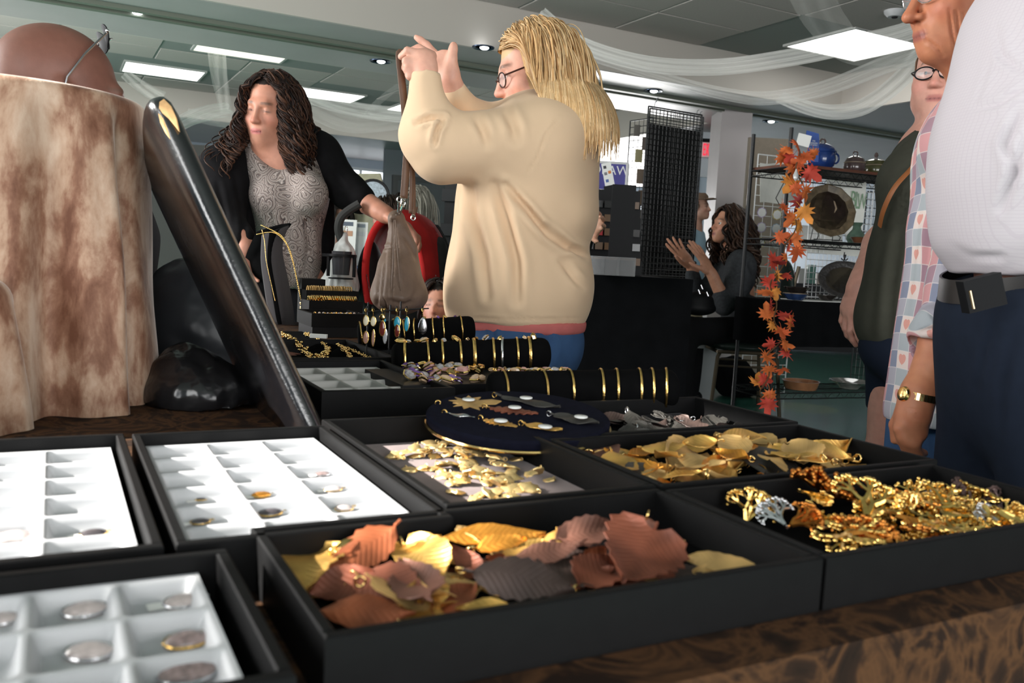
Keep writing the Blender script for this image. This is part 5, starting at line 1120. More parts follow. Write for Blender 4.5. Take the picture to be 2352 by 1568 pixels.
# the copper tray: the leaves one can tell apart (base x, y, height above the lining; tip x, y, height; width ratio; tilt towards us)
def tow(k): return nrm(ZH-FH*k)
COP = [((714, 1268, .014), (700, 1362, .006), .95, .75, LG, 'heart', 'upright gold leaf pendant by the near corner of the copper tray'),
       ((905, 1222, .030), (752, 1318, .012), .52, .75, LC, 'ovate', 'long coppery leaf with a looped tip propped against the tray\'s far wall'),
       ((760, 1300, .006), (850, 1345, .004), .5, .3, LC, 'ovate', 'dark copper leaf lying under the propped coppery leaf'),
       ((830, 1330, .012), (975, 1385, .010), .72, .5, LR, 'ovate', 'broad rust leaf in the front middle of the heap'),
       ((985, 1388, .016), (925, 1300, .018), .55, .55, LP, 'ovate', 'pale pinkish-brown folded leaf lying over the broad rust leaf'),
       ((725, 1405, .008), (958, 1412, .010), .42, .65, LC, 'lance', 'long copper leaf along the front wall at the near corner'),
       ((930, 1252, .016), (1015, 1322, .014), .62, .6, LG, 'round', 'yellow gold leaf between the propped copper leaf and the amber leaf'),
       ((965, 1372, .010), (1110, 1352, .010), .6, .4, LT, 'ovate', 'tan gold leaf lying between the rust and the dark brown leaf'),
       ((1175, 1392, .009), (1045, 1402, .008), .35, .5, LG, 'lance', 'bright gold leaf edge along the front wall'),
       ((1085, 1318, .020), (1325, 1362, .014), .44, .85, LB, 'ovate', 'large dark brown leaf lying across the middle of the heap'),
       ((1040, 1265, .020), (1120, 1330, .014), .40, .6, LR, 'lance', 'narrow brown leaf behind the dark brown leaf'),
       ((1010, 1238, .020), (1255, 1230, .024), .26, .6, LO, 'lance', 'long amber leaf along the far wall'),
       ((1095, 1262, .020), (1210, 1242, .026), .40, .7, LO, 'ovate', 'bright amber-gold leaf with a scalloped edge'),
       ((1170, 1290, .022), (1345, 1248, .026), .30, .7, LP, 'lance', 'long pinkish-brown leaf pointing at the big red-brown leaf'),
       ((1275, 1240, .028), (1432, 1212, .032), .42, .8, LP, 'ovate', 'grey-pink leaf leaning on the far wall'),
       ((1486, 1188, .040), (1470, 1240, .022), 1.0, .9, LP, 'heart', 'small upright pink-brown leaf with a bud tip against the far wall'),
       ((1500, 1222, .034), (1425, 1345, .014), .86, 1.05, LR, 'heart', 'big red-brown heart-shaped leaf facing the front'),
       ((1745, 1308, .012), (1560, 1282, .016), .36, .7, LT, 'lance', 'tan gold leaf lying at the right end of the heap'),
       ((1330, 1352, .010), (1420, 1300, .012), .7, .4, LR, 'ovate', 'dark red leaf under the big heart-shaped leaf'),
       ((1250, 1330, .014), (1380, 1290, .012), .8, .35, LB, 'ovate', 'dark brown leaf in the hollow behind the big heart-shaped leaf'),
       ((1530, 1325, .008), (1640, 1318, .008), .45, .35, LB, 'ovate', 'flat brown leaf below the tan gold leaf'),
       ((1560, 1255, .020), (1500, 1290, .014), .4, .7, LC, 'lance', 'small copper leaf with a curled stem beside the heart-shaped leaf'),
       ((1345, 1290, .016), (1390, 1262, .02), .6, .7, LC, 'ovate', 'small orange copper leaf left of the heart-shaped leaf'),
       ((785, 1352, .006), (812, 1366, .005), .8, .4, BGOLD, 'round', 'tiny bright gold leaf near the copper tray\'s side wall'),
       ((770, 1262, .026), (812, 1238, .03), .35, .6, BGOLD, 'lance', 'thin bright gold leaf against the side of the copper tray')]
for i, (a, b_, wr, k, m, kind, lab) in enumerate(COP):
    leaf_at(on(a[0], a[1], ZF+a[2]), on(b_[0], b_[1], ZF+b_[2]), wr, tow(k), m, kind, bend=(-.14, .10, -.06)[i % 3], cup=(.10, -.08, .14, .05)[i % 4], serr=.10 if kind in ('ovate', 'heart') else .05, seed=i, label=lab, bail=(BGOLD if i % 3 == 0 else None))
g = np.random.default_rng(11)
def heap(n, x0, x1, y0, y1, hmax, mats, L, kinds, label, group, zf, seed, name='leaf_pendant', tilt=.5, serr=.05, rot=0, bail=BGOLD):
    g = np.random.default_rng(seed); var = {}
    for i in range(n):
        u, v = g.uniform(-1, 1, 2); h = hmax*max(0, 1-.8*u*u-.6*v*v)*g.uniform(.1, 1)
        c = np.array([(x0+x1)/2+u*(x1-x0)/2, (y0+y1)/2+v*(y1-y0)/2, zf+h]); a = g.uniform(0, 2*PI); l = g.uniform(*L)
        d = np.array([math.cos(a), math.sin(a), g.normal()*tilt*.35]); up = nrm(np.array([g.normal()*tilt*.4, -abs(g.normal())*tilt*.6, 1]))
        kd = kinds[i % len(kinds)]; m = mats[g.integers(0, len(mats))]; k = (kd, i % 3, m.name)
        p0, p1 = c-nrm(d)*l/2, c+nrm(d)*l/2
        lo = min(p0[2], p1[2], c[2])-.15*l*.3
        if lo < zf: p0[2] += zf-lo; p1[2] += zf-lo
        for p in (p0, p1): p[0] = np.clip(p[0], x0-.004, x1+.004); p[1] = np.clip(p[1], y0-.004, y1+.004)
        M = frame_px(p0, p1, up); size = np.linalg.norm(p1-p0)
        if k in var:
            o = dup(var[k], (p0+p1)/2, Matrix(M.tolist()).to_euler(), scale=size/var[k]['sz'])
        else:
            o = put(leaf_mesh(kd, (.5, .62, .75)[i % 3], (-.1, .12, .05)[i % 3], (.1, -.06, .12)[i % 3], serr, i), size, M, (p0+p1)/2, m, name, label, 'pendant', group, bail if i % 2 else None); o['sz'] = size; var[k] = o
heap(34, .160, .470, .475, .605, .012, [LG, LT, LC, LR, LG], (.035, .058), ['ovate', 'round', 'lance'], 'small gold or copper leaf pendant peeping out from under the big leaves', 'small leaves under the heap in the copper tray', ZF, 2)
# gold leaf tray
GL = [((1350, 1030, .01), (1398, 1072, .01), .6, .3, LP, 'ovate', 'pinkish pale leaf in the corner of the gold leaf tray'), ((1405, 1045, .02), (1440, 1090, .012), .7, .5, LG, 'round', 'shiny curled gold leaf at the tray\'s near end'),
      ((1600, 1040, .022), (1530, 1080, .012), .85, .8, LT, 'heart', 'broad matt gold leaf facing the front, middle of the gold tray'), ((1700, 1078, .012), (1545, 1112, .006), .38, .5, LG, 'spoon', 'long spoon-shaped gold leaf along the front wall'),
      ((1690, 1085, .014), (1625, 1100, .008), .75, .7, LG, 'round', 'rounded gold leaf overlapping the spoon-shaped leaf'), ((1945, 1024, .022), (1845, 1062, .014), .42, .6, LG, 'spoon', 'long gold leaf poking out towards the tray\'s far end'),
      ((1660, 1005, .040), (1760, 1010, .034), .35, .4, LG, 'ovate', 'gold leaf on the very top of the heap'), ((1790, 1050, .016), (1750, 1105, .010), .7, .8, LK, 'ovate', 'dark ribbed leaf among the gold, near the front wall'),
      ((2050, 1062, .006), (1970, 1062, .004), .4, .2, LC, 'round', 'copper disc at the end of the gold leaf tray'), ((1490, 1075, .012), (1440, 1108, .010), .5, .6, LK, 'ovate', 'dull dark gold leaf near the front corner of the gold tray')]
for i, (a, b_, wr, k, m, kind, lab) in enumerate(GL):
    leaf_at(on(a[0], a[1], ZF+a[2]), on(b_[0], b_[1], ZF+b_[2]), wr, tow(k), m, kind, bend=(-.12, .1)[i % 2], cup=(.1, -.06, .12)[i % 3], serr=.03, seed=40+i, label=lab, bail=BGOLD)
heap(105, .545, .885, .672, .84, .044, [LG, LT, LG, LT, LO], (.035, .06), ['ovate', 'round', 'spoon', 'lance'], 'gold leaf pendant in the heap filling the middle black tray', 'gold leaves heaped in the tray', ZF, 5)
heap(60, .575, .90, .895, 1.06, .020, [LK, LK, LB], (.035, .06), ['ovate', 'lance', 'heart'], 'dark grey leaf pendant in the tray behind the gold leaves', 'dark grey leaves heaped in the tray', ZF, 8, bail=SILV)
# coral-like pendants
def coral_mesh(seed, flat=.45, lev=3):
    g = np.random.default_rng(seed); b = MB()
    def br(p, d, l, r, k):
        q = p+d*l; b.tube([p, (p+q)/2+g.normal(size=3)*l*.06, q], [r, r*.85, r*.75], 5, cap=False)
        if k == 0: b.ball(q, r*1.7, 6, 4); return
        for s in np.linspace(-1, 1, 3 if g.random() < .7 else 2):
            a = s*.62+g.normal()*.12; x = np.array([d[0]*math.cos(a)-d[1]*math.sin(a), d[0]*math.sin(a)+d[1]*math.cos(a), d[2]*.5+g.normal()*flat*.5]); br(q, nrm(x), l*.72, r*.74, k-1)
    for s in np.linspace(-.5, .5, 3): br(np.array([0, -.45, .10]), nrm(np.array([s, 1, .05*g.normal()])), .34, .080, lev)
    b.tube([np.array([.0, -.55+.07*math.cos(a), .10+.07*math.sin(a)]) for a in np.linspace(0, 2*PI, 11)[:-1]], .018, 5, closed=True)
    v = np.array(b.v); v -= np.array([0, 0, v[:, 2].min()]); return v, b.f
CORAL = [coral_mesh(s) for s in range(4)]
CM = mat('coral_gold', (.84, .55, .17), rough=.2, metal=1, va=.25, vs=120, bs=300, bst=.3, bd=.001); CD = mat('coral_dark', (.09, .055, .05), rough=.4, metal=.6, va=.3, vs=90); CS = SILV; CA = mat('coral_amber', (.62, .24, .05), rough=.28, metal=1, va=.3, vs=90)
COR = [((1715, 1195, .004), (1745, 1120, .034), 1.0, CM, 'gold fan coral pendant standing in the far corner of the coral tray'), ((1790, 1200, .01), (1755, 1160, .022), .9, CS, 'small silver coral pendant beside the gold fan'), ((1880, 1160, .006), (1890, 1110, .040), .8, CA, 'amber coral sprig standing against the far wall'),
       ((1850, 1140, .024), (1905, 1160, .02), .5, CM, 'thin gold coral sprig with a big ring'), ((1985, 1195, .012), (2020, 1125, .034), 1.15, CM, 'large gold ruffled coral fan in the middle of the heap'), ((2080, 1185, .014), (2060, 1135, .034), 1.0, CM, 'second large gold coral fan beside the middle one'), ((2150, 1185, .012), (2200, 1150, .020), .8, CM, 'gold coral sprig spreading towards the far end'),
       ((2190, 1160, .006), (2195, 1118, .030), 1.0, CD, 'dark bronze coral pendant against the far wall'), ((2290, 1170, .006), (2265, 1125, .024), .9, CD, 'second dark bronze coral pendant at the far end'), ((2285, 1205, .01), (2240, 1190, .016), .9, CS, 'silver coral pendant near the tray\'s right end'),
       ((2300, 1190, .016), (2350, 1185, .022), .8, CM, 'gold coral sprig with a ring at the picture\'s edge'), ((1830, 1205, .01), (1870, 1185, .018), .9, CA, 'bronze coral sprig lying in the middle left of the tray')]
for i, (a, b_, wr, m, lab) in enumerate(COR):
    p0, p1 = on(a[0], a[1], ZF+a[2]), on(b_[0], b_[1], ZF+b_[2]); v, f = CORAL[i % 4]; size = max(np.linalg.norm(p1-p0), .03)*1.1
    put((v*np.array([wr, 1, .8]), f), size, frame_px(p0, p1, tow(.7)), (p0+p1)/2-ZH*.002, m, 'coral_pendant', lab, 'pendant', None)
g = np.random.default_rng(21); cv = {}
for i in range(34):
    t = g.random(); x = .575+.29*g.random(); y = .478+.12*g.random()*(.5+.5*(x-.57)/.3) ; m = [CM, CM, CM, CA, CM, CS][g.integers(0, 6)]
    a = g.uniform(0, 6.28); M = np.array([[math.cos(a), -math.sin(a), 0], [math.sin(a), math.cos(a), 0], [0, 0, 1.]]); r_ = Matrix.Rotation(g.normal()*.35, 3, 'X'); M = M@np.array(r_); c = np.array([x, y, ZF+g.random()*.013]); k = (i % 4, m.name)
    if k in cv: dup(cv[k], c, Matrix(M.tolist()).to_euler(), scale=g.uniform(.85, 1.15))
    else: cv[k] = put(CORAL[i % 4], .042, M, c, m, 'coral_pendant', 'shiny coral-like pendant in the heap of the coral tray', 'pendant', 'coral pendants heaped in the tray')
# gold discs on the brown lining
def disc_mesh(seed):
    g = np.random.default_rng(seed); b = MB(); n = 14; r = [(.5+.06*g.normal()) for _ in range(n)]
    v = [(r[j]*math.cos(2*PI*j/n), r[j]*.8*math.sin(2*PI*j/n), 0) for j in range(n)]+[(r[j]*.98*math.cos(2*PI*j/n), r[j]*.78*math.sin(2*PI*j/n), .07+.05*math.sin(j*2.1)) for j in range(n)]+[(r[j]*.5*math.cos(2*PI*j/n), r[j]*.4*math.sin(2*PI*j/n), .16) for j in range(n)]+[(0, 0, .2)]
    b.add(v, [(j, (j+1) % n, n+(j+1) % n, n+j) for j in range(n)]+[(n+j, n+(j+1) % n, 2*n+(j+1) % n, 2*n+j) for j in range(n)]+[(2*n+j, 2*n+(j+1) % n, 3*n) for j in range(n)]+[tuple(range(n-1, -1, -1))])
    b.tube([(.52+.12*math.cos(a), 0, .08+.10*math.sin(a)) for a in np.linspace(0, 2*PI, 9)[:-1]], .03, 4, closed=True); return np.array(b.v), b.f
DI = [disc_mesh(s) for s in range(3)]; dv = {}; g = np.random.default_rng(31)
for i, (x, y, k, sx, sy) in enumerate([(920, 1008, 4, 18, 6), (985, 1000, 4, 30, 5), (985, 1022, 2, 14, 4), (1065, 1024, 6, 26, 8), (1010, 1045, 10, 38, 9), (1090, 1060, 12, 40, 14), (915, 1052, 5, 26, 10), (960, 1078, 4, 20, 8), (1000, 1088, 4, 26, 8), (1060, 1080, 8, 34, 12), (1040, 1108, 5, 18, 6), (1110, 1105, 8, 40, 12), (1180, 1090, 5, 40, 12), (1190, 1115, 8, 36, 12), (1080, 1140, 4, 24, 6), (1160, 1145, 5, 24, 7), (1195, 1055, 2, 12, 3), (1262, 1105, 1, 3, 2), (838, 1022, 1, 3, 2), (1030, 1166, 2, 18, 2)]):
    for q in range(k):
        p = on(x+g.normal()*sx*.8, y+g.normal()*sy*.8, ZF+.0005); p = p+ZH*(.0035*q/3 if k > 4 else 0)
        if not (.305 < p[0] < .494 and .664 < p[1] < 1.012): continue
        e = (g.normal()*.25, g.normal()*.25, g.uniform(0, 6.28)); s = g.uniform(.015, .023); v = (i+q) % 3
        if v in dv: dup(dv[v], p, e, scale=s/.02)
        else: dv[v] = put(DI[v], .02, np.eye(3), p, mat('satin_gold', (.90, .66, .30), rough=.48, metal=.8, va=.15, vs=200), 'disc_pendant', 'small gold disc pendant scattered on the brown velvet lining', 'pendant', 'gold discs on the brown lining')
# stones and findings in the white cells
AG = mat('agate', (.30, .22, .21), rough=.15, va=.5, vs=160, coat=.6); PK = mat('pale_quartz', (.55, .47, .45), rough=.12, va=.25, vs=120, coat=.5); TQ = mat('turquoise', (.16, .52, .55), rough=.3, va=.2, vs=90); DKS = mat('dark_stone', (.07, .06, .065), rough=.15, coat=.5)
def stone(label, p, size, m, rim, ang=0, wr=.6, tg=True, group=None, tilt=.15):
    ca, sa = math.cos(ang), math.sin(ang); M = mat3(np.array([ca, sa, 0]), nrm(np.array([-sa, ca, tilt])), nrm(np.array([sa*tilt, -ca*tilt, 1]))); t = thing('stone_pendant', label, 'pendant', p, group)
    b = MB(); b.lathe([(0, 0), (.5, 0), (.5, .08), (.42, .18), (.22, .24), (0, .25)], 16, M=np.eye(3)); v = np.array(b.v)*np.array([1, wr, .8])*size; obj('stone', (v@M.T+p, b.f), m, t)
    b = MB(); b.tube([(.5*math.cos(a), .5*wr*math.sin(a), .07) for a in np.linspace(0, 2*PI, 17)[:-1]], .035, 5, closed=True); b.tube([(.60+.09*math.cos(a), .09*math.sin(a), .1) for a in np.linspace(0, 2*PI, 9)[:-1]], .025, 4, closed=True); obj('bezel', ((np.array(b.v)*size)@M.T+p, b.f), rim, t)
    if tg: b = MB(); b.box((-.9, -.16, .02), (-.45, .16, .05)); obj('price_tag', ((np.array(b.v)*size)@M.T+p, b.f), PAPER, t, smooth=False)
CELLS = [(195, 1405, .026, PK, SILV, .1, 'greyish oval stone pendant in the first whole cell of the nearest insert'), (420, 1385, .024, PK, SILV, .1, 'pale rectangular stone pendant in the far corner cell of the nearest insert'), (205, 1502, .026, PK, SILV, -.3, 'pale silver-capped stone lying askew in the nearest insert'), (430, 1475, .026, AG, GOLD, .1, 'brown speckled agate pendant in the nearest insert'), (430, 1550, .032, AG, SILV, 0, 'large brown agate slice at the lower edge of the picture'), (5, 1425, .02, PK, SILV, 0, 'grey stone at the left edge of the nearest insert'),
         (215, 1228, .020, DKS, GOLD, .2, 'dark grey stone in the front row of the sunlit insert'), (30, 1240, .030, PK, SILV, .1, 'long grey stone in the sunlit insert at the picture\'s edge'), (250, 1262, .010, PK, GOLD, .1, 'tiny gold-capped stone in the frontmost cells of the sunlit insert'), (180, 1054, .014, LO, GOLD, 0, 'small amber stone in the back row of the sunlit insert'),
         (460, 1200, .016, DKS, GOLD, .1, 'dark gold-rimmed stone in the front corner cell of the half sunlit insert'), (620, 1180, .022, DKS, GOLD, .2, 'gold-rimmed dark stone with white tags, front row of the half sunlit insert'), (790, 1170, .018, PK, GOLD, .3, 'gold-set clear stone in the front row by the gold discs'), (465, 1145, .018, DKS, GOLD, .4, 'gold and black stone in the second row of the half sunlit insert'), (600, 1138, .018, LO, GOLD, .2, 'amber-coloured stone in the middle of the half sunlit insert'), (765, 1125, .018, PK, GOLD, .1, 'pink gold-capped stone near the discs'), (455, 1106, .018, TQ, SILV, .1, 'pale turquoise stone in the third row of the half sunlit insert'), (740, 1090, .016, AG, SILV, .2, 'grey-pink stone beside the tray of gold discs'), (390, 1070, .018, LO, GOLD, .1, 'orange-brown stone near the side of the half sunlit insert'), (530, 1062, .016, AG, SILV, .5, 'upright brown stone in the back rows of the half sunlit insert'), (625, 1022, .020, AG, SILV, .2, 'striped brown stone in the back row of the half sunlit insert'), (425, 1035, .014, DKS, SILV, .1, 'small dark stone in the back row of the half sunlit insert'), (775, 870, .022, mat('red_coral', (.5, .08, .06), rough=.4), GOLD, .2, 'red coral pendant on the greyish insert'), (880, 890, .018, LO, GOLD, .1, 'small amber stone in the greyish insert')]
for x, y, s, m, rim, a, lab in CELLS:
    p = on(x, y, ZI+.0095 if y > 900 else TZ+.022); stone(lab, p, s, m, rim, a, tg=(s > .015 and s < .025), wr=.65)
# ---- round velvet pad with carded leaves
dc = on(1190, 955, .768); tl = math.radians(5.5); dn = nrm(ZH-FH*math.tan(tl)-RH*.02); dM = mat3(RH, nrm(np.cross(dn, RH)), dn)
t = thing('round_pad', 'round navy velvet display pad with a gold rim, propped over the tray edges', 'display pad', dc)
RD = .118; b = MB(); b.lathe([(0, -.012), (RD*.97, -.012), (RD, -.006), (RD, 0), (RD*.97, .003), (0, .004)], 56, dc, M=dM); obj('pad', b, NAVYVEL, t)
b = MB(); b.tube([dc+dM@np.array([RD*1.003*math.cos(a), RD*1.003*math.sin(a), -.010]) for a in np.linspace(0, 2*PI, 73)[:-1]], .0022, 6, closed=True); obj('gold_rim', b, BGOLD, t)
b = MB(); b.box((-.03, -.02, -.045), (.03, .02, -.012), dM, dc-FH*.0); obj('prop_block', b, BLACKP, t, smooth=False)
def onpad(x, y, h=.0045):
    r = ray(x, y); q = dc+dn*h; return CAM+r*(((q-CAM)@dn)/(r@dn))
def carded(label, x0, y0, x1, y1, m, kind, wr=.5, star=None, st=None, bail=GOLD):
    p0, p1 = onpad(x0, y0), onpad(x1, y1); size = np.linalg.norm(p1-p0); M = frame_px(p0, p1, dn); c = (p0+p1)/2
    vf = star if star is not None else leaf_mesh(kind, wr, .03, .03, .06, int(x0)); o = put(vf, size, M, c, m, 'leaf_pendant', label, 'pendant', None, bail)
    if st is not None:
        p = onpad(*st, .0045)+dn*size*.07; q = MB(); q.lathe([(0, 0), (.0085, 0), (.0085, .0008), (0, .0012)], 16, p, M=dM); v = (np.array(q.v)-c)@M
        s = bpy.data.objects.new('paper_sticker', mesh_of('paper_sticker', v, q.f, PAPER)); C.objects.link(s); s.parent = o; s['label'] = 'round white paper sticker'
carded('gold maple leaf pendant with a white sticker on the round pad', 1018, 928, 1128, 924, LT, None, star=star_mesh('maple', 1), st=(1076, 925))
carded('rust oak leaf pendant with a white sticker on the round pad', 1125, 938, 1236, 950, LR, None, star=star_mesh('oak', 2), st=(1182, 943))
carded('long grey-green leaf pendant at the pad\'s far edge', 1150, 914, 1288, 938, LK, 'lance', .30, st=(1208, 924))
carded('small silver leaf pendant at the pad\'s left', 1028, 950, 1092, 960, SILV, 'lance', .30)
carded('small gold oak leaf pendant in front of the rust leaf', 1112, 964, 1188, 980, LG, None, star=star_mesh('oak', 4), st=(1150, 972))
carded('amber gold pointed leaf pendant at the pad\'s front edge', 1206, 976, 1292, 990, LG, 'ovate', .40, st=(1252, 986))
carded('grey-green broad leaf pendant at the pad\'s right edge', 1272, 955, 1376, 974, LK, 'ovate', .48, st=(1334, 965), bail=SILV)
# ---- velvet bracelet rolls
def roll(label, a, b_, r, zb, rings, padlab):
    a, b_ = np.array(a), np.array(b_); ax = nrm(b_-a); t = thing('bracelet_roll', label, 'bracelet roll', (a+b_)/2-ZH*r, 'black velvet bracelet rolls')
    L = np.linalg.norm(b_-a); n = 18; P = []; R_ = []
    for i in range(n+1):
        s = i/n; e = min(s, 1-s)*L; P.append(a+ax*s*L); R_.append(r*math.sqrt(max(.02, 1-max(0, 1-e/(.35*r))**2)) if e < .35*r else r)
    s_ = [0, .002, .006, .012, .02]; pts = [a+ax*q for q in s_]+[a+ax*L*q for q in np.linspace(.08, .92, 9)]+[b_-ax*q for q in s_[::-1]]; rr = [r*.72, r*.84, r*.93, r*.985, r]+[r]*9+[r, r*.985, r*.93, r*.84, r*.72]
    m = MB(); m.tube(pts, rr, 28); obj('velvet_roll', m, VELVET, t)
    low = (a+b_)/2-ZH*r
    if low[2]-TZ > .006:
        p = MB(); w_ = ax*L*.5; s = np.cross(ZH, ax)*.04; c0 = (a+b_)/2; q = [c0-w_-s, c0+w_-s, c0+w_+s, c0-w_+s]; p.hexa([(x[0], x[1], TZ+.0005) for x in q], [(x[0], x[1], x[2]-r-.0005) for x in q])
        tag(obj('riser_block', p, BLACKP, smooth=False), padlab, 'riser')
    e1 = nrm(ZH-ax*(ax@ZH)); e2 = np.cross(ax, e1)
    for (x, lab, m_, wd, skew) in rings:
        # place along the roll under pixel column x
        best = min(np.linspace(0, 1, 200), key=lambda s: abs(proj(a+(b_-a)*s+ZH*r)[0]-x)); c = a+(b_-a)*best; k = MB()
        pts = [c+(e1*math.cos(q)+e2*math.sin(q))*(r+.0020)+ax*(skew*math.sin(q)+.10*skew) for q in np.linspace(-2.6, 2.6, 40)]
        k.tube(pts, wd, 6, flat=1.7, upv=ax); o = obj('bangle', k, m_, loc=c-ZH*0); tag(o, lab, 'bracelet', 'bangles on the velvet rolls')
def bang(roll_, items): return [(x, f'{c} bangle on the {roll_} velvet roll, {w_}', m, wd, sk) for x, c, m, wd, sk, w_ in items]
ORD = ['first from its left end', 'second from its left end', 'third from its left end', 'fourth from its left end', 'fifth from its left end', 'sixth from its left end', 'seventh from its left end', 'eighth from its left end', 'ninth from its left end']
roll('black velvet bracelet roll nearest, just behind the round pad', J(1122, 901, 1.33), J(1548, 893, 1.40), .0325, TZ, bang('nearest', [(x, 'thin gold', GOLD, .0011, s, ORD[i]) for i, (x, s) in enumerate([(1157, .002), (1247, .001), (1310, -.002), (1382, -.006), (1418, -.008), (1470, -.008), (1500, -.009), (1532, -.012)])]), 'black block under the nearest bracelet roll')
roll('black velvet bracelet roll in the middle, behind the gem heap', J(902, 826, 1.64), J(1258, 812, 1.72), .0325, TZ, bang('middle', [(x, 'silver' if i == 6 else 'gold', SILV if i == 6 else GOLD, (.0016, .0012, .0013, .0013, .0021, .0014, .0014, .0012, .0018)[i], s, ORD[i]) for i, (x, s) in enumerate([(934, -.006), (984, -.003), (1018, -.005), (1058, -.004), (1090, -.005), (1135, -.006), (1158, -.010), (1190, -.006), (1218, -.006)])]), 'black block under the middle bracelet roll')
roll('black velvet bracelet roll farthest, before the beige sweater', J(822, 772, 2.0), J(1088, 755, 2.06), .0315, TZ, bang('farthest', [(x, 'thin gold', GOLD, .0010, s, ORD[i]) for i, (x, s) in enumerate([(808+20, .001), (925, .001), (955, -.006), (996, -.004), (1022, -.005), (1060, -.001)])]), 'black block under the farthest bracelet roll')
# trinkets lined up on top of the rolls and the heap between them
t = tag(obj('display_pad', MB().box((.50, 1.305, TZ+.0005), (.86, 1.50, TZ+.036)), BLACKP, smooth=False), 'black block carrying the heap of gold-edged gems', 'display pad', )
GEM = [mat('amethyst', (.16, .07, .28), rough=.15, coat=.5), mat('druzy_grey', (.40, .38, .38), rough=.2, va=.4, vs=200), mat('champagne_stone', (.55, .38, .24), rough=.15, coat=.5), mat('pink_stone', (.55, .30, .27), rough=.2), BGOLD]
g = np.random.default_rng(51); gv = {}
def gem_mesh(seed):
    g = np.random.default_rng(seed); n = 9; b = MB(); r = .5+.12*g.normal(size=n); A = np.linspace(0, 2*PI, n+1)[:-1]
    for sc_, z in ((.9, 0), (1, .12), (1, .3), (.75, .45), (.4, .5)): b.v += [(r[j]*sc_*math.cos(A[j]), r[j]*sc_*.7*math.sin(A[j]), z) for j in range(n)]
    b.f += [(k*n+j, k*n+(j+1) % n, (k+1)*n+(j+1) % n, (k+1)*n+j) for k in range(4) for j in range(n)]+[tuple(4*n+j for j in range(n)), tuple(range(n-1, -1, -1))]; e = MB(); e.tube([(r[j]*1.03*math.cos(A[j]), r[j]*.72*math.sin(A[j]), .2) for j in range(n)], .09, 5, closed=True); return b, e
def gem(p, size, k, lab, group, tilt=(0, 0, 0), key=None):
    key = (k, key)
    if key in gv: dup(gv[key], p, tilt, label=lab, scale=size/.02)['group'] = group; return
    b, e = gem_mesh(k*7+3); t = thing('gem_pendant', lab, 'pendant', p, group); P = np.asarray(p, float)
    obj('stone', (np.array(b.v)*.02+P, b.f), GEM[k], t, smooth=False); obj('gold_edge', (np.array(e.v)*.02+P, e.f), BGOLD, t)
    t.scale = (size/.02,)*3; t.rotation_euler = tilt; gv[key] = t
zt = TZ+.037
for i in range(46):
    x = g.uniform(930, 1105); y = 846+(x-930)*.02+g.uniform(-8, 40)*(1 if x > 960 else .5); p = on(x, y, zt+g.uniform(0, .006)); 
    p[1] = np.clip(p[1], 1.31, 1.49); p[0] = np.clip(p[0], .505, .855); gem(p, g.uniform(.014, .024), int(g.integers(0, 5)), 'gold-edged gem pendant heaped between the middle and nearest rolls', 'gold-edged gems between the rolls', (g.normal()*.4, g.normal()*.4, g.uniform(0, 6)), i % 2)
for i in range(24):
    x = 1130+i*10.2; p = on(x, 852+(i % 3), zt+.004); p[1] = np.clip(p[1], 1.31, 1.49); p[0] = np.clip(p[0], .505, .855); gem(p, g.uniform(.012, .018), (2, 4, 3, 2, 1)[i % 5], 'small square gold-edged gem in the row behind the nearest roll', 'row of small gems behind the nearest roll', (g.normal()*.3, g.normal()*.3, g.uniform(0, 6)), i % 2)
def on_roll(px, a, b_, r):
    s = min(np.linspace(0, 1, 200), key=lambda s: abs(proj(a+(b_-a)*s+ZH*r)[0]-px)); return a+(b_-a)*s+ZH*(r-.001)
for i, px in enumerate([920, 938, 958, 976, 1000, 1020, 1045, 1072, 1092, 1118, 1150, 1205, 1222]):
    gem(on_roll(px, J(902, 826, 1.64), J(1258, 812, 1.72), .0325)+np.cross(ZH, RH)*0, .012+.006*(i % 3 == 0), (4, 1, 4, 2)[i % 4], 'small gold ring top set along the crest of the middle roll', 'ring tops on the middle roll', (.2, .1*i, i), 0)
for i, px in enumerate([855, 880, 905, 935, 975, 1005, 1022, 1045]):
    gem(on_roll(px, J(822, 772, 2.0), J(1088, 755, 2.06), .0315), .011, (4, 0, 4, 0)[i % 4], 'tiny gold or violet stone along the crest of the farthest roll', 'stones on the farthest roll', (.2, .1*i, i), 0)
# ---- earring stand
es = J(885, 795, 1.80); t = thing('earring_stand', 'black earring stand with upright rods in front of the farthest roll', 'earring stand', (es[0], es[1], TZ))
b = MB(); b.box((-.07, -.03, 0), (.07, .03, .012), mat3(RH, FH, ZH), (es[0], es[1], TZ+.0005)); obj('foot', b, BLACKP, t, smooth=False)
for x in (846, 897, 921):
    top = J(x, {846: 694, 897: 700, 921: 692}[x], 1.80); obj('rod', MB().tube([(top[0], top[1], TZ+.01), top], .0018, 6), BLACKM, t)
b = MB(); b.tube([J(836, 716, 1.80), J(985, 708, 1.80)], .0016, 6); obj('crossbar', b, BLACKM, t)
for x in (843, 856, 878, 911, 934, 970):
    h = MB(); h.tube([J(x+2*math.cos(a), 708+5*math.sin(a), 1.80) for a in np.linspace(0, 2*PI, 9)[:-1]], .0009, 5, closed=True); obj('clip', h, BLACKM, t)
IV = mat('ivory', (.75, .68, .5), rough=.3); RD_ = mat('oxblood_stone', (.15, .025, .02), rough=.12, coat=.6); TQB = mat('blue_turquoise', (.03, .32, .48), rough=.25, coat=.3); PKS = mat('pink_agate', (.50, .28, .22), rough=.2, coat=.4)
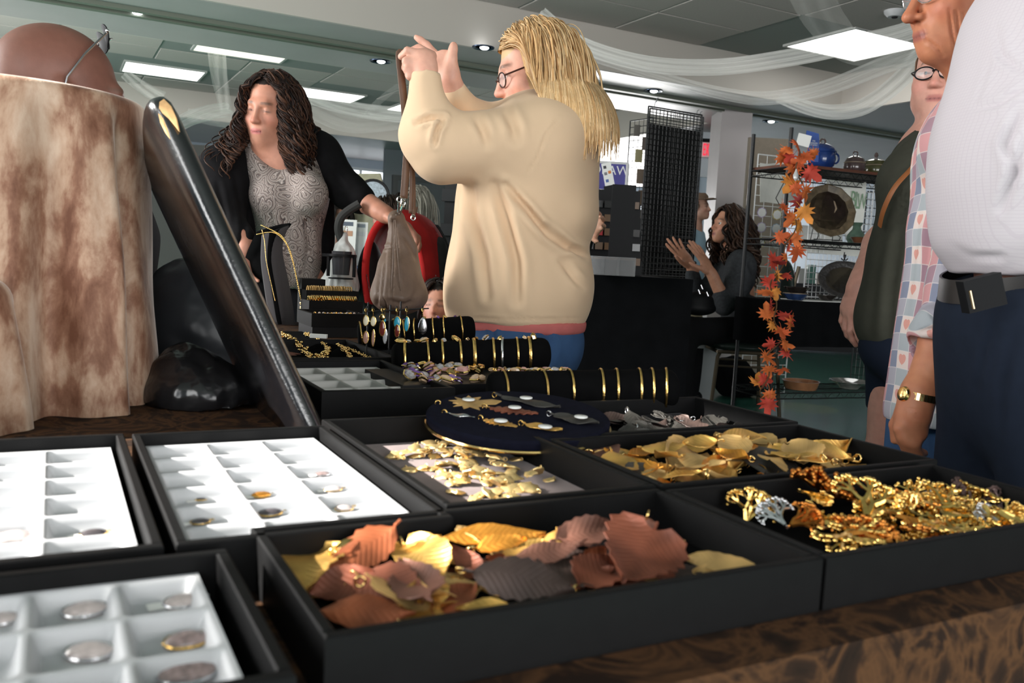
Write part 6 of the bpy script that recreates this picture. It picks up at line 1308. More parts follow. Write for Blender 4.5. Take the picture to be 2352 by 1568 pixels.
def earring(lab, x, items, d=1.79):
    t = thing('earring', lab, 'earring', J(x, items[-1][0], d)); first = items[0][0]
    b = MB(); b.tube([J(x, 710, d), J(x, first, d)], .0007, 5); b.tube([J(x+2.5*math.cos(a), 712+4*math.sin(a), d) for a in np.linspace(0, 2*PI, 11)[:-1]], .0007, 5, closed=True); obj('hook', b, GOLD, t)
    for (y, w_, h, m, rim) in items:
        c = J(x, y, d); r = np.array([w_, .35*w_, h])*d/FPX/2; v = MB(); v.ball((0, 0, 0), 1, 14, 10); P = np.array(v.v); P[:, 0] *= (1-.25*P[:, 2]) ; obj('drop', ((P*r)@mat3(RH, FH, ZH).T+c, v.f), m, t)
        if rim is not None: v = MB(); v.tube([c+RH*r[0]*1.05*math.cos(a)+ZH*r[2]*1.03*math.sin(a) for a in np.linspace(0, 2*PI, 21)[:-1]], .0011, 5, closed=True); obj('setting', v, rim, t)
earring('ivory and pink drop earring at the stand\'s left end', 840, [(736, 12, 24, IV, GOLD), (775, 12, 28, PKS, GOLD)]); earring('ivory drop earring with a slim gold drop beside the first rod', 857, [(738, 12, 22, IV, GOLD), (776, 7, 38, PKS, GOLD)])
earring('oxblood stone earring with gold hearts, centre of the stand', 878, [(728, 13, 16, BGOLD, None), (754, 13, 34, RD_, GOLD)]); earring('turquoise-topped oxblood earring beside the tall rod', 912, [(740, 15, 26, TQB, GOLD), (760, 11, 28, RD_, GOLD)])
earring('slim sky-blue turquoise earring in a gold setting', 934, [(744, 11, 34, TQB, BGOLD)]); earring('silver leaf earring hanging at the stand\'s right end', 971, [(748, 20, 40, SILV, None), (781, 14, 14, SILV, None)]); earring('clear crystal earring with turquoise beads behind the oxblood stone', 884, [(735, 5, 8, TQB, None), (772, 9, 34, mat('crystal', (.6, .6, .62), rough=.05, spec=.8), SILV)], 1.805)
# ---- velvet-draped stands
def m_velvet(m, nt, b):
    v = coords(nt); tx = coords(nt, (1, 1, .42)); n = noise(nt, tx, 19, 7, .62, .25); n2 = noise(nt, v, 340, 2)
    c = ramp(nt, n, [(.36, (.13, .052, .028)), (.46, (.24, .12, .074)), (.54, (.41, .265, .180)), (.66, (.54, .40, .30))]); nt.links.new(c, b.inputs['Base Color']); b.inputs['Roughness'].default_value = .62
    b.inputs['Sheen Weight'].default_value = .6; b.inputs['Sheen Roughness'].default_value = .35; b.inputs['Sheen Tint'].default_value = (1, .88, .8, 1); b.inputs['Specular IOR Level'].default_value = .25
    h = mth(nt, 'ADD', mth(nt, 'MULTIPLY', n, 1.), mth(nt, 'MULTIPLY', n2, .12)); bump(nt, b, h, .35, .006)
CRUSH = custom('crushed_velvet', m_velvet)
def draped(label, c, r0, r1, z0, z1, folds_, seed, fold=.016, name='velvet_stand', rnd=.016):
    g = np.random.default_rng(seed); n = 160; rows = []; zs = [(z1, 0), (z1, r1*.5), (z1, r1-rnd)]+[(z1-rnd+rnd*math.cos(a), r1-rnd+rnd*math.sin(a)) for a in np.linspace(.25, PI/2, 6)]
    for f in np.linspace(.06, 1, 26): zs.append((z1-rnd-(z1-rnd-z0)*f, r1+(r0-r1)*f))
    V = []; ph = np.sort(g.uniform(0, 2*PI, folds_)); wd = g.uniform(.09, .19, folds_); am = g.uniform(.5, 1.2, folds_)
    A = np.linspace(0, 2*PI, n+1)[:-1]
    prof = np.zeros(n)
    for q in range(folds_):
        dlt = (A-ph[q]+PI) % (2*PI)-PI; prof += am[q]*(np.exp(-(dlt/wd[q])**2)-.6*np.exp(-((dlt-wd[q]*1.9)/wd[q]/.9)**2))
    for i, (z, r) in enumerate(zs):
        dep = np.clip((z1-rnd-z)/(z1-z0), 0, 1)**.4
        rr = r+fold*prof*dep+.003*np.sin(5*A+z*20)*dep
        V += [(c[0]+rr[j]*math.cos(A[j]) if r > 0 else c[0], c[1]+rr[j]*math.sin(A[j]) if r > 0 else c[1], z) for j in range(n)]
    k = len(zs); F_ = [(i*n+j, (i+1)*n+j, (i+1)*n+(j+1) % n, i*n+(j+1) % n) for i in range(k-1) for j in range(n)]
    F_.append(tuple((k-1)*n+j for j in range(n)))
    return tag(obj(name, (np.array(V), F_), CRUSH, loc=(c[0], c[1], z0), angle=None), label, 'display stand')
rc = J(30, 600, 1.30); draped('tall round stand draped in crushed taupe velvet, beside the slanted black board', (rc[0], rc[1]), .205, .182, TZ+.001, 1.172, 13, 14, fold=.030)
r2 = J(-62, 900, 1.06); draped('short velvet-draped stand at the left edge, glowing in the sun', (r2[0]-.01, r2[1]+.035), .068, .052, TZ+.001,   .912, 6, 4, fold=.005, rnd=.03)
# ---- slanted black board, seen edge-on
def m_leather(m, nt, b):
    v = coords(nt); n = noise(nt, v, 30, 5, .65); n2 = noise(nt, v, 9, 3)
    b.inputs['Base Color'].default_value = (.004, .004, .005, 1); b.inputs['Coat Weight'].default_value = .35; b.inputs['Coat Roughness'].default_value = .2; r = ramp(nt, n2, [(.3, (.15,)*3), (.7, (.30,)*3)]); nt.links.new(r, b.inputs['Roughness']); b.inputs['Specular IOR Level'].default_value = .9
    bump(nt, b, n, .35, .004)
LEA = custom('black_leatherette', m_leather)
bp, tp = J(742, 985, 1.13), J(378, 205, 1.13); ax = nrm(tp-bp); ln = np.linalg.norm(tp-bp); wv = nrm(np.array([0.0, 1.0, 0])); wv = nrm(wv-ax*(wv@ax)); tv = nrm(np.cross(ax, wv)); tv = tv*(1 if tv[0] > 0 else -1)
t = thing('display_board', 'tall worn black leatherette board leaning beside the taupe velvet stand', 'display board', (bp[0], bp[1], TZ))
def board(w0, w1, l0, l1, t0, t1, rad, top):
    b = MB(); prof = []
    for a in np.linspace(0, 2*PI, 33)[:-1]:          # rounded-rectangle section across width x thickness
        u, v = math.cos(a), math.sin(a); e = 3.0; q = (abs(u)**e+abs(v)**e)**(-1/e); prof.append((u*q, v*q))
    L = [l0, l0+.02, (l0+l1)/2, l1-top, l1-top*.6, l1-top*.3, l1-top*.1, l1]; sc_ = [1, 1, 1, 1, .97, .86, .66, .35]
    for l, s in zip(L, sc_):
        for u, v in prof: b.v.append(tuple(bp+ax*l+wv*((w0+w1)/2+u*(w1-w0)/2*(.6+.4*s))+tv*((t0+t1)/2+v*(t1-t0)/2*s)))
    n = len(prof); b.f += [(i*n+j, i*n+(j+1) % n, (i+1)*n+(j+1) % n, (i+1)*n+j) for i in range(len(L)-1) for j in range(n)]+[tuple(range(n-1, -1, -1)), tuple((len(L)-1)*n+j for j in range(n))]; return b
bd = board(0, .36, -.018, ln+.006, -.038, .014, .01, .03); obj('board', bd, LEA, t, angle=None)
def patch(pts, m, name, off):
    b = MB(); c = np.mean(pts, 0); b.add([c-CF*off*1.3]+[p-CF*off for p in pts]+[p for p in pts], [(0, i+1, (i+1) % len(pts)+1) for i in range(len(pts))]+[(i+1, i+1+len(pts), (i+1) % len(pts)+1+len(pts), (i+1) % len(pts)+1) for i in range(len(pts))]); o = obj(name, b, m, t, smooth=False); return o
FM = mat('tan_foam', (.60, .36, .16), rough=.9, va=.25, vs=60)
for pts in ([(369, 236), (379, 229), (394, 244), (407, 272), (414, 304), (405, 292), (390, 274), (376, 262), (368, 250)], [(366, 262), (378, 270), (389, 298), (394, 322), (383, 308), (371, 284)]): patch([J(x, y, 1.128) for x, y in pts], FM, 'torn_foam', .004)
# black bags and odds and ends under the board
def blob(name, label, cat, prims, m, h=.006, wr=None, seed=1):
    S = SDF(); [S.ell(*q) for q in prims]; S.plane((0, 0, TZ+.0012), -ZH); V, Q = S.mesh(h); V = wrinkle(V, Q, *(wr or (.010, 26, seed))); V[:, 2] = np.maximum(V[:, 2], TZ+.001); return tag(obj(name, (V, Q), m, angle=None), label, cat)
PB = mat('black_polythene', (.010, .010, .011), rough=.22, spec=.6, bs=14, bst=.6, bd=.02)
blob('plastic_bag', 'crumpled black plastic bag in the dark space under the slanted board', 'bag', [(J(470, 905, 1.34), (.085, .07, .05)), (J(420, 865, 1.36), (.05, .06, .05))], PB, .005, (.007, 34, 2))
blob('pouch', 'black rounded pouch leaning behind the velvet stand', 'pouch', [(J(430, 790, 1.58), (.10, .06, .16))], mat('dull_black_vinyl', (.022, .024, .028), rough=.4, bs=10, bst=.4, bd=.02), .006, (.005, 18, 5))
b = MB()
for i in range(9): a = J(398+i*4, 672, 1.75); b.box((a[0]-.0013, a[1]-.04, TZ+.001), (a[0]+.0013, a[1]+.04, a[2]+.0))
tag(obj('card_stack', b, mat('lime_card', (.42, .45, .16), rough=.8), smooth=False), 'stack of yellow-green cards beyond the black pouch', 'cards')
# ---- necklace bust, edge-on
def bust():
    t = thing('necklace_bust', 'tall black velvet necklace bust with gold chains, seen from the side', 'necklace bust', J(650, 745, 2.74)); d = 2.74
    rear = smooth_path([J(605, 540, d), J(603, 600, d), J(612, 670, d), J(622, 735, d), J(626, 745, d)], 24); front = smooth_path([J(680, 512, d), J(664, 545, d), J(662, 575, d), J(675, 630, d), J(686, 690, d), J(692, 746, d)], 24)
    top = smooth_path([J(605, 540, d), J(622, 528, d), J(650, 515, d), J(680, 512, d)], 10)
    wv = nrm(np.array([-.28, 1., 0])); w_ = .17; G = np.zeros((24, 9, 3))
    for i in range(24):
        for j in range(9):
            s = 2*j/8-1; G[i, j] = front[i]+wv*(s+1)*w_/2*(.35+.65*min(1, i/10+.2))+(rear[i]-front[i])*(.82*abs(s)**2.2)
    m = MB(); m.sheet(G, -.006); obj('front_face', m, VELVET, t, angle=None)
    S_ = MB(); n = 24
    vs = [p+wv*.004 for p in rear]+[front[i]+(rear[i]-front[i])*.20+wv*.002 for i in range(n)]+[p+wv*.012 for p in rear]+[front[i]+(rear[i]-front[i])*.20+wv*.010 for i in range(n)]
    S_.add(vs, [(i, i+1, n+i+1, n+i) for i in range(n-1)]+[(2*n+i, 3*n+i, 3*n+i+1, 2*n+i+1) for i in range(n-1)]+[(i, 2*n+i, 2*n+i+1, i+1) for i in range(n-1)]+[(n+i, n+i+1, 3*n+i+1, 3*n+i) for i in range(n-1)]+[(0, n, 3*n, 2*n), (n-1, 3*n-1, 4*n-1, 2*n-1)]); obj('side_panel', S_, mat('grey_card', (.045, .040, .043), rough=.8), t, angle=None)
    for a, (lab, pts) in enumerate([('thin gold chain hung down the bust\'s back edge', [(602, 528, d-.01), (608, 555, d-.012), (612, 600, d-.012), (625, 660, d-.012), (632, 690, d-.012)]), ('gold rope necklace curving over the bust\'s front', [(600, 517, d-.015), (628, 530, d-.02), (650, 545, d-.02), (668, 580, d-.02), (680, 630, d-.02), (690, 680, d-.02), (700, 740, d-.02)]), ('second gold chain beside the rope necklace on the bust', [(590, 538, d-.015), (628, 534, d-.02), (655, 556, d-.02), (672, 600, d-.02), (684, 655, d-.02), (694, 700, d-.02)])]):
        P = smooth_path([J(*q) for q in pts], 60); k = MB()
        for i, p in enumerate(P): k.ball(p, .0022 if a else .0017, 6, 4)
        k.tube(P, .0011, 5); tag(obj('necklace', k, BGOLD, angle=None), lab, 'necklace')
    o = tag(obj('bead_cluster', (lambda k: [k.ball(J(694+4*math.sin(i*2), 690+i*3, d-.03), .004, 6, 4) for i in range(15)] and k)(MB()), BGOLD), 'cluster of gold beads at the bust\'s lower front', 'necklace')
bust()
# necklace tray contents
for i, (x, y, r, lab) in enumerate([(735, 800, .055, 'black velvet mound under the filigree collar'), (815, 812, .05, 'black velvet mound under the chain necklace')]):
    p = on(x, y, TZ+.02); b = MB(); b.lathe([(r*1.1, TZ+.0122), (r, TZ+.022), (r*.7, TZ+.034), (r*.3, TZ+.039), (0, TZ+.04)], 24, (p[0], p[1], 0)); tag(obj('velvet_mound', b, VELVET), lab, 'velvet form', 'velvet mounds in the necklace tray')
for lab, pts, r in (('ornate gold filigree collar necklace in the tray below the bust', [(652, 768), (668, 775), (685, 790), (705, 812), (725, 824), (742, 818), (755, 803)], .0042), ('gold chain necklace over the right-hand velvet mound', [(776, 790), (790, 800), (800, 812), (808, 826)], .0026), ('gold pendant string at the back of the necklace tray', [(700, 766), (722, 772), (745, 792), (756, 800)], .0024), ('dark gold chain trailing to the tray corner', [(790, 796), (815, 806), (840, 818), (862, 826)], .0018)):
    P = smooth_path([on(x, y, TZ+.037) for x, y in pts], 46); k = MB(); gg = np.random.default_rng(int(pts[0][0]))
    for p in P:
        for q in range(3): k.ball(p+gg.normal(size=3)*r*.8, r*.75, 6, 4)
    tag(obj('necklace', k, BGOLD, angle=None), lab, 'necklace')
b = MB(); p = on(732, 772, TZ+.042); b.box((-.020, -.006, -.004), (.020, .006, .005), mat3(RH, FH, ZH), p); tag(obj('white_tag', b, PAPER, smooth=False), 'white paper tag roll lying across the necklace tray', 'price tag')
# stepped trays at the far end of the table
FT = [(2.44, 2.86, .788, 708, 850, 'black tray before the far step, edged with pearls'), (2.62, 3.02, .812, 702, 845, 'black tray of gold link bracelets on the far step'), (2.74, 3.16, .836, 696, 835, 'black tray of gold rolls near the far end'), (2.84, 3.28, .866, 690, 752, 'small black box at the far end of the table')]
g = np.random.default_rng(77)
for i, (da, db, zr, xa, xb, lab) in enumerate(FT):
    yy = 700-i*22; a = at(xa, yy, da); b_ = at(xb, yy, da); z0 = zr-.038; x0, x1 = min(a[0], b_[0]), min(max(a[0], b_[0]), .885); y0 = (a[1]+b_[1])/2; y1 = y0+(.16, .10, .085, .07)[i]
    if i < 3: tray(lab, x0, x1, y0, y1, z=z0, h=.038)
    else: o = obj('small_box', MB().box((x0, y0, z0), (x1, y1, zr)), BLACKTRAY, smooth=False); tag(o, lab, 'box')
    tag(obj('riser_block', MB().box((x0+.004, y0+.004, TZ+.0005), (x1-.004, y1-.004, z0-.0005)), BLACKP, smooth=False), ['low', 'middle', 'taller', 'tallest'][i]+' black riser block under the far trays', 'riser')
    if i < 3:
        for q in range((12, 16, 8)[i]):
            u = (q+.5)/(12, 16, 8)[i]; c = np.array([x0+.015+(x1-x0-.03)*u, y0+.03+g.uniform(0, .04), zr-.008]); b = MB(); r = (.006, .008, .007)[i]
            if i == 0: [b.ball(c+np.array([.006*k, .003*math.sin(k*2+q), .004*(k % 2)]), .0045, 7, 5) for k in range(4)]
            else: [b.tube([c+np.array([.007*k-.012, .010*math.cos(a), .010+.010*math.sin(a)]) for a in np.linspace(0, 2*PI, 11)[:-1]], .0022, 5, closed=True) for k in range(4)]
            tag(obj('gold_bracelet' if i else 'pearl_cluster', b, [PK, BGOLD, LT][i] if i != 0 or q % 2 else BGOLD), ['cluster of pearls and gold beads in the tray before the far step', 'gold link bracelet in the tray on the far step', 'gold coil bracelet in the tray near the far end'][i], 'bracelet', ['pearl clusters', 'gold link bracelets', 'gold coil bracelets'][i]+' in the far trays')
for q in range(14):
    c = on(735+q*8, 742+(q % 3), TZ+.012); b = MB(); [b.ball(c+np.array([.005*k, .003*(k % 2), 0]), .005, 7, 5) for k in range(3)]; tag(obj('bead_cluster', b, [BGOLD, PK, SILV][q % 3]), 'small bead cluster lined up in front of the pearl tray', 'beads', 'bead clusters before the far trays')
tag(obj('display_strip', MB().box((.50, 2.02, TZ+.0005), (.64, 2.50, TZ+.006)), VELVET, smooth=False), 'flat black velvet strip on the brown cloth by the bead clusters', 'display pad')
# ------------------------------------------------------------------ handbag held by the strap
t = thing('handbag', 'taupe leather slouch handbag hanging from the blonde woman\'s hand by its strap', 'handbag', J(918, 722, 2.16)); d = 2.16
S = SDF(); S.ell(J(918, 680, d), (.069, .12, .044), None, .03).ell(J(916, 640, d), (.054, .10, .065), None, .04).cap(J(910, 502, d), J(916, 600, d), .012, .043, .03).cap(J(914, 505, d), J(935, 570, d), .010, .022, .03)
S.cap(J(908, 500, d)-FH*.04, J(908, 500, d)+FH*.04, .008, .008, .03)
LEATH = mat('taupe_leather', (.135, .090, .066), rough=.5, spec=.3, va=.12, vs=30, bs=210, bst=.35, bd=.002)
V, Q = S.mesh(.0045); V = relax(V, Q, 2); V = folds(V, Q, [([(884, 575), (875, 620), (868, 690), (866, 705)], 3.5, .005), ([(888, 568), (884, 620), (878, 680), (890, 712)], 3, .005), ([(905, 520), (903, 600), (900, 700)], 2.0, .004), ([(909, 520), (916, 610), (920, 690)], 2.0, .004), ([(868, 570), (905, 568)], 2.2, .004), ([(940, 690), (958, 672), (968, 640)], 7, .004), ([(930, 540), (950, 570), (962, 600)], 7, .006), ([(880, 530), (892, 524)], 3, .004), ([(890, 690), (930, 700), (960, 690)], 6, .005)])
obj('bag_body', (V, Q), LEATH, t, angle=None)
seam = MB()
for pts in ([(905, 505), (903, 590), (899, 660), (900, 712)], [(908, 505), (914, 590), (920, 660), (922, 712)]): seam.tube(smooth_path([J(x, y, d-.073*math.sin(PI*min(1, max(.05, (y-470)/290)))**.7-.045) for x, y in pts], 20), .0012, 5)
obj('seam_piping', seam, LEATH, t)
STR = mat('brown_strap', (.125, .066, .040), rough=.5, va=.1, vs=40)
def strap(pts, wd, name='strap'):
    P = smooth_path([J(*q) for q in pts], 36); G = np.zeros((36, 3, 3))
    T = np.gradient(P, axis=0)
    for i in range(36):
        s = nrm(np.cross(T[i], CF)); s = nrm(s*.8+CF*.45)
        for j in range(3): G[i, j] = P[i]+s*(j-1)*wd/2
    m = MB(); m.sheet(G, .003); return obj(name, m, STR, t, angle=None)
strap([(926, 130, 2.12), (921, 122, 2.12), (918, 130, 2.12), (924, 190, 2.12), (931, 260, 2.13), (936, 330, 2.14), (932, 400, 2.15), (928, 455, 2.155)], .019)
strap([(926, 130, 2.13), (938, 124, 2.135), (946, 150, 2.14), (950, 250, 2.15), (945, 340, 2.16), (946, 420, 2.17), (944, 490, 2.17)], .010)
strap([(940, 300, 2.17), (948, 380, 2.18), (951, 440, 2.18), (950, 500, 2.17)], .009)
h = MB()
for x, y in ((917, 458), (926, 466), (949, 500)): h.tube([J(x+5*math.cos(a), y+6*math.sin(a), 2.10) for a in np.linspace(0, 2*PI, 13)[:-1]], .0016, 6, closed=True)
h.tube([J(917, 464, 2.11), J(915, 490, 2.13)], .004, 6); h.tube([J(926, 472, 2.11), J(915, 495, 2.14)], .004, 6); obj('buckle', h, CHROME, t)
# ------------------------------------------------------------------ stroller with red hood, bag and cup holder
RED = mat('red_fabric', (.50, .012, .012), rough=.8, va=.1, vs=25, bs=300, bst=.15); GRY = mat('stroller_grey', (.018, .018, .02), rough=.8, va=.15, vs=60)
JS = lambda x, y, d: at(x, y, d+.24)
sb = JS(930, 600, 2.98); t = thing('stroller', 'baby stroller with a red hood and black frame behind the handbag', 'stroller', (sb[0], sb[1], 0))
def arch(cx, cy, rx, ry, d, a0, a1, n=22, tilt=0): return [JS(cx+rx*math.cos(a)+tilt*math.sin(a), cy-ry*math.sin(a), d) for a in np.linspace(a0, a1, n)]
P = [arch(905, 640, 72, 148, 2.82, PI*1.12, -.10, 24, -6), arch(920, 640, 84, 158, 2.92, PI*1.08, -.12, 24, 0), arch(940, 640, 92, 150, 3.08, PI*1.05, -.12, 24, 5), arch(955, 645, 86, 130, 3.24, PI*1.05, -.12, 24, 8)]
G = np.stack([np.stack(r) for r in P]); m = MB(); m.sheet(G, .004); obj('hood', m, RED, t, angle=None)
m = MB(); m.sheet(np.stack([np.stack(arch(905, 640, 72, 148, 2.815, PI*1.12, -.10, 24, -6)), np.stack(arch(905, 640, 57, 130, 2.83, PI*1.15, -.15, 24, -6))]), .006); obj('hood_band', m, mat('bright_red', (.62, .018, .018), rough=.8), t, angle=None)
m = MB(); m.tube(arch(938, 640, 100, 156, 3.05, .9, -.12, 20, 4), .010, 8, flat=.5); obj('hood_piping', m, GRY, t)
S = SDF(); S.ell(JS(940, 700, 3.08), (.15, .17, .20), None, .05).ell(JS(850, 640, 2.98), (.045, .12, .14), None, .05).ell(JS(1005, 640, 3.05), (.05, .12, .16), None, .05).ell(JS(915, 640, 2.80), (.075, .10, .15), None, .03, -1)
solid('seat_shell', S, .010, GRY, t)
m = MB(); m.tube([JS(842, 630, 2.82), JS(852, 685, 2.82)], .0022, 6); m.tube([JS(990, 610, 2.90), JS(1000, 635, 2.90)], .004, 6); obj('chrome_trim', m, CHROME, t)
hd_ = MB(); hd_.tube(smooth_path([JS(826, 468, 2.80), JS(800, 484, 2.80), JS(782, 502, 2.80), JS(778, 528, 2.82), (JS(786, 556, 2.84)), JS(800, 600, 2.90), JS(830, 700, 3.0)], 30), .0155, 10); obj('handle', hd_, mat('foam_grip', (.035, .035, .034), rough=.9), t)
fr_ = MB(); W_ = [sb+RH*a+FH*c for a, c in ((-.20, -.22), (.20, -.22), (-.20, .30), (.20, .30))]
for p in W_: fr_.tube([np.array([p[0], p[1], .11]), JS(925, 760, 3.05)], .012, 8)
obj('frame', fr_, BLACKM, t)
for p in W_: w_ = MB(); w_.lathe([(0, -.018), (.10, -.018), (.11, 0), (.10, .018), (0, .018)], 22, (p[0], p[1], .111), M=mat3(FH, ZH, RH)); obj('wheel', w_, BLACKP, t)
c_ = MB(); c = JS(784, 608, 2.72); c_.lathe([(.036, -.020), (.042, -.020), (.042, -.016), (.036, -.016)], 20, c-ZH*.028); c_.lathe([(.040, .028), (.047, .028), (.047, .036), (.040, .036)], 20, c); c_.tube([c-RH*.044-ZH*.04, c-RH*.044+ZH*.03], .006, 6); c_.tube([c+RH*.044-ZH*.04, c+RH*.044+ZH*.03], .006, 6); c_.box((-.065, -.008, .026), (.05, .008, .036), mat3(RH, FH, ZH), c); c_.tube([c+RH*.044+ZH*.03, JS(812, 590, 2.82)], .006, 6); obj('cup_holder', c_, BLACKP, t)
c_ = MB(); c_.lathe([(0, -.034), (.028, -.034), (.034, .046), (.030, .046)], 20, c); obj('cup_liner', c_, mat('dark_clear_plastic', (.05, .05, .055), rough=.15), t)
S = SDF(); S.cap(JS(792, 540, 2.83), JS(788, 580, 2.83), .014, .022, .02).cap(JS(788, 580, 2.83), JS(772, 660, 2.84), .025, .060, .03).cap(JS(795, 585, 2.83), JS(790, 655, 2.84), .03, .055, .03)
V, Q = S.mesh(.005); V = wrinkle(V, Q, .006, 60, 8, (1, 1, .25)); tag(obj('carrier_bag', (V, Q), mat('white_polythene', (.62, .63, .62), rough=.35, bs=30, bst=.4, bd=.01), angle=None), 'white plastic carrier bag hanging from the stroller handle', 'bag')
h = MB(); h.tube([JS(795+3*math.cos(a), 527+8*math.sin(a), 2.81) for a in np.linspace(0, 2*PI, 13)[:-1]], .0015, 5, closed=True); tag(obj('bag_hook', h, CHROME), 'chrome hook clipped to the stroller handle above the white bag', 'hook')
# ------------------------------------------------------------------ far-left stalls beyond the stroller
def boxed(name, label, cat, c, sx, sy, sz, m, M=None, group=None):
    b = MB(); b.box((-sx/2, -sy/2, 0), (sx/2, sy/2, sz), M if M is not None else mat3(RH, FH, ZH), c); return tag(obj(name, b, m, smooth=False, loc=c), label, cat, group)
BLUE = mat('blue_cloth', (.045, .085, .17), rough=.95, va=.2, vs=8)
a = at(800, 580, 5.0); tz2 = .86
def stall(label, c, sx, sy, z, m):
    t = thing('stall_table', label, 'table', (c[0], c[1], 0)); b = MB(); M_ = mat3(RH, FH, ZH); b.box((-sx/2, -sy/2, z-.03), (sx/2, sy/2, z-.004), M_, (c[0], c[1], 0)); obj('table_top', b, mat('table_grey', (.4, .4, .4)), t, smooth=False)
    for x in (-1, 1):
        for y in (-1, 1): q = np.array([c[0], c[1], 0])+RH*x*(sx/2-.08)+FH*y*(sy/2-.08); obj('leg', MB().tube([q, q+ZH*(z-.03)], .015, 6), BLACKM, t)
    n = 60; G = []
    per = [(-1, -1), (1, -1), (1, 1), (-1, 1), (-1, -1)]; pts = []
    for k in range(4):
        for i in range(n//4): u = i/(n/4); pts.append(((per[k][0]*(1-u)+per[k+1][0]*u)*sx/2, (per[k][1]*(1-u)+per[k+1][1]*u)*sy/2))
    pts.append(pts[0])
    V = []; rows = [(z, .98), (z, 1.0), (z-.05, 1.0), (z*.5, 1.0), (.03, 1.0)]
    for ri, (zz, s) in enumerate(rows):
        for i, (x, y) in enumerate(pts): k = 1+(.012*math.sin(i*2.4)+.012)*(ri-1)/3 if ri > 1 else s; V.append(np.array([c[0], c[1], zz])+RH*x*k+FH*y*k)
    q = len(pts); F_ = [(r*q+i, r*q+i+1, (r+1)*q+i+1, (r+1)*q+i) for r in range(4) for i in range(q-1)]; F_.append(tuple(range(q-2, -1, -1)))
    return t, tag(obj('tablecloth', (np.array(V), F_), m, loc=(c[0], c[1], z), angle=50), label.replace('table', 'tablecloth over the table').replace('stall ', ''), 'tablecloth')
c2 = at(775, 600, 5.3); stall('far stall table draped in blue behind the stroller', c2, 1.1, .6, .87, BLUE)
CARDM = mat('card_white', (.78, .78, .76), rough=.7); 
for lab, x, y, d, w_, h_, cols in (('white info card with blue and red marks standing on the blue table', 750, 548, 5.1, 36, 62, ((.04, .07, .3), (.5, .04, .03))), ('white card with a portrait drawing leaning on the blue table', 797, 530, 5.15, 40, 52, ((.10, .12, .16), (.5, .28, .18))), ('glossy plastic sleeve leaning beside the red hood', 828, 532, 5.2, 30, 44, ((.3, .33, .38), (.7, .7, .72)))):
    c = at(x, y+h_/2, d); t = thing('display_card', lab, 'card', c); s = d/FPX; M_ = mat3(RH, nrm(FH-ZH*.15), nrm(ZH+FH*.15)); zb = .872-c[2]
    b = MB(); b.box((-w_*s/2, -.004, zb), (w_*s/2, .004, h_*s), M_, c); obj('card', b, CARDM, t, smooth=False)
    for k, col in enumerate(cols): b = MB(); b.box((-w_*s*.28, -.006, h_*s*(.72-.45*k)), (w_*s*.30, -.0042, h_*s*(.90-.40*k)), M_, c); obj('printed_mark', b, mat('print_%d_%d' % (x, k), col, rough=.7), t, smooth=False)
# cream backdrop board with a plate, beyond the curly-haired woman's arm
QUILT = mat('cream_quilt', (.42, .40, .28), rough=.95, va=.2, vs=14, bs=20, bst=.3)
t = thing('backdrop_board', 'tall cream cloth backdrop board beyond the curly-haired woman\'s arm', 'display board', at(830, 480, 7.0)*np.array([1, 1, 0])); q = [at(x, y, 7.0) for x, y in ((765, 400), (873, 398), (892, 478), (892, 600), (765, 600))]
b = MB(); f0 = [(*p[:2], p[2]) for p in q]; bk = [p+FH*.05 for p in q]; b.add(f0+bk, [(4, 3, 2, 1, 0), (5, 6, 7, 8, 9)]+[(i, (i+1) % 5, 5+(i+1) % 5, 5+i) for i in range(5)]); obj('cloth_panel', b, QUILT, t, smooth=False)
b = MB(); b.tube([at(766, 400, 7.03), np.array([*at(766, 400, 7.03)[:2], 0])], .012, 6); b.tube([at(880, 420, 7.05), np.array([*at(880, 420, 7.05)[:2], 0])], .012, 6); obj('stand', b, BLACKM, t)
c = at(857, 450, 6.92); M_ = mat3(RH, ZH, -FH); t = thing('plate', 'blue and white round plate hung on the cream backdrop board', 'plate', c)
for nm, pr, m_ in (('plate_rim', [(.135, 0), (.112, .004), (.112, .012), (.132, .014), (.135, .012)], BLACKP), ('plate_border', [(.065, .010), (.112, .012), (.112, .014), (.065, .014)], mat('plate_pale', (.36, .42, .48), rough=.3, va=.35, vs=60)), ('plate_well', [(0, .011), (.066, .011), (.066, .013), (0, .013)], mat('plate_blue', (.10, .15, .24), rough=.3, va=.3, vs=40))): b = MB(); b.lathe(pr, 28, c, M=M_); obj(nm, b, m_, t)
c = at(1000, 560, 6.9); t2 = stall('far stall table under a grey cloth behind the blonde woman', at(985, 600, 6.9), 1.1, .6, .80, mat('grey_cloth', (.12, .12, .13), rough=.9))
c = at(1000, 560, 6.75); c[2] = .803; boxed('wooden_box', 'orange-brown wooden box on the far grey table', 'box', c, .22, .18, .29, mat('orange_wood', (.28, .12, .04), rough=.6, va=.2, vs=20))
c = at(967, 560, 6.8); c[2] = .803; boxed('paper_stack', 'stack of white papers beside the far wooden box', 'papers', c, .2, .15, .1, PAPER)
t = thing('post_rack', 'tall narrow black rack against the blonde woman\'s sweater edge', 'rack', at(1030, 600, 5.2)*np.array([1, 1, 0])); b = MB(); p = at(1030, 600, 5.2); top = at(1034, 418, 5.2)[2]; b.box((-.035, -.035, 0), (.035, .035, top), mat3(RH, FH, ZH), (p[0], p[1], 0)); obj('post', b, BLACKM, t, smooth=False)
for k in range(5): b = MB(); b.box((-.05, -.07, top-.12-.2*k), (.05, -.036, top-.05-.2*k), mat3(RH, FH, ZH), (p[0], p[1], 0)); obj('hanging_packet', b, mat('dark_packet', (.02, .02, .022), rough=.4), t, smooth=False)
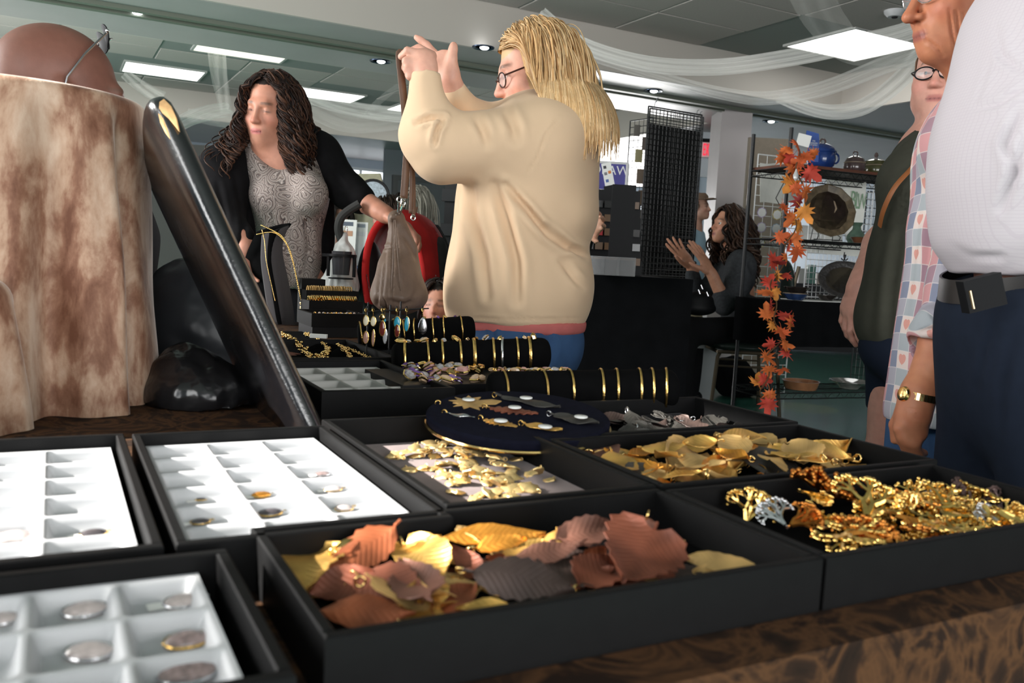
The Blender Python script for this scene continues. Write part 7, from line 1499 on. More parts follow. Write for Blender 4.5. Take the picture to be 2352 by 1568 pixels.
pd0 = at(440, 500, 10.5); boxed('dark_partition', 'tall dark partition screen against the far side, behind the curly-haired woman', 'partition', np.array([pd0[0], pd0[1], 0]), .95, .05, at(440, 334, 10.5)[2], mat('partition_grey', (.05, .05, .047), rough=.8))
# ------------------------------------------------------------------ dark music stall behind the blonde woman, right side
sc_ = at(1395, 630, 4.95); t, cl = stall('long stall table under floor-length black cloth behind the blonde woman', sc_+FH*.3+RH*-.05, 1.05, .75, .90, BLACKC)
t = thing('disc_rack', 'stepped black rack of discs on the black-cloth stall', 'rack', (sc_[0], sc_[1], .90)); M_ = mat3(RH, FH, ZH)
b0 = np.array([sc_[0], sc_[1], 0])+FH*.25
for k in range(6): b = MB(); b.box((-.30, -.05+.05*k, .902), (.22, -.03+.05*k, .99+.085*k), M_, b0); obj('shelf_step', b, BLACKP, t, smooth=False)
g = np.random.default_rng(91)
for k in range(5):
    for q in range(9):
        if k == 3 and q > 5: continue
        b = MB(); x = -.28+.055*q; b.box((x, -.085+.05*k, .99+.085*k-.03), (x+.045, -.052+.05*k, .99+.085*k+.012), M_, b0); obj('disc_case', b, [mat('case_clear', (.35, .35, .36), rough=.12), mat('case_brown', (.12, .07, .04), rough=.3), mat('case_dark', (.03, .03, .03), rough=.2), mat('case_red', (.30, .02, .025), rough=.4)][int(g.choice(4, p=[.3, .25, .35, .1]))], t, smooth=False)
pp = at(1430, 440, 4.85); boxed('black_case', 'upright black case standing on the disc rack', 'case', np.array([at(1430, 490, 4.85)[0], at(1430, 490, 4.85)[1], .90]), .13, .03, at(1430, 425, 4.85)[2]-.90, BLACKP)
# clear boxes below
for i, x in enumerate((1365, 1400, 1436)):
    c = at(x, 600, 4.72); c[2] = .902; t = thing('clear_bin', ['clear plastic bin of wrapped discs next to the beige sweater', 'clear bin with a tan tab in the middle of the dark stall', 'clear bin at the wire panel end of the stall'][i], 'bin', c, 'clear bins on the dark stall')
    b = MB(); b.box((-.05, -.06, 0), (.05, .06, .004), M_, c)
    for lo, hi in (((-.05, -.06, 0), (.05, -.057, .10)), ((-.05, .057, 0), (.05, .06, .10)), ((-.05, -.06, 0), (-.047, .06, .10)), ((.047, -.06, 0), (.05, .06, .10))): b.box(lo, hi, M_, c)
    obj('bin_wall', b, mat('clear_bin', (.3, .3, .31), rough=.1, alpha=.35), t, smooth=False)
    for k in range(6): b = MB(); b.box((-.044, -.05+.016*k, .005), (.044, -.040+.016*k, .085+.01*(k % 2)), M_, c); obj('wrapped_disc', b, [MATS['case_dark'], MATS['case_brown'], MATS['case_clear']][k % 3], t, smooth=False)
# banner and price card
c = at(1408, 400, 5.7); t = thing('banner', 'blue banner with white capitals above the dark stall', 'banner', (c[0], c[1], 0)); s = 5.7/FPX
b = MB(); b.box((-.13, -.004, -.10), (.084, .004, .066), M_, c); obj('banner_sheet', b, mat('banner_blue', (.055, .05, .25), rough=.5), t, smooth=False)
b = MB(); b.box((-.14, -.008, .066), (.10, .008, .082), M_, c); b.tube([c+RH*.092+ZH*.07, np.array([*(c+RH*.092)[:2], 0])], .012, 8); b.tube([c-RH*.132+ZH*.07, np.array([*(c-RH*.132)[:2], 0])], .012, 8); obj('banner_stand', b, mat('bar_grey', (.5, .5, .5), rough=.3), t, smooth=False)
WL = mat('letter_white', (.75, .75, .75), rough=.6)
text('OK', .082, WL, t, c-RH*.085+ZH*.022-FH*.006, RH, ZH); text('AW', .082, WL, t, c+RH*.035+ZH*.022-FH*.006, RH, ZH)
c = at(1396, 398, 5.45); t = thing('price_sign', 'white payment card sign standing on top of the disc rack', 'sign', c); M2 = mat3(nrm(RH*.97+ZH*.24), FH, nrm(ZH*.97-RH*.24)); b = MB(); b.box((-.030, -.003, -.075), (.030, .003, .065), M2, c); obj('card', b, CARDM, t, smooth=False)
for k, (x, z, col) in enumerate(((-.012, .04, (.05, .05, .06)), (.012, .005, (.6, .2, .05)), (-.014, 0, (.2, .2, .22)), (-.012, -.045, (.08, .14, .35)))): b = MB(); b.box((x-.009, -.0045, z-.009), (x+.009, -.0032, z+.009), M2, c); obj('printed_mark', b, mat('pm_%d' % k, col, rough=.6), t, smooth=False)
b = MB(); b.box((-.04, .0, -.20), (.04, .01, -.075), M2, c); obj('card_stand', b, BLACKP, t, smooth=False)
# ------------------------------------------------------------------ black wire grid panels
def gridpanel(label, A, B, z0, z1, nx, nz, m, r=.0022, rim=.004, extra=None, name='grid_panel', zw=None):
    A = np.asarray(A); B = np.asarray(B); t = thing(name, label, 'grid panel', (*((A+B)/2)[:2], z0)); P = lambda u, z: np.array([A[0]+(B[0]-A[0])*u, A[1]+(B[1]-A[1])*u, z])
    f = MB(); f.tube([P(0, z0), P(0, z1)], rim, 6); f.tube([P(1, z0), P(1, z1)], rim, 6); f.tube([P(0, z1), P(1, z1)], rim, 6); f.tube([P(0, z0+.01), P(1, z0+.01)], rim, 6); obj('frame', f, m, t)
    zb = z0; z0 = zw if zw is not None else z0
    for i in range(1, nx): obj('wire', MB().tube([P(i/nx, z0), P(i/nx, z1)], r, 4), m, t)
    n = FH*r*1.5
    for j in range(1, nz): obj('wire', MB().tube([P(0, z0+(z1-z0)*j/nz)-n, P(1, z0+(z1-z0)*j/nz)-n], r, 4), m, t)
    return t, P
pa, pb = at(1490, 240, 6.32), at(1612, 268, 6.58); zt_ = (pa[2]+pb[2])/2
t, P = gridpanel('tall black wire grid panel, near face, beside the seated woman', pa, pb, 0.02, zt_, 14, 54, BLACKM, .0030, .006)
pc, pd_ = at(1494, 240, 6.40), at(1616, 268, 6.68); t, P2 = gridpanel('second tall black wire grid panel standing just behind the first', pc, pd_, 0.02, zt_, 16, 48, BLACKM, .0030, .006)
b = MB(); b.box((0, 0, 0), (np.linalg.norm((pd_-pc)[:2])-.01, .01, zt_-.12), mat3(nrm(np.array([*(pd_-pc)[:2], 0])), nrm(np.cross(ZH, np.array([*(pd_-pc)[:2], 0]))), ZH), (pc[0]+FH[0]*.05, pc[1]+FH[1]*.05, .02)); tag(obj('cloth_backing', b, mat('sheer_black', (.012, .0125, .013), rough=.9), smooth=False), 'black cloth hung between the tall wire panels', 'cloth')
pe, pf = at(1448, 278, 6.75), at(1500, 280, 6.55); t, P3 = gridpanel('shorter black wire panel hung with packets, left of the tall ones', pe, pf, 0.02, pe[2], 5, 40, BLACKM, .0028, .005)
for i, (x, y, w_, h_, col) in enumerate([(1467, 358, 17, 30, (.30, .27, .14)), (1470, 405, 16, 34, (.16, .12, .09)), (1463, 300, 14, 26, (.10, .09, .08)), (1474, 455, 18, 36, (.14, .10, .07)), (1478, 500, 16, 36, (.10, .08, .06)), (1472, 552, 18, 36, (.18, .13, .09)), (1482, 330, 14, 30, (.12, .1, .09)),]):
    c = at(x, y, 6.73-(x-1448)/52*.2); s = 6.5/FPX; boxed('hanging_packet', ['olive packet with a white label high on the short wire panel', 'brown packet in the second row of the short wire panel', 'small dark packet at the top of the short wire panel', 'tan-brown packet beside the black case', 'dark packet below the tan-brown one', 'light brown packet lowest on the short wire panel', 'dark packet tucked by the tall panel\'s edge', 'narrow packet at the foot of the hanging rows'][i], 'packet', c-ZH*h_*s/2, w_*s, .02, h_*s, mat('packet_%d' % i, col, rough=.4), group='packets on the short wire panel')
b = MB()
for x, y in ((1507, 236), (1503, 244), (1600, 264), (1607, 268)): dd = 6.32+(x-1490)/122*.26; b.tube([at(x, y, dd), at(x+2, y-10, dd), at(x+6, y-12, dd)], .003, 5)
tag(obj('wire_hook', b, SILV), 'bright wire hooks on top of the tall black panel', 'hooks')
# ------------------------------------------------------------------ chair, bins and dark bag at the seated woman
BRZ = mat('bronze_tube', (.09, .07, .045), rough=.4, metal=.5); CG = mat('dark_green_vinyl', (.012, .022, .018), rough=.5)
sc2 = J(1700, 782, 6.05); t = thing('banquet_chair', 'metal stacking chair with a dark padded seat under the seated woman', 'chair', (sc2[0], sc2[1], 0)); zs = J(1700, 778, 6.05)[2]-.03
L_ = [(J(1629, 890, 6.55)), (J(1668, 922, 6.0)), J(1748, 905, 6.55), J(1752, 950, 6.0)]
a1, a2 = sc2-RH*.20-FH*.22, sc2+RH*.20-FH*.22; a3, a4 = sc2-RH*.20+FH*.22, sc2+RH*.20+FH*.22
for p in (a1, a2, a3, a4): q = np.array([p[0], p[1], zs-.05]); out = nrm(np.array([p[0]-sc2[0], p[1]-sc2[1], 0])); b = MB(); b.tube([q-out*.03, q+out*.0+ZH*-.03, np.array([p[0], p[1], 0])+out*.05], .013, 8); obj('leg', b, BRZ, t)
b = MB()
for u, v in ((a1, a2), (a3, a4), (a1, a3), (a2, a4)): b.tube([np.array([u[0], u[1], zs-.045]), np.array([v[0], v[1], zs-.045])], .012, 8)
for u, v in ((a1, a2), (a3, a4)): b.tube([np.array([u[0], u[1], zs-.14])*1., np.array([v[0], v[1], zs-.14])], .007, 6)
obj('seat_frame', b, BRZ, t)
S = SDF(); S.ell(np.array([sc2[0], sc2[1], zs-.01]), (.25, .27, .045), None, .02); solid('seat', S, .014, CG, t)
b = MB()
for q in (-.2, .2): p0 = sc2+RH*.22+FH*q; b.tube([np.array([p0[0], p0[1], zs-.04]), np.array([p0[0], p0[1], zs+.2])+RH*.02, np.array([p0[0], p0[1], zs+.55])+RH*.08], .012, 8)
obj('back_frame', b, BRZ, t)
S = SDF(); c = sc2+RH*.265; c[2] = zs+.40; S.ell(c, (.035, .23, .20), None, .02); solid('backrest', S, .014, CG, t)
for i, (x, y, d, w_, h_, z0, m) in enumerate([(1608, 800, 6.35, .16, .10, .44, WHITEP), (1596, 860, 6.4, .22, .40, 0.0, mat('frosted_bin', (.30, .32, .32), rough=.35))]):
    c = at(x, y, d); c[2] = z0 if z0 else 0
    t = thing('storage_bin', ['white lidded storage tub under the seated woman\'s knees', 'frosted plastic storage bin on the floor below the white tub'][i], 'storage bin', c)
    b = MB(); b.hexa([c+RH*x_*w_*.46+FH*y_*.17+ZH*.002 for x_, y_ in ((-1, -1), (1, -1), (1, 1), (-1, 1))], [c+RH*x_*w_*.5+FH*y_*.19+ZH*h_ for x_, y_ in ((-1, -1), (1, -1), (1, 1), (-1, 1))]); obj('tub', b, m, t, smooth=False)
    b = MB(); b.box((-w_*.55, -.21, h_), (w_*.55, .21, h_+.035), M_, c); obj('lid', b, WHITEP if i == 0 else m, t, smooth=False)
blob2 = SDF(); c = at(1680, 860, 6.7); c[2] = .14; blob2.ell(c, (.16, .15, .16), None, .05).ell(c+RH*.12-ZH*.05, (.14, .12, .09), None, .05).plane((0, 0, .003), -ZH); V, Q = blob2.mesh(.014); V = wrinkle(V, Q, .015, 12, 4); V[:, 2] = np.maximum(V[:, 2], .002); tag(obj('dark_bag', (V, Q), BLACKC, angle=None), 'soft black bag on the floor behind the seated woman\'s chair', 'bag')
S = SDF(); c = J(1605, 690, 5.75); S.ell(c, (.10, .05, .06), None, .03).ell(c-ZH*.05, (.12, .06, .05), None, .03); o = solid('shoulder_bag', S, .010, mat('glossy_black_bag', (.005, .005, .006), rough=.5, spec=.2), None); tag(o, 'black shoulder bag with shiny fittings on the seated woman\'s lap', 'bag')
b = MB(); [b.tube([J(x, y, 5.62), J(x+4, y+10, 5.62)], .004, 5) for x, y in ((1610, 654), (1604, 665), (1623, 670))]; q_ = obj('fitting', b, SILV, o)
# ------------------------------------------------------------------ pottery rack
RX = np.array([1.0, -.10, 0]); RX = RX/np.linalg.norm(RX); RY = np.array([.10, 1.0, 0]); RY /= np.linalg.norm(RY)
f0 = at(1790, 640, 5.30); f0 = np.array([f0[0], f0[1], 0.0]); Wd, Dp = 1.18, .36
t = thing('wire_rack', 'tall black wire shelving rack of pottery, its near pole wrapped in an autumn leaf garland', 'rack', f0); RKZ = [.22, .78, 1.17, 1.60]; PT = 1.83
for a, b_ in ((0, 0), (Wd, 0), (0, Dp), (Wd, Dp)):
    p = f0+RX*a+RY*b_; m = MB(); m.tube([p, p+ZH*PT], .0125, 10); [m.tube([p+ZH*z, p+ZH*(z+.004)], .0138, 10) for z in np.arange(.1, 1.8, .05)]; obj('pole', m, BLACKM, t)
for z in RKZ:
    m = MB()
    for b_ in (0, Dp): m.tube([f0+RY*b_+ZH*z, f0+RX*Wd+RY*b_+ZH*z], .004, 5); m.tube([f0+RY*b_+ZH*(z-.035), f0+RX*Wd+RY*b_+ZH*(z-.035)], .004, 5)
    for a in (0, Wd): m.tube([f0+RX*a+ZH*z, f0+RX*a+RY*Dp+ZH*z], .004, 5); m.tube([f0+RX*a+ZH*(z-.035), f0+RX*a+RY*Dp+ZH*(z-.035)], .004, 5)
    for b_ in (0, Dp):
        n = 34; m.tube([f0+RX*Wd*i/n+RY*b_+ZH*(z-.035*(i % 2)) for i in range(n+1)], .0025, 4)
    for i in range(1, 30): m.tube([f0+RX*Wd*i/30+ZH*z, f0+RX*Wd*i/30+RY*Dp+ZH*z], .002, 4)
    obj('wire_shelf', m, BLACKM, t)
def onrack(px, z, b_=.16):
    """the spot on a shelf under pixel column px"""
    s = min(np.linspace(-.2, Wd, 300), key=lambda s: abs(proj(f0+RX*s+RY*b_+ZH*z)[0]-px)); return f0+RX*s+RY*b_+ZH*(z+.004)
m = MB(); m.box((.02, -.01, 1.605), (Wd-.02, Dp+.01, 1.622), mat3(RX, RY, ZH), f0); tag(obj('shelf_board', m, mat('red_brown_board', (.12, .045, .028), rough=.35, va=.2, vs=12), smooth=False), 'red-brown board laid on the top rack shelf under the lidded pots', 'board')
m = MB(); m.box((-.02, -.03, .785), (Wd+.02, Dp+.03, .795), mat3(RX, RY, ZH), f0)
for a, b_ in (((-.02, -.03), (Wd+.02, -.03)), ((-.02, Dp+.03), (-.02, -.03)), ((Wd+.02, -.03), (Wd+.02, Dp+.03))):
    n = 40; G = np.array([[f0+RX*(a[0]+(b_[0]-a[0])*i/n)+RY*(a[1]+(b_[1]-a[1])*i/n-.008*math.sin(i*1.3)*k/4-.004)+ZH*(.795-.28*k/4) for k in range(5)] for i in range(n+1)]); m.sheet(G, .003)
tag(obj('shelf_cloth', m, BLACKC, angle=40), 'black cloth draped over the third rack shelf, hanging down in front', 'cloth')
m = MB(); m.box((.20, .0, .7955), (.72, .22, .800), mat3(RX, RY, ZH), f0); tag(obj('white_runner', m, PAPER, smooth=False), 'white paper runner under the bowls on the cloth-covered shelf', 'runner')
def pot(label, px, z, r, prof, m, extra=(), b_=.16, cat='pot', name='lidded_pot'):
    c = onrack(px, z, b_); t = thing(name, label, cat, c)
    q = MB(); q.lathe([(a*r, h*r) for a, h in prof], 32, c); obj('body', q, m, t)
    for nm, kind, m2, arg in extra:
        q = MB()
        if kind == 'lathe': q.lathe([(a*r, h*r) for a, h in arg], 28, c)
        elif kind == 'ring': q.tube([c+RH*arg[0]*r*math.cos(a)+ZH*(arg[1]*r+arg[0]*r*math.sin(a)) for a in np.linspace(0, 2*PI, 15)[:-1]], arg[2]*r, 7, closed=True)
        elif kind == 'side': q.tube([c+RH*arg*r*(1.0+.25*math.sin(a))+ZH*r*(.85+.35*math.cos(a)) for a in np.linspace(0, PI, 9)], .07*r, 6)
        obj(nm, q, m2, t)
    return t
CB = mat('cobalt_glaze', (.012, .035, .15), rough=.12, va=.25, vs=22, coat=.5); BR = mat('brown_glaze', (.075, .05, .048), rough=.15, va=.3, vs=25, coat=.5); OL = mat('olive_glaze', (.062, .060, .024), rough=.14, va=.35, vs=25, coat=.5); BAND = mat('tan_band', (.24, .18, .12), rough=.4)
PB_ = [(.0, 0), (.62, 0), (.9, .3), (1, .75), (.93, 1.15), (.9, 1.25), (.84, 1.25), (.84, 1.0), (.6, .2), (0, .12)]
pot('cobalt blue lidded casserole on the rack\'s top shelf', 1884, 1.62, .088, PB_, CB, (('lid', 'lathe', CB, [(1.02, 1.25), (1.02, 1.30), (.8, 1.62), (.4, 1.84), (0, 1.9)]), ('knob', 'ring', MATS['brown_glaze'] if False else BR, (.19, 2.0, .065)), ('side_handle', 'side', CB, 1.0)))
PS_ = [(0, 0), (.8, 0), (1, .35), (1.0, .8), (.94, .95), (.86, .95), (.86, .4), (0, .15)]
pot('small brown lidded jar with a loop knob, middle of the top shelf', 1961, 1.62, .068, PS_, BR, (('band', 'lathe', BAND, [(.95, .95), (1.0, .97), (1.0, 1.03), (.94, 1.05), (.94, .95)]), ('lid', 'lathe', BR, [(.96, 1.05), (.8, 1.4), (.4, 1.62), (0, 1.68)]), ('knob', 'ring', BR, (.22, 1.85, .07))))
pot('olive-brown lidded jar with a pointed knob on the top shelf', 2008, 1.62, .082, [(0, 0), (.85, 0), (1, .3), (1.0, .7), (.94, .82), (.86, .82), (.86, .4), (0, .15)], OL, (('band', 'lathe', BAND, [(.95, .82), (1.0, .84), (1.0, .88), (.94, .9), (.94, .82)]), ('lid', 'lathe', OL, [(.97, .9), (.85, 1.2), (.45, 1.38), (0, 1.42)]), ('knob', 'lathe', BR, [(.10, 1.40), (.10, 1.5), (.17, 1.68), (.12, 1.85), (0, 1.95)])), b_=.20)
# ribbon and card on the blue casserole
c = at(1868, 345, 5.28); s = 5.28/FPX; t = thing('prize_ribbon', 'blue prize ribbon with gold and white lettering in front of the cobalt casserole', 'ribbon', c-ZH*.06); RB = mat('ribbon_blue', (.03, .08, .32), rough=.45); M3 = mat3(nrm(RH-ZH*.0+FH*.1), FH, nrm(ZH-RH*.05))
b = MB(); b.box((-.034, -.002, -.068), (.034, .002, .075), M3, c); obj('ribbon_tail', b, RB, t, smooth=False); b = MB(); b.hexa([c+M3@np.array(q) for q in ((-.05, -.004, .07), (.036, -.004, .055), (.036, .006, .055), (-.05, .006, .07))], [c+M3@np.array(q) for q in ((-.045, -.004, .115), (.03, -.004, .10), (.03, .008, .10), (-.045, .008, .115))]); obj('ribbon_fold', b, RB, t, smooth=False)
for tx, sz, z, mm in (('BIG', .011, .055, WL), ('FRESNO', .014, .042, WL), ('STATE', .013, .030, WL), ('FAIR', .022, .006, BGOLD), ('BEST OF SHOW', .007, -.018, WL), ('CERAMICS', .009, -.030, WL), ('2017', .010, -.044, WL)):
    if tx in ('FRESNO', 'STATE', 'BIG', 'BEST OF SHOW', 'CERAMICS'): tx = {'FRESNO': 'DESIGN', 'STATE': 'STUDIO', 'BIG': 'THE', 'BEST OF SHOW': 'AWARD', 'CERAMICS': 'JUDGES'}[tx]
    text(tx if tx != 'FAIR' else 'FARM', sz, mm, t, c+M3@np.array([0, -.0032, z]), M3[:, 0], M3[:, 2])
c = at(1846, 322, 5.22); b = MB(); b.box((-.04, -.002, -.035), (.04, .002, .035), mat3(nrm(RH-ZH*.2), FH, nrm(ZH+RH*.2)), c); tag(obj('name_card', b, CARDM, smooth=False), 'white exhibitor card tucked behind the blue ribbon', 'card')
# big platter on the second shelf
c = onrack(1898, 1.174, .10)+ZH*.19; t = thing('platter', 'large round brown platter with a cream flower design on the second rack shelf', 'platter', c-ZH*.17); nv = nrm(-CF+ZH*.20+CR*.10); MP = mat3(nrm(np.cross(ZH, nv))*1.0, np.cross(nv, nrm(np.cross(ZH, nv))), nv)
PG = mat('platter_rim_glaze', (.10, .072, .042), rough=.25, va=.35, vs=30, coat=.4); PD = mat('platter_well_glaze', (.022, .012, .010), rough=.15, va=.4, vs=14, coat=.4)
b = MB(); b.lathe([(0, -.022), (.10, -.02), (.125, -.012), (.172, .006), (.176, .010), (.170, .011), (.130, 0)], 12, c, M=MP); obj('rim', b, PG, t, smooth=False)
b = MB(); b.lathe([(.130, 0.0), (.115, -.008), (0, -.010)], 36, c, M=MP); obj('well', b, PD, t)
CRM = mat('cream_slip', (.30, .22, .15), rough=.4, va=.3, vs=60); b = MB(); b.ball((0, 0, 0), 1, 14, 8); v = (np.array(b.v)*np.array([.033, .040, .003])+np.array([.025, -.062, -.007]))@MP.T+c; o = obj('flower_motif', (v, b.f), CRM, t); b = MB(); b.tube([c+MP@np.array(q) for q in ((.030, -.03, -.007), (.050, .02, -.007), (.040, .06, -.006), (.032, .085, -.005))], [.006, .010, .008, .003], 7); b.tube([c+MP@np.array(q) for q in ((.050, .02, -.007), (.062, .035, -.006), (.07, .06, -.005))], [.006, .004, .002], 6); obj('stem_motif', b, CRM, t)
b = MB(); e = c-ZH*.185
for q in (-1, 1): b.tube([c+RH*.07*q-ZH*.185-FH*.03, c+RH*.07*q-ZH*.165-FH*.05, c+RH*.06*q-ZH*.15-FH*.02, c+RH*.06*q-ZH*.02+FH*.05], .003, 6); b.tube([c+RH*.07*q-ZH*.185-FH*.03, c+RH*.07*q-ZH*.185+FH*.09, c+RH*.06*q-ZH*.02+FH*.05], .003, 6)
b.tube([c-RH*.09-ZH*.183-FH*.03, c+RH*.09-ZH*.183-FH*.03], .003, 6); tag(obj('plate_easel', b, BLACKM), 'black wire easel under the large flower platter', 'easel')
VZ = mat('celadon_glaze', (.10, .16, .12), rough=.22, va=.25, vs=20, coat=.4); pot('green bottle-necked vase beside the large platter', 1965, 1.174, .062, [(0, 0), (.75, 0), (1, .45), (.95, .8), (.45, 1.45), (.40, 1.75), (.62, 2.15), (.5, 2.15), (.3, 1.75), (.0, 1.6)], VZ, b_=.14, cat='vase', name='vase')
pot('small brown bowl in front of the green vase', 1975, 1.174, .062, [(0, 0), (.6, 0), (1, .55), (.95, .58), (.55, .12), (0, .10)], mat('rust_glaze', (.11, .045, .022), rough=.25, coat=.3), b_=.05, cat='bowl', name='bowl')
pot('dark red bowl partly hidden by the olive tunic', 2012, 1.174, .06, [(0, 0), (.6, 0), (1, .85), (.95, .88), (.55, .12), (0, .10)], mat('red_glaze', (.14, .025, .018), rough=.2, coat=.3), b_=.2, cat='bowl', name='bowl')
# oval platter on a scroll easel, on the cloth-covered shelf
c = onrack(1936, .796, .20)+ZH*.135; t = thing('oval_platter', 'dark oval platter on a scrolled iron easel on the cloth-covered shelf', 'platter', c-ZH*.125); nv = nrm(-CF+ZH*.25); MP = mat3(nrm(np.cross(ZH, nv)), np.cross(nv, nrm(np.cross(ZH, nv))), nv); MO = MP@np.diag([1.38, 1, 1.])
b = MB(); b.lathe([(0, -.014), (.085, -.012), (.128, .004), (.131, .010), (.122, .012), (.092, .0)], 44, c, M=MO); obj('rim', b, mat('dark_pewter_glaze', (.030, .027, .026), rough=.35, va=.4, vs=50, bs=60, bst=.5, bd=.006), t)
b = MB(); b.lathe([(.092, 0), (.085, -.006), (0, -.008)], 40, c, M=MO); obj('well', b, mat('moss_well', (.050, .040, .026), rough=.35, va=.2, vs=20), t)
b = MB()
for q in (-1, 1): b.tube([c+RH*q*.05-ZH*.130-FH*.04, c+RH*q*.05-ZH*.118-FH*.06, c+RH*q*.045-ZH*.105-FH*.02, c+RH*q*.02+ZH*.12+FH*.05], .004, 6); b.tube([c+RH*q*(.006+.016*a_/6*math.cos(a_))+ZH*(.150+.018*math.sin(a_))+FH*.04 for a_ in np.linspace(0, 6.0, 16)], .0035, 6)
b.tube([c+ZH*.11+FH*.05, c+ZH*.185+FH*.05], .004, 6); b.tube([c-RH*.07-ZH*.13-FH*.03, c+RH*.07-ZH*.13-FH*.03], .004, 6); tag(obj('plate_easel', b, BLACKM), 'scrolled black iron easel behind the oval platter', 'easel')
BL = mat('blue_bowl_glaze', (.025, .05, .13), rough=.2, va=.2, vs=30, coat=.3); DB = mat('dark_bowl_glaze', (.028, .022, .020), rough=.15, coat=.5)
pot('blue and tan rimmed bowl at the bottom of the near stack', 1826, .796, .078, [(0, 0), (.6, 0), (1, .48), (.95, .5), (.55, .1), (0, .08)], BL, (('rim_band', 'lathe', BAND, [(.95, .49), (1.01, .49), (1.01, .54), (.95, .54), (.95, .49)]),), b_=.06, cat='bowl', name='bowl')
pot('black glazed bowl nested on top of the blue bowl', 1830, .796+.042, .085, [(0, 0), (.5, 0), (.98, .42), (.94, .45), (.5, .1), (0, .08)], DB, b_=.06, cat='bowl', name='bowl')
pot('dark brown footed bowl between the blue bowl and the oval platter', 1898, .800, .068, [(0, 0), (.5, 0), (1, .5), (.95, .52), (.5, .1), (0, .08)], DB, b_=.04, cat='bowl', name='bowl')
# bottom shelf
pot('tan oval baking dish on the lowest rack shelf', 1838, .224, .115, [(0, 0), (.85, 0), (1, .42), (1.03, .46), (.95, .46), (.82, .1), (0, .08)], mat('terracotta_glaze', (.30, .135, .065), rough=.25, va=.15, vs=20, coat=.3), b_=.12, cat='dish', name='baking_dish')
pot('shiny dark bowl with a wide pale rim on the lowest rack shelf', 1950, .224, .13, [(0, 0), (.45, 0), (.55, .15), (1, .36), (1.0, .40), (.9, .36), (.45, .12), (0, .1)], mat('silver_glaze', (.16, .16, .145), rough=.1, va=.5, vs=8, coat=.6), b_=.12, cat='bowl', name='bowl')
# white grid panels, cards and sheets behind the rack
WM = mat('white_wire', (.84, .85, .86), rough=.4)
ga, gb = at(1742, 354, 6.5), at(1846, 360, 6.65); t, PW = gridpanel('white wire grid panel behind the garland, hung with star cards', ga, gb, .02, ga[2], 5, 24, WM, .0028, .005, name='white_grid_panel')
gc, gd = onrack(1850, 1.0, .40), onrack(1990, 1.0, .40); zt2 = at(1900, 388, proj(gc)[2])[2]; t, PW2 = gridpanel('second white wire grid panel behind the large platter', gc, gd, .80, zt2, 15, 20, WM, .0026, .005, name='white_grid_panel', zw=.80)
def sheetpx(name, label, cat, pts, d, m, th=.004, par=None):
    P = [at(x, y, d) for x, y in pts]; b = MB(); n = len(P); b.add(P+[p+FH*th for p in P], [tuple(range(n))[::-1], tuple(n+i for i in range(n))]+[(i, (i+1) % n, n+(i+1) % n, n+i) for i in range(n)]); o = obj(name, b, m, par, smooth=False); return tag(o, label, cat) if par is None else o
LINEN = mat('linen', (.80, .80, .75), rough=.9, va=.05, vs=10, bs=8, bst=.4, bd=.02)
G = np.array([[at(1746+84*i/8, y+2*math.sin(i*.9+k), 6.49+.013*i-.006*math.sin(i*1.1+k*.6)) for k, y in enumerate((374, 398, 414, 436, 466))] for i in range(9)]); b = MB(); b.sheet(G, -.003); tag(obj('folded_towel', b, LINEN, angle=40), 'folded white cloth pinned on the white grid behind the garland', 'cloth')
for i, (x, y, col) in enumerate([(1750, 488, (.42, .33, .55)), (1785, 493, (.55, .45, .15)), (1749, 522, (.42, .33, .55)), (1783, 525, (.3, .42, .55)), (1746, 557, (.55, .48, .10)), (1783, 560, (.45, .5, .5))]):
    c = at(x, y, 6.485+(x-1742)/104*.15); t = thing('star_card', ['white card with a violet edge, first row by the frame', 'white card with a yellow edge, first row by the pole', 'white card with a violet edge, second row', 'white card with a blue edge, second row by the pole', 'white card with a yellow edge, third row', 'plain white card, third row by the pole'][i], 'card', c, 'star-cut cards on the white grid')
    for r, y_, m in ((.036, 0, mat('edge_%d' % i, col, rough=.7)), (.031, -.003, CARDM)):
        b = MB(); b.lathe([(0, y_), (r, y_), (r, y_+.002), (0, y_+.002)], 8, c, M=mat3(RH, ZH, FH)@np.diag([1, 1.1, 1])); obj('card_back' if y_ == 0 else 'card_face', b, m, t, smooth=False)
RD5 = proj(onrack(1920, 1.1, .375))[2]; t = sheetpx('paper_banner', 'pale cloth banner with thin green capitals hanging behind the large platter', 'banner', [(1898, 402), (1990, 418), (1988, 470), (1978, 540), (1945, 545), (1900, 470)], RD5, LINEN)
GL_ = mat('pale_green_ink', (.22, .34, .22), rough=.8); text('B', .165, GL_, t, at(1960, 460, RD5-.01), RH, ZH, xs=.45); text('L', .165, GL_, t, at(1970, 462, RD5-.01), RH, ZH, xs=.4); text('W', .15, GL_, t, at(1980, 464, RD5-.01), RH, ZH, xs=.4)
sheetpx('paper_sheet', 'white paper with red printing below the large platter', 'paper', [(1830, 516), (1935, 524), (1935, 562), (1830, 556)], RD5-.02, CARDM); sheetpx('white_cloth', 'white cloth strip below the second rack shelf', 'cloth', [(1826, 552), (1985, 562), (1983, 590), (1826, 578)], RD5-.01, LINEN)
boxed('tan_folding_board', 'large tan folding board behind the white grid panel', 'display board', np.array([*at(1748, 600, 8.0)[:2], 0]), .40, .05, at(1748, 321, 8.0)[2], mat('tan_board', (.22, .185, .145), rough=.9, va=.05, vs=30))
gf, gg_ = at(1992, 440, 7.6), at(2070, 446, 7.6); gridpanel('black wire grid at the far wall beside the olive tunic', gf, gg_, .02, gf[2], 8, 24, BLACKM, .003, .006)
t = stall('far stall table with boxes of merchandise behind the rack', at(1900, 640, 10.9), 2.0, .7, .84, mat('dark_cloth', (.03, .03, .033), rough=.95))
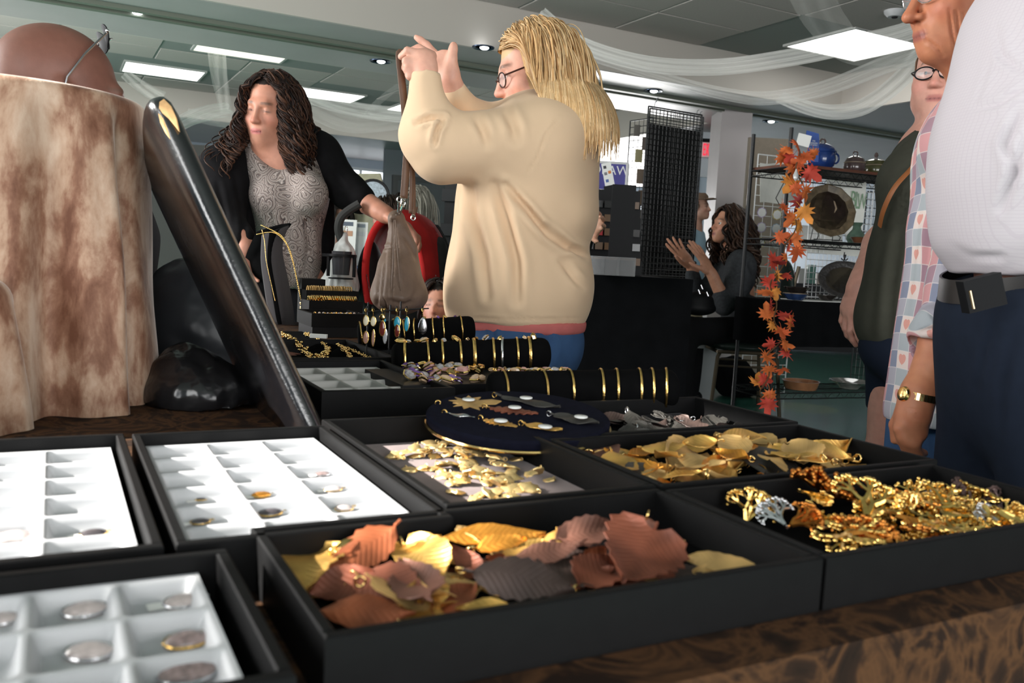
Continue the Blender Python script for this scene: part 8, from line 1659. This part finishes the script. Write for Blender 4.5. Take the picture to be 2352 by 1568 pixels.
for i, (x, col) in enumerate([(1820, (.3, .05, .05)), (1842, (.45, .45, .43)), (1862, (.08, .2, .16)), (1884, (.35, .3, .26)), (1903, (.12, .14, .3)), (1922, (.35, .06, .1)), (1942, (.06, .22, .14)), (1962, (.4, .38, .35)), (1982, (.25, .28, .34))]):
    c = at(x, 620, 10.7); c[2] = .842; boxed('merchandise_box', 'small %s box in the row on the far stall table' % ['dark red', 'white', 'teal', 'beige', 'navy', 'crimson', 'green', 'cream', 'slate'][i], 'box', c, .095, .10, .13+.05*(i % 3), mat('merch_%d' % i, col, rough=.6), group='boxes on the far stall table')
# ------------------------------------------------------------------ autumn leaf garland round the near pole
def mapleleaf(seed):
    g = np.random.default_rng(seed); v, f = star_mesh('maple', seed, .012); v = v.copy(); r2 = v[:, 0]**2+v[:, 1]**2; v[:, 2] += (-.30 if seed % 2 else .26)*r2+.10*np.sin(v[:, 0]*6+seed)+.08*v[:, 1]
    b = MB(); b.v = [tuple(p) for p in v]; b.f = list(f); b.tube([(0, -.2, .02), (.02, -.45, .05), (.06, -.62, .02)], .014, 5); return np.array(b.v), b.f
ML = [mapleleaf(s) for s in range(4)]
LM = [custom('autumn_%d' % i, (lambda col: lambda m, nt, b: (nt.links.new(ramp(nt, noise(nt, coords(nt), 14, 3), [(.35, col), (.65, tuple(min(1, q*1.6+.02) for q in col))]), b.inputs['Base Color']), setattr(b.inputs['Roughness'], 'default_value', .75)))(c)) for i, c in enumerate([(.46, .10, .015), (.36, .028, .012), (.48, .17, .02), (.22, .016, .012), (.42, .07, .012)])]
GPTS = [(1833, 335, 5.10), (1828, 370, 5.05), (1842, 410, 5.05), (1838, 450, 5.08), (1832, 490, 5.05), (1818, 530, 5.02), (1810, 570, 5.05), (1790, 610, 5.05), (1778, 650, 5.02), (1775, 690, 5.05), (1785, 730, 5.02), (1790, 770, 5.05), (1772, 810, 5.05), (1762, 850, 5.02), (1752, 890, 5.05), (1762, 930, 5.05)]
gar = thing('leaf_garland', 'garland of orange and red artificial maple leaves wound round the rack\'s near pole', 'garland', at(1765, 930, 5.1)); PV = smooth_path([at(*q) for q in GPTS], 90)
b = MB(); b.tube([p+RH*.02*math.sin(i*.5)+FH*.02*math.cos(i*.5) for i, p in enumerate(PV)], .004, 6); obj('vine_stem', b, mat('vine', (.10, .05, .02), rough=.8), gar)
g = np.random.default_rng(5); lm = {}
spots = [(1795, 358, 40, 0), (1830, 335, 34, 4), (1850, 360, 40, 4), (1860, 395, 46, 1), (1822, 385, 44, 0), (1838, 372, 36, 4), (1805, 345, 34, 0), (1820, 418, 50, 2), (1850, 440, 46, 0), (1835, 460, 46, 3), (1845, 485, 46, 2), (1820, 500, 40, 0), (1800, 475, 30, 4), (1835, 515, 40, 2), (1822, 545, 40, 0), (1790, 545, 34, 4), (1832, 575, 40, 4), (1805, 590, 30, 0), (1772, 600, 42, 1), (1785, 630, 36, 2), (1765, 650, 38, 1), (1806, 632, 30, 1), (1758, 673, 42, 0), (1780, 668, 32, 2), (1770, 700, 34, 1), (1762, 722, 42, 0), (1805, 728, 46, 1), (1815, 745, 40, 0), (1795, 760, 42, 4), (1772, 745, 30, 2), (1800, 790, 36, 0), (1806, 812, 34, 1), (1760, 818, 40, 0), (1772, 790, 30, 1), (1765, 845, 34, 0), (1796, 848, 34, 4), (1742, 878, 42, 2), (1752, 872, 36, 1), (1765, 925, 44, 1), (1768, 905, 36, 0), (1785, 605, 34, 3), (1826, 430, 36, 4), (1815, 360, 34, 1), (1868, 350, 30, 0), (1812, 560, 34, 1)]
for i, (x, y, sz, k) in enumerate(spots):
    p = at(x, y, 5.02+.05*g.random()); s = sz*1.06*5.05/FPX; up = nrm(-CF+g.normal(size=3)*.45); d_ = nrm(g.normal(size=3)*np.array([1, .4, .8])-ZH*.5); M4 = frame_px(p, p+d_, up); v = (ML[i % 4][0]*s)@M4.T+p
    key = (i % 4, k)
    if key in lm:
        o = lm[key][0].copy(); C.objects.link(o); o.location = p-wloc(gar); o.rotation_euler = Matrix(M4.tolist()).to_euler(); o.scale = (s/lm[key][1],)*3
    else:
        me = mesh_of('leaf', ML[i % 4][0]*s, ML[i % 4][1], LM[k], True, angle=50); o = bpy.data.objects.new('leaf', me); C.objects.link(o); o.parent = gar; o.location = p-wloc(gar); o.rotation_euler = Matrix(M4.tolist()).to_euler(); lm[key] = (o, s)
b = MB(); b.tube([at(1790, 470, 5.15), at(1782, 455, 5.1), at(1800, 420, 5.08)], .003, 5); obj('wire_tie', b, BLACKM, gar)
b = MB(); c = at(1828, 402, 5.0); b.lathe([(0, -.035), (.014, -.02), (.016, 0), (.008, .02), (.003, .035), (0, .036)], 14, c); tag(obj('glass_drop', b, mat('glass_drop', (.5, .5, .5), rough=.05, spec=.9)), 'small clear glass drop hanging in the garland', 'ornament')
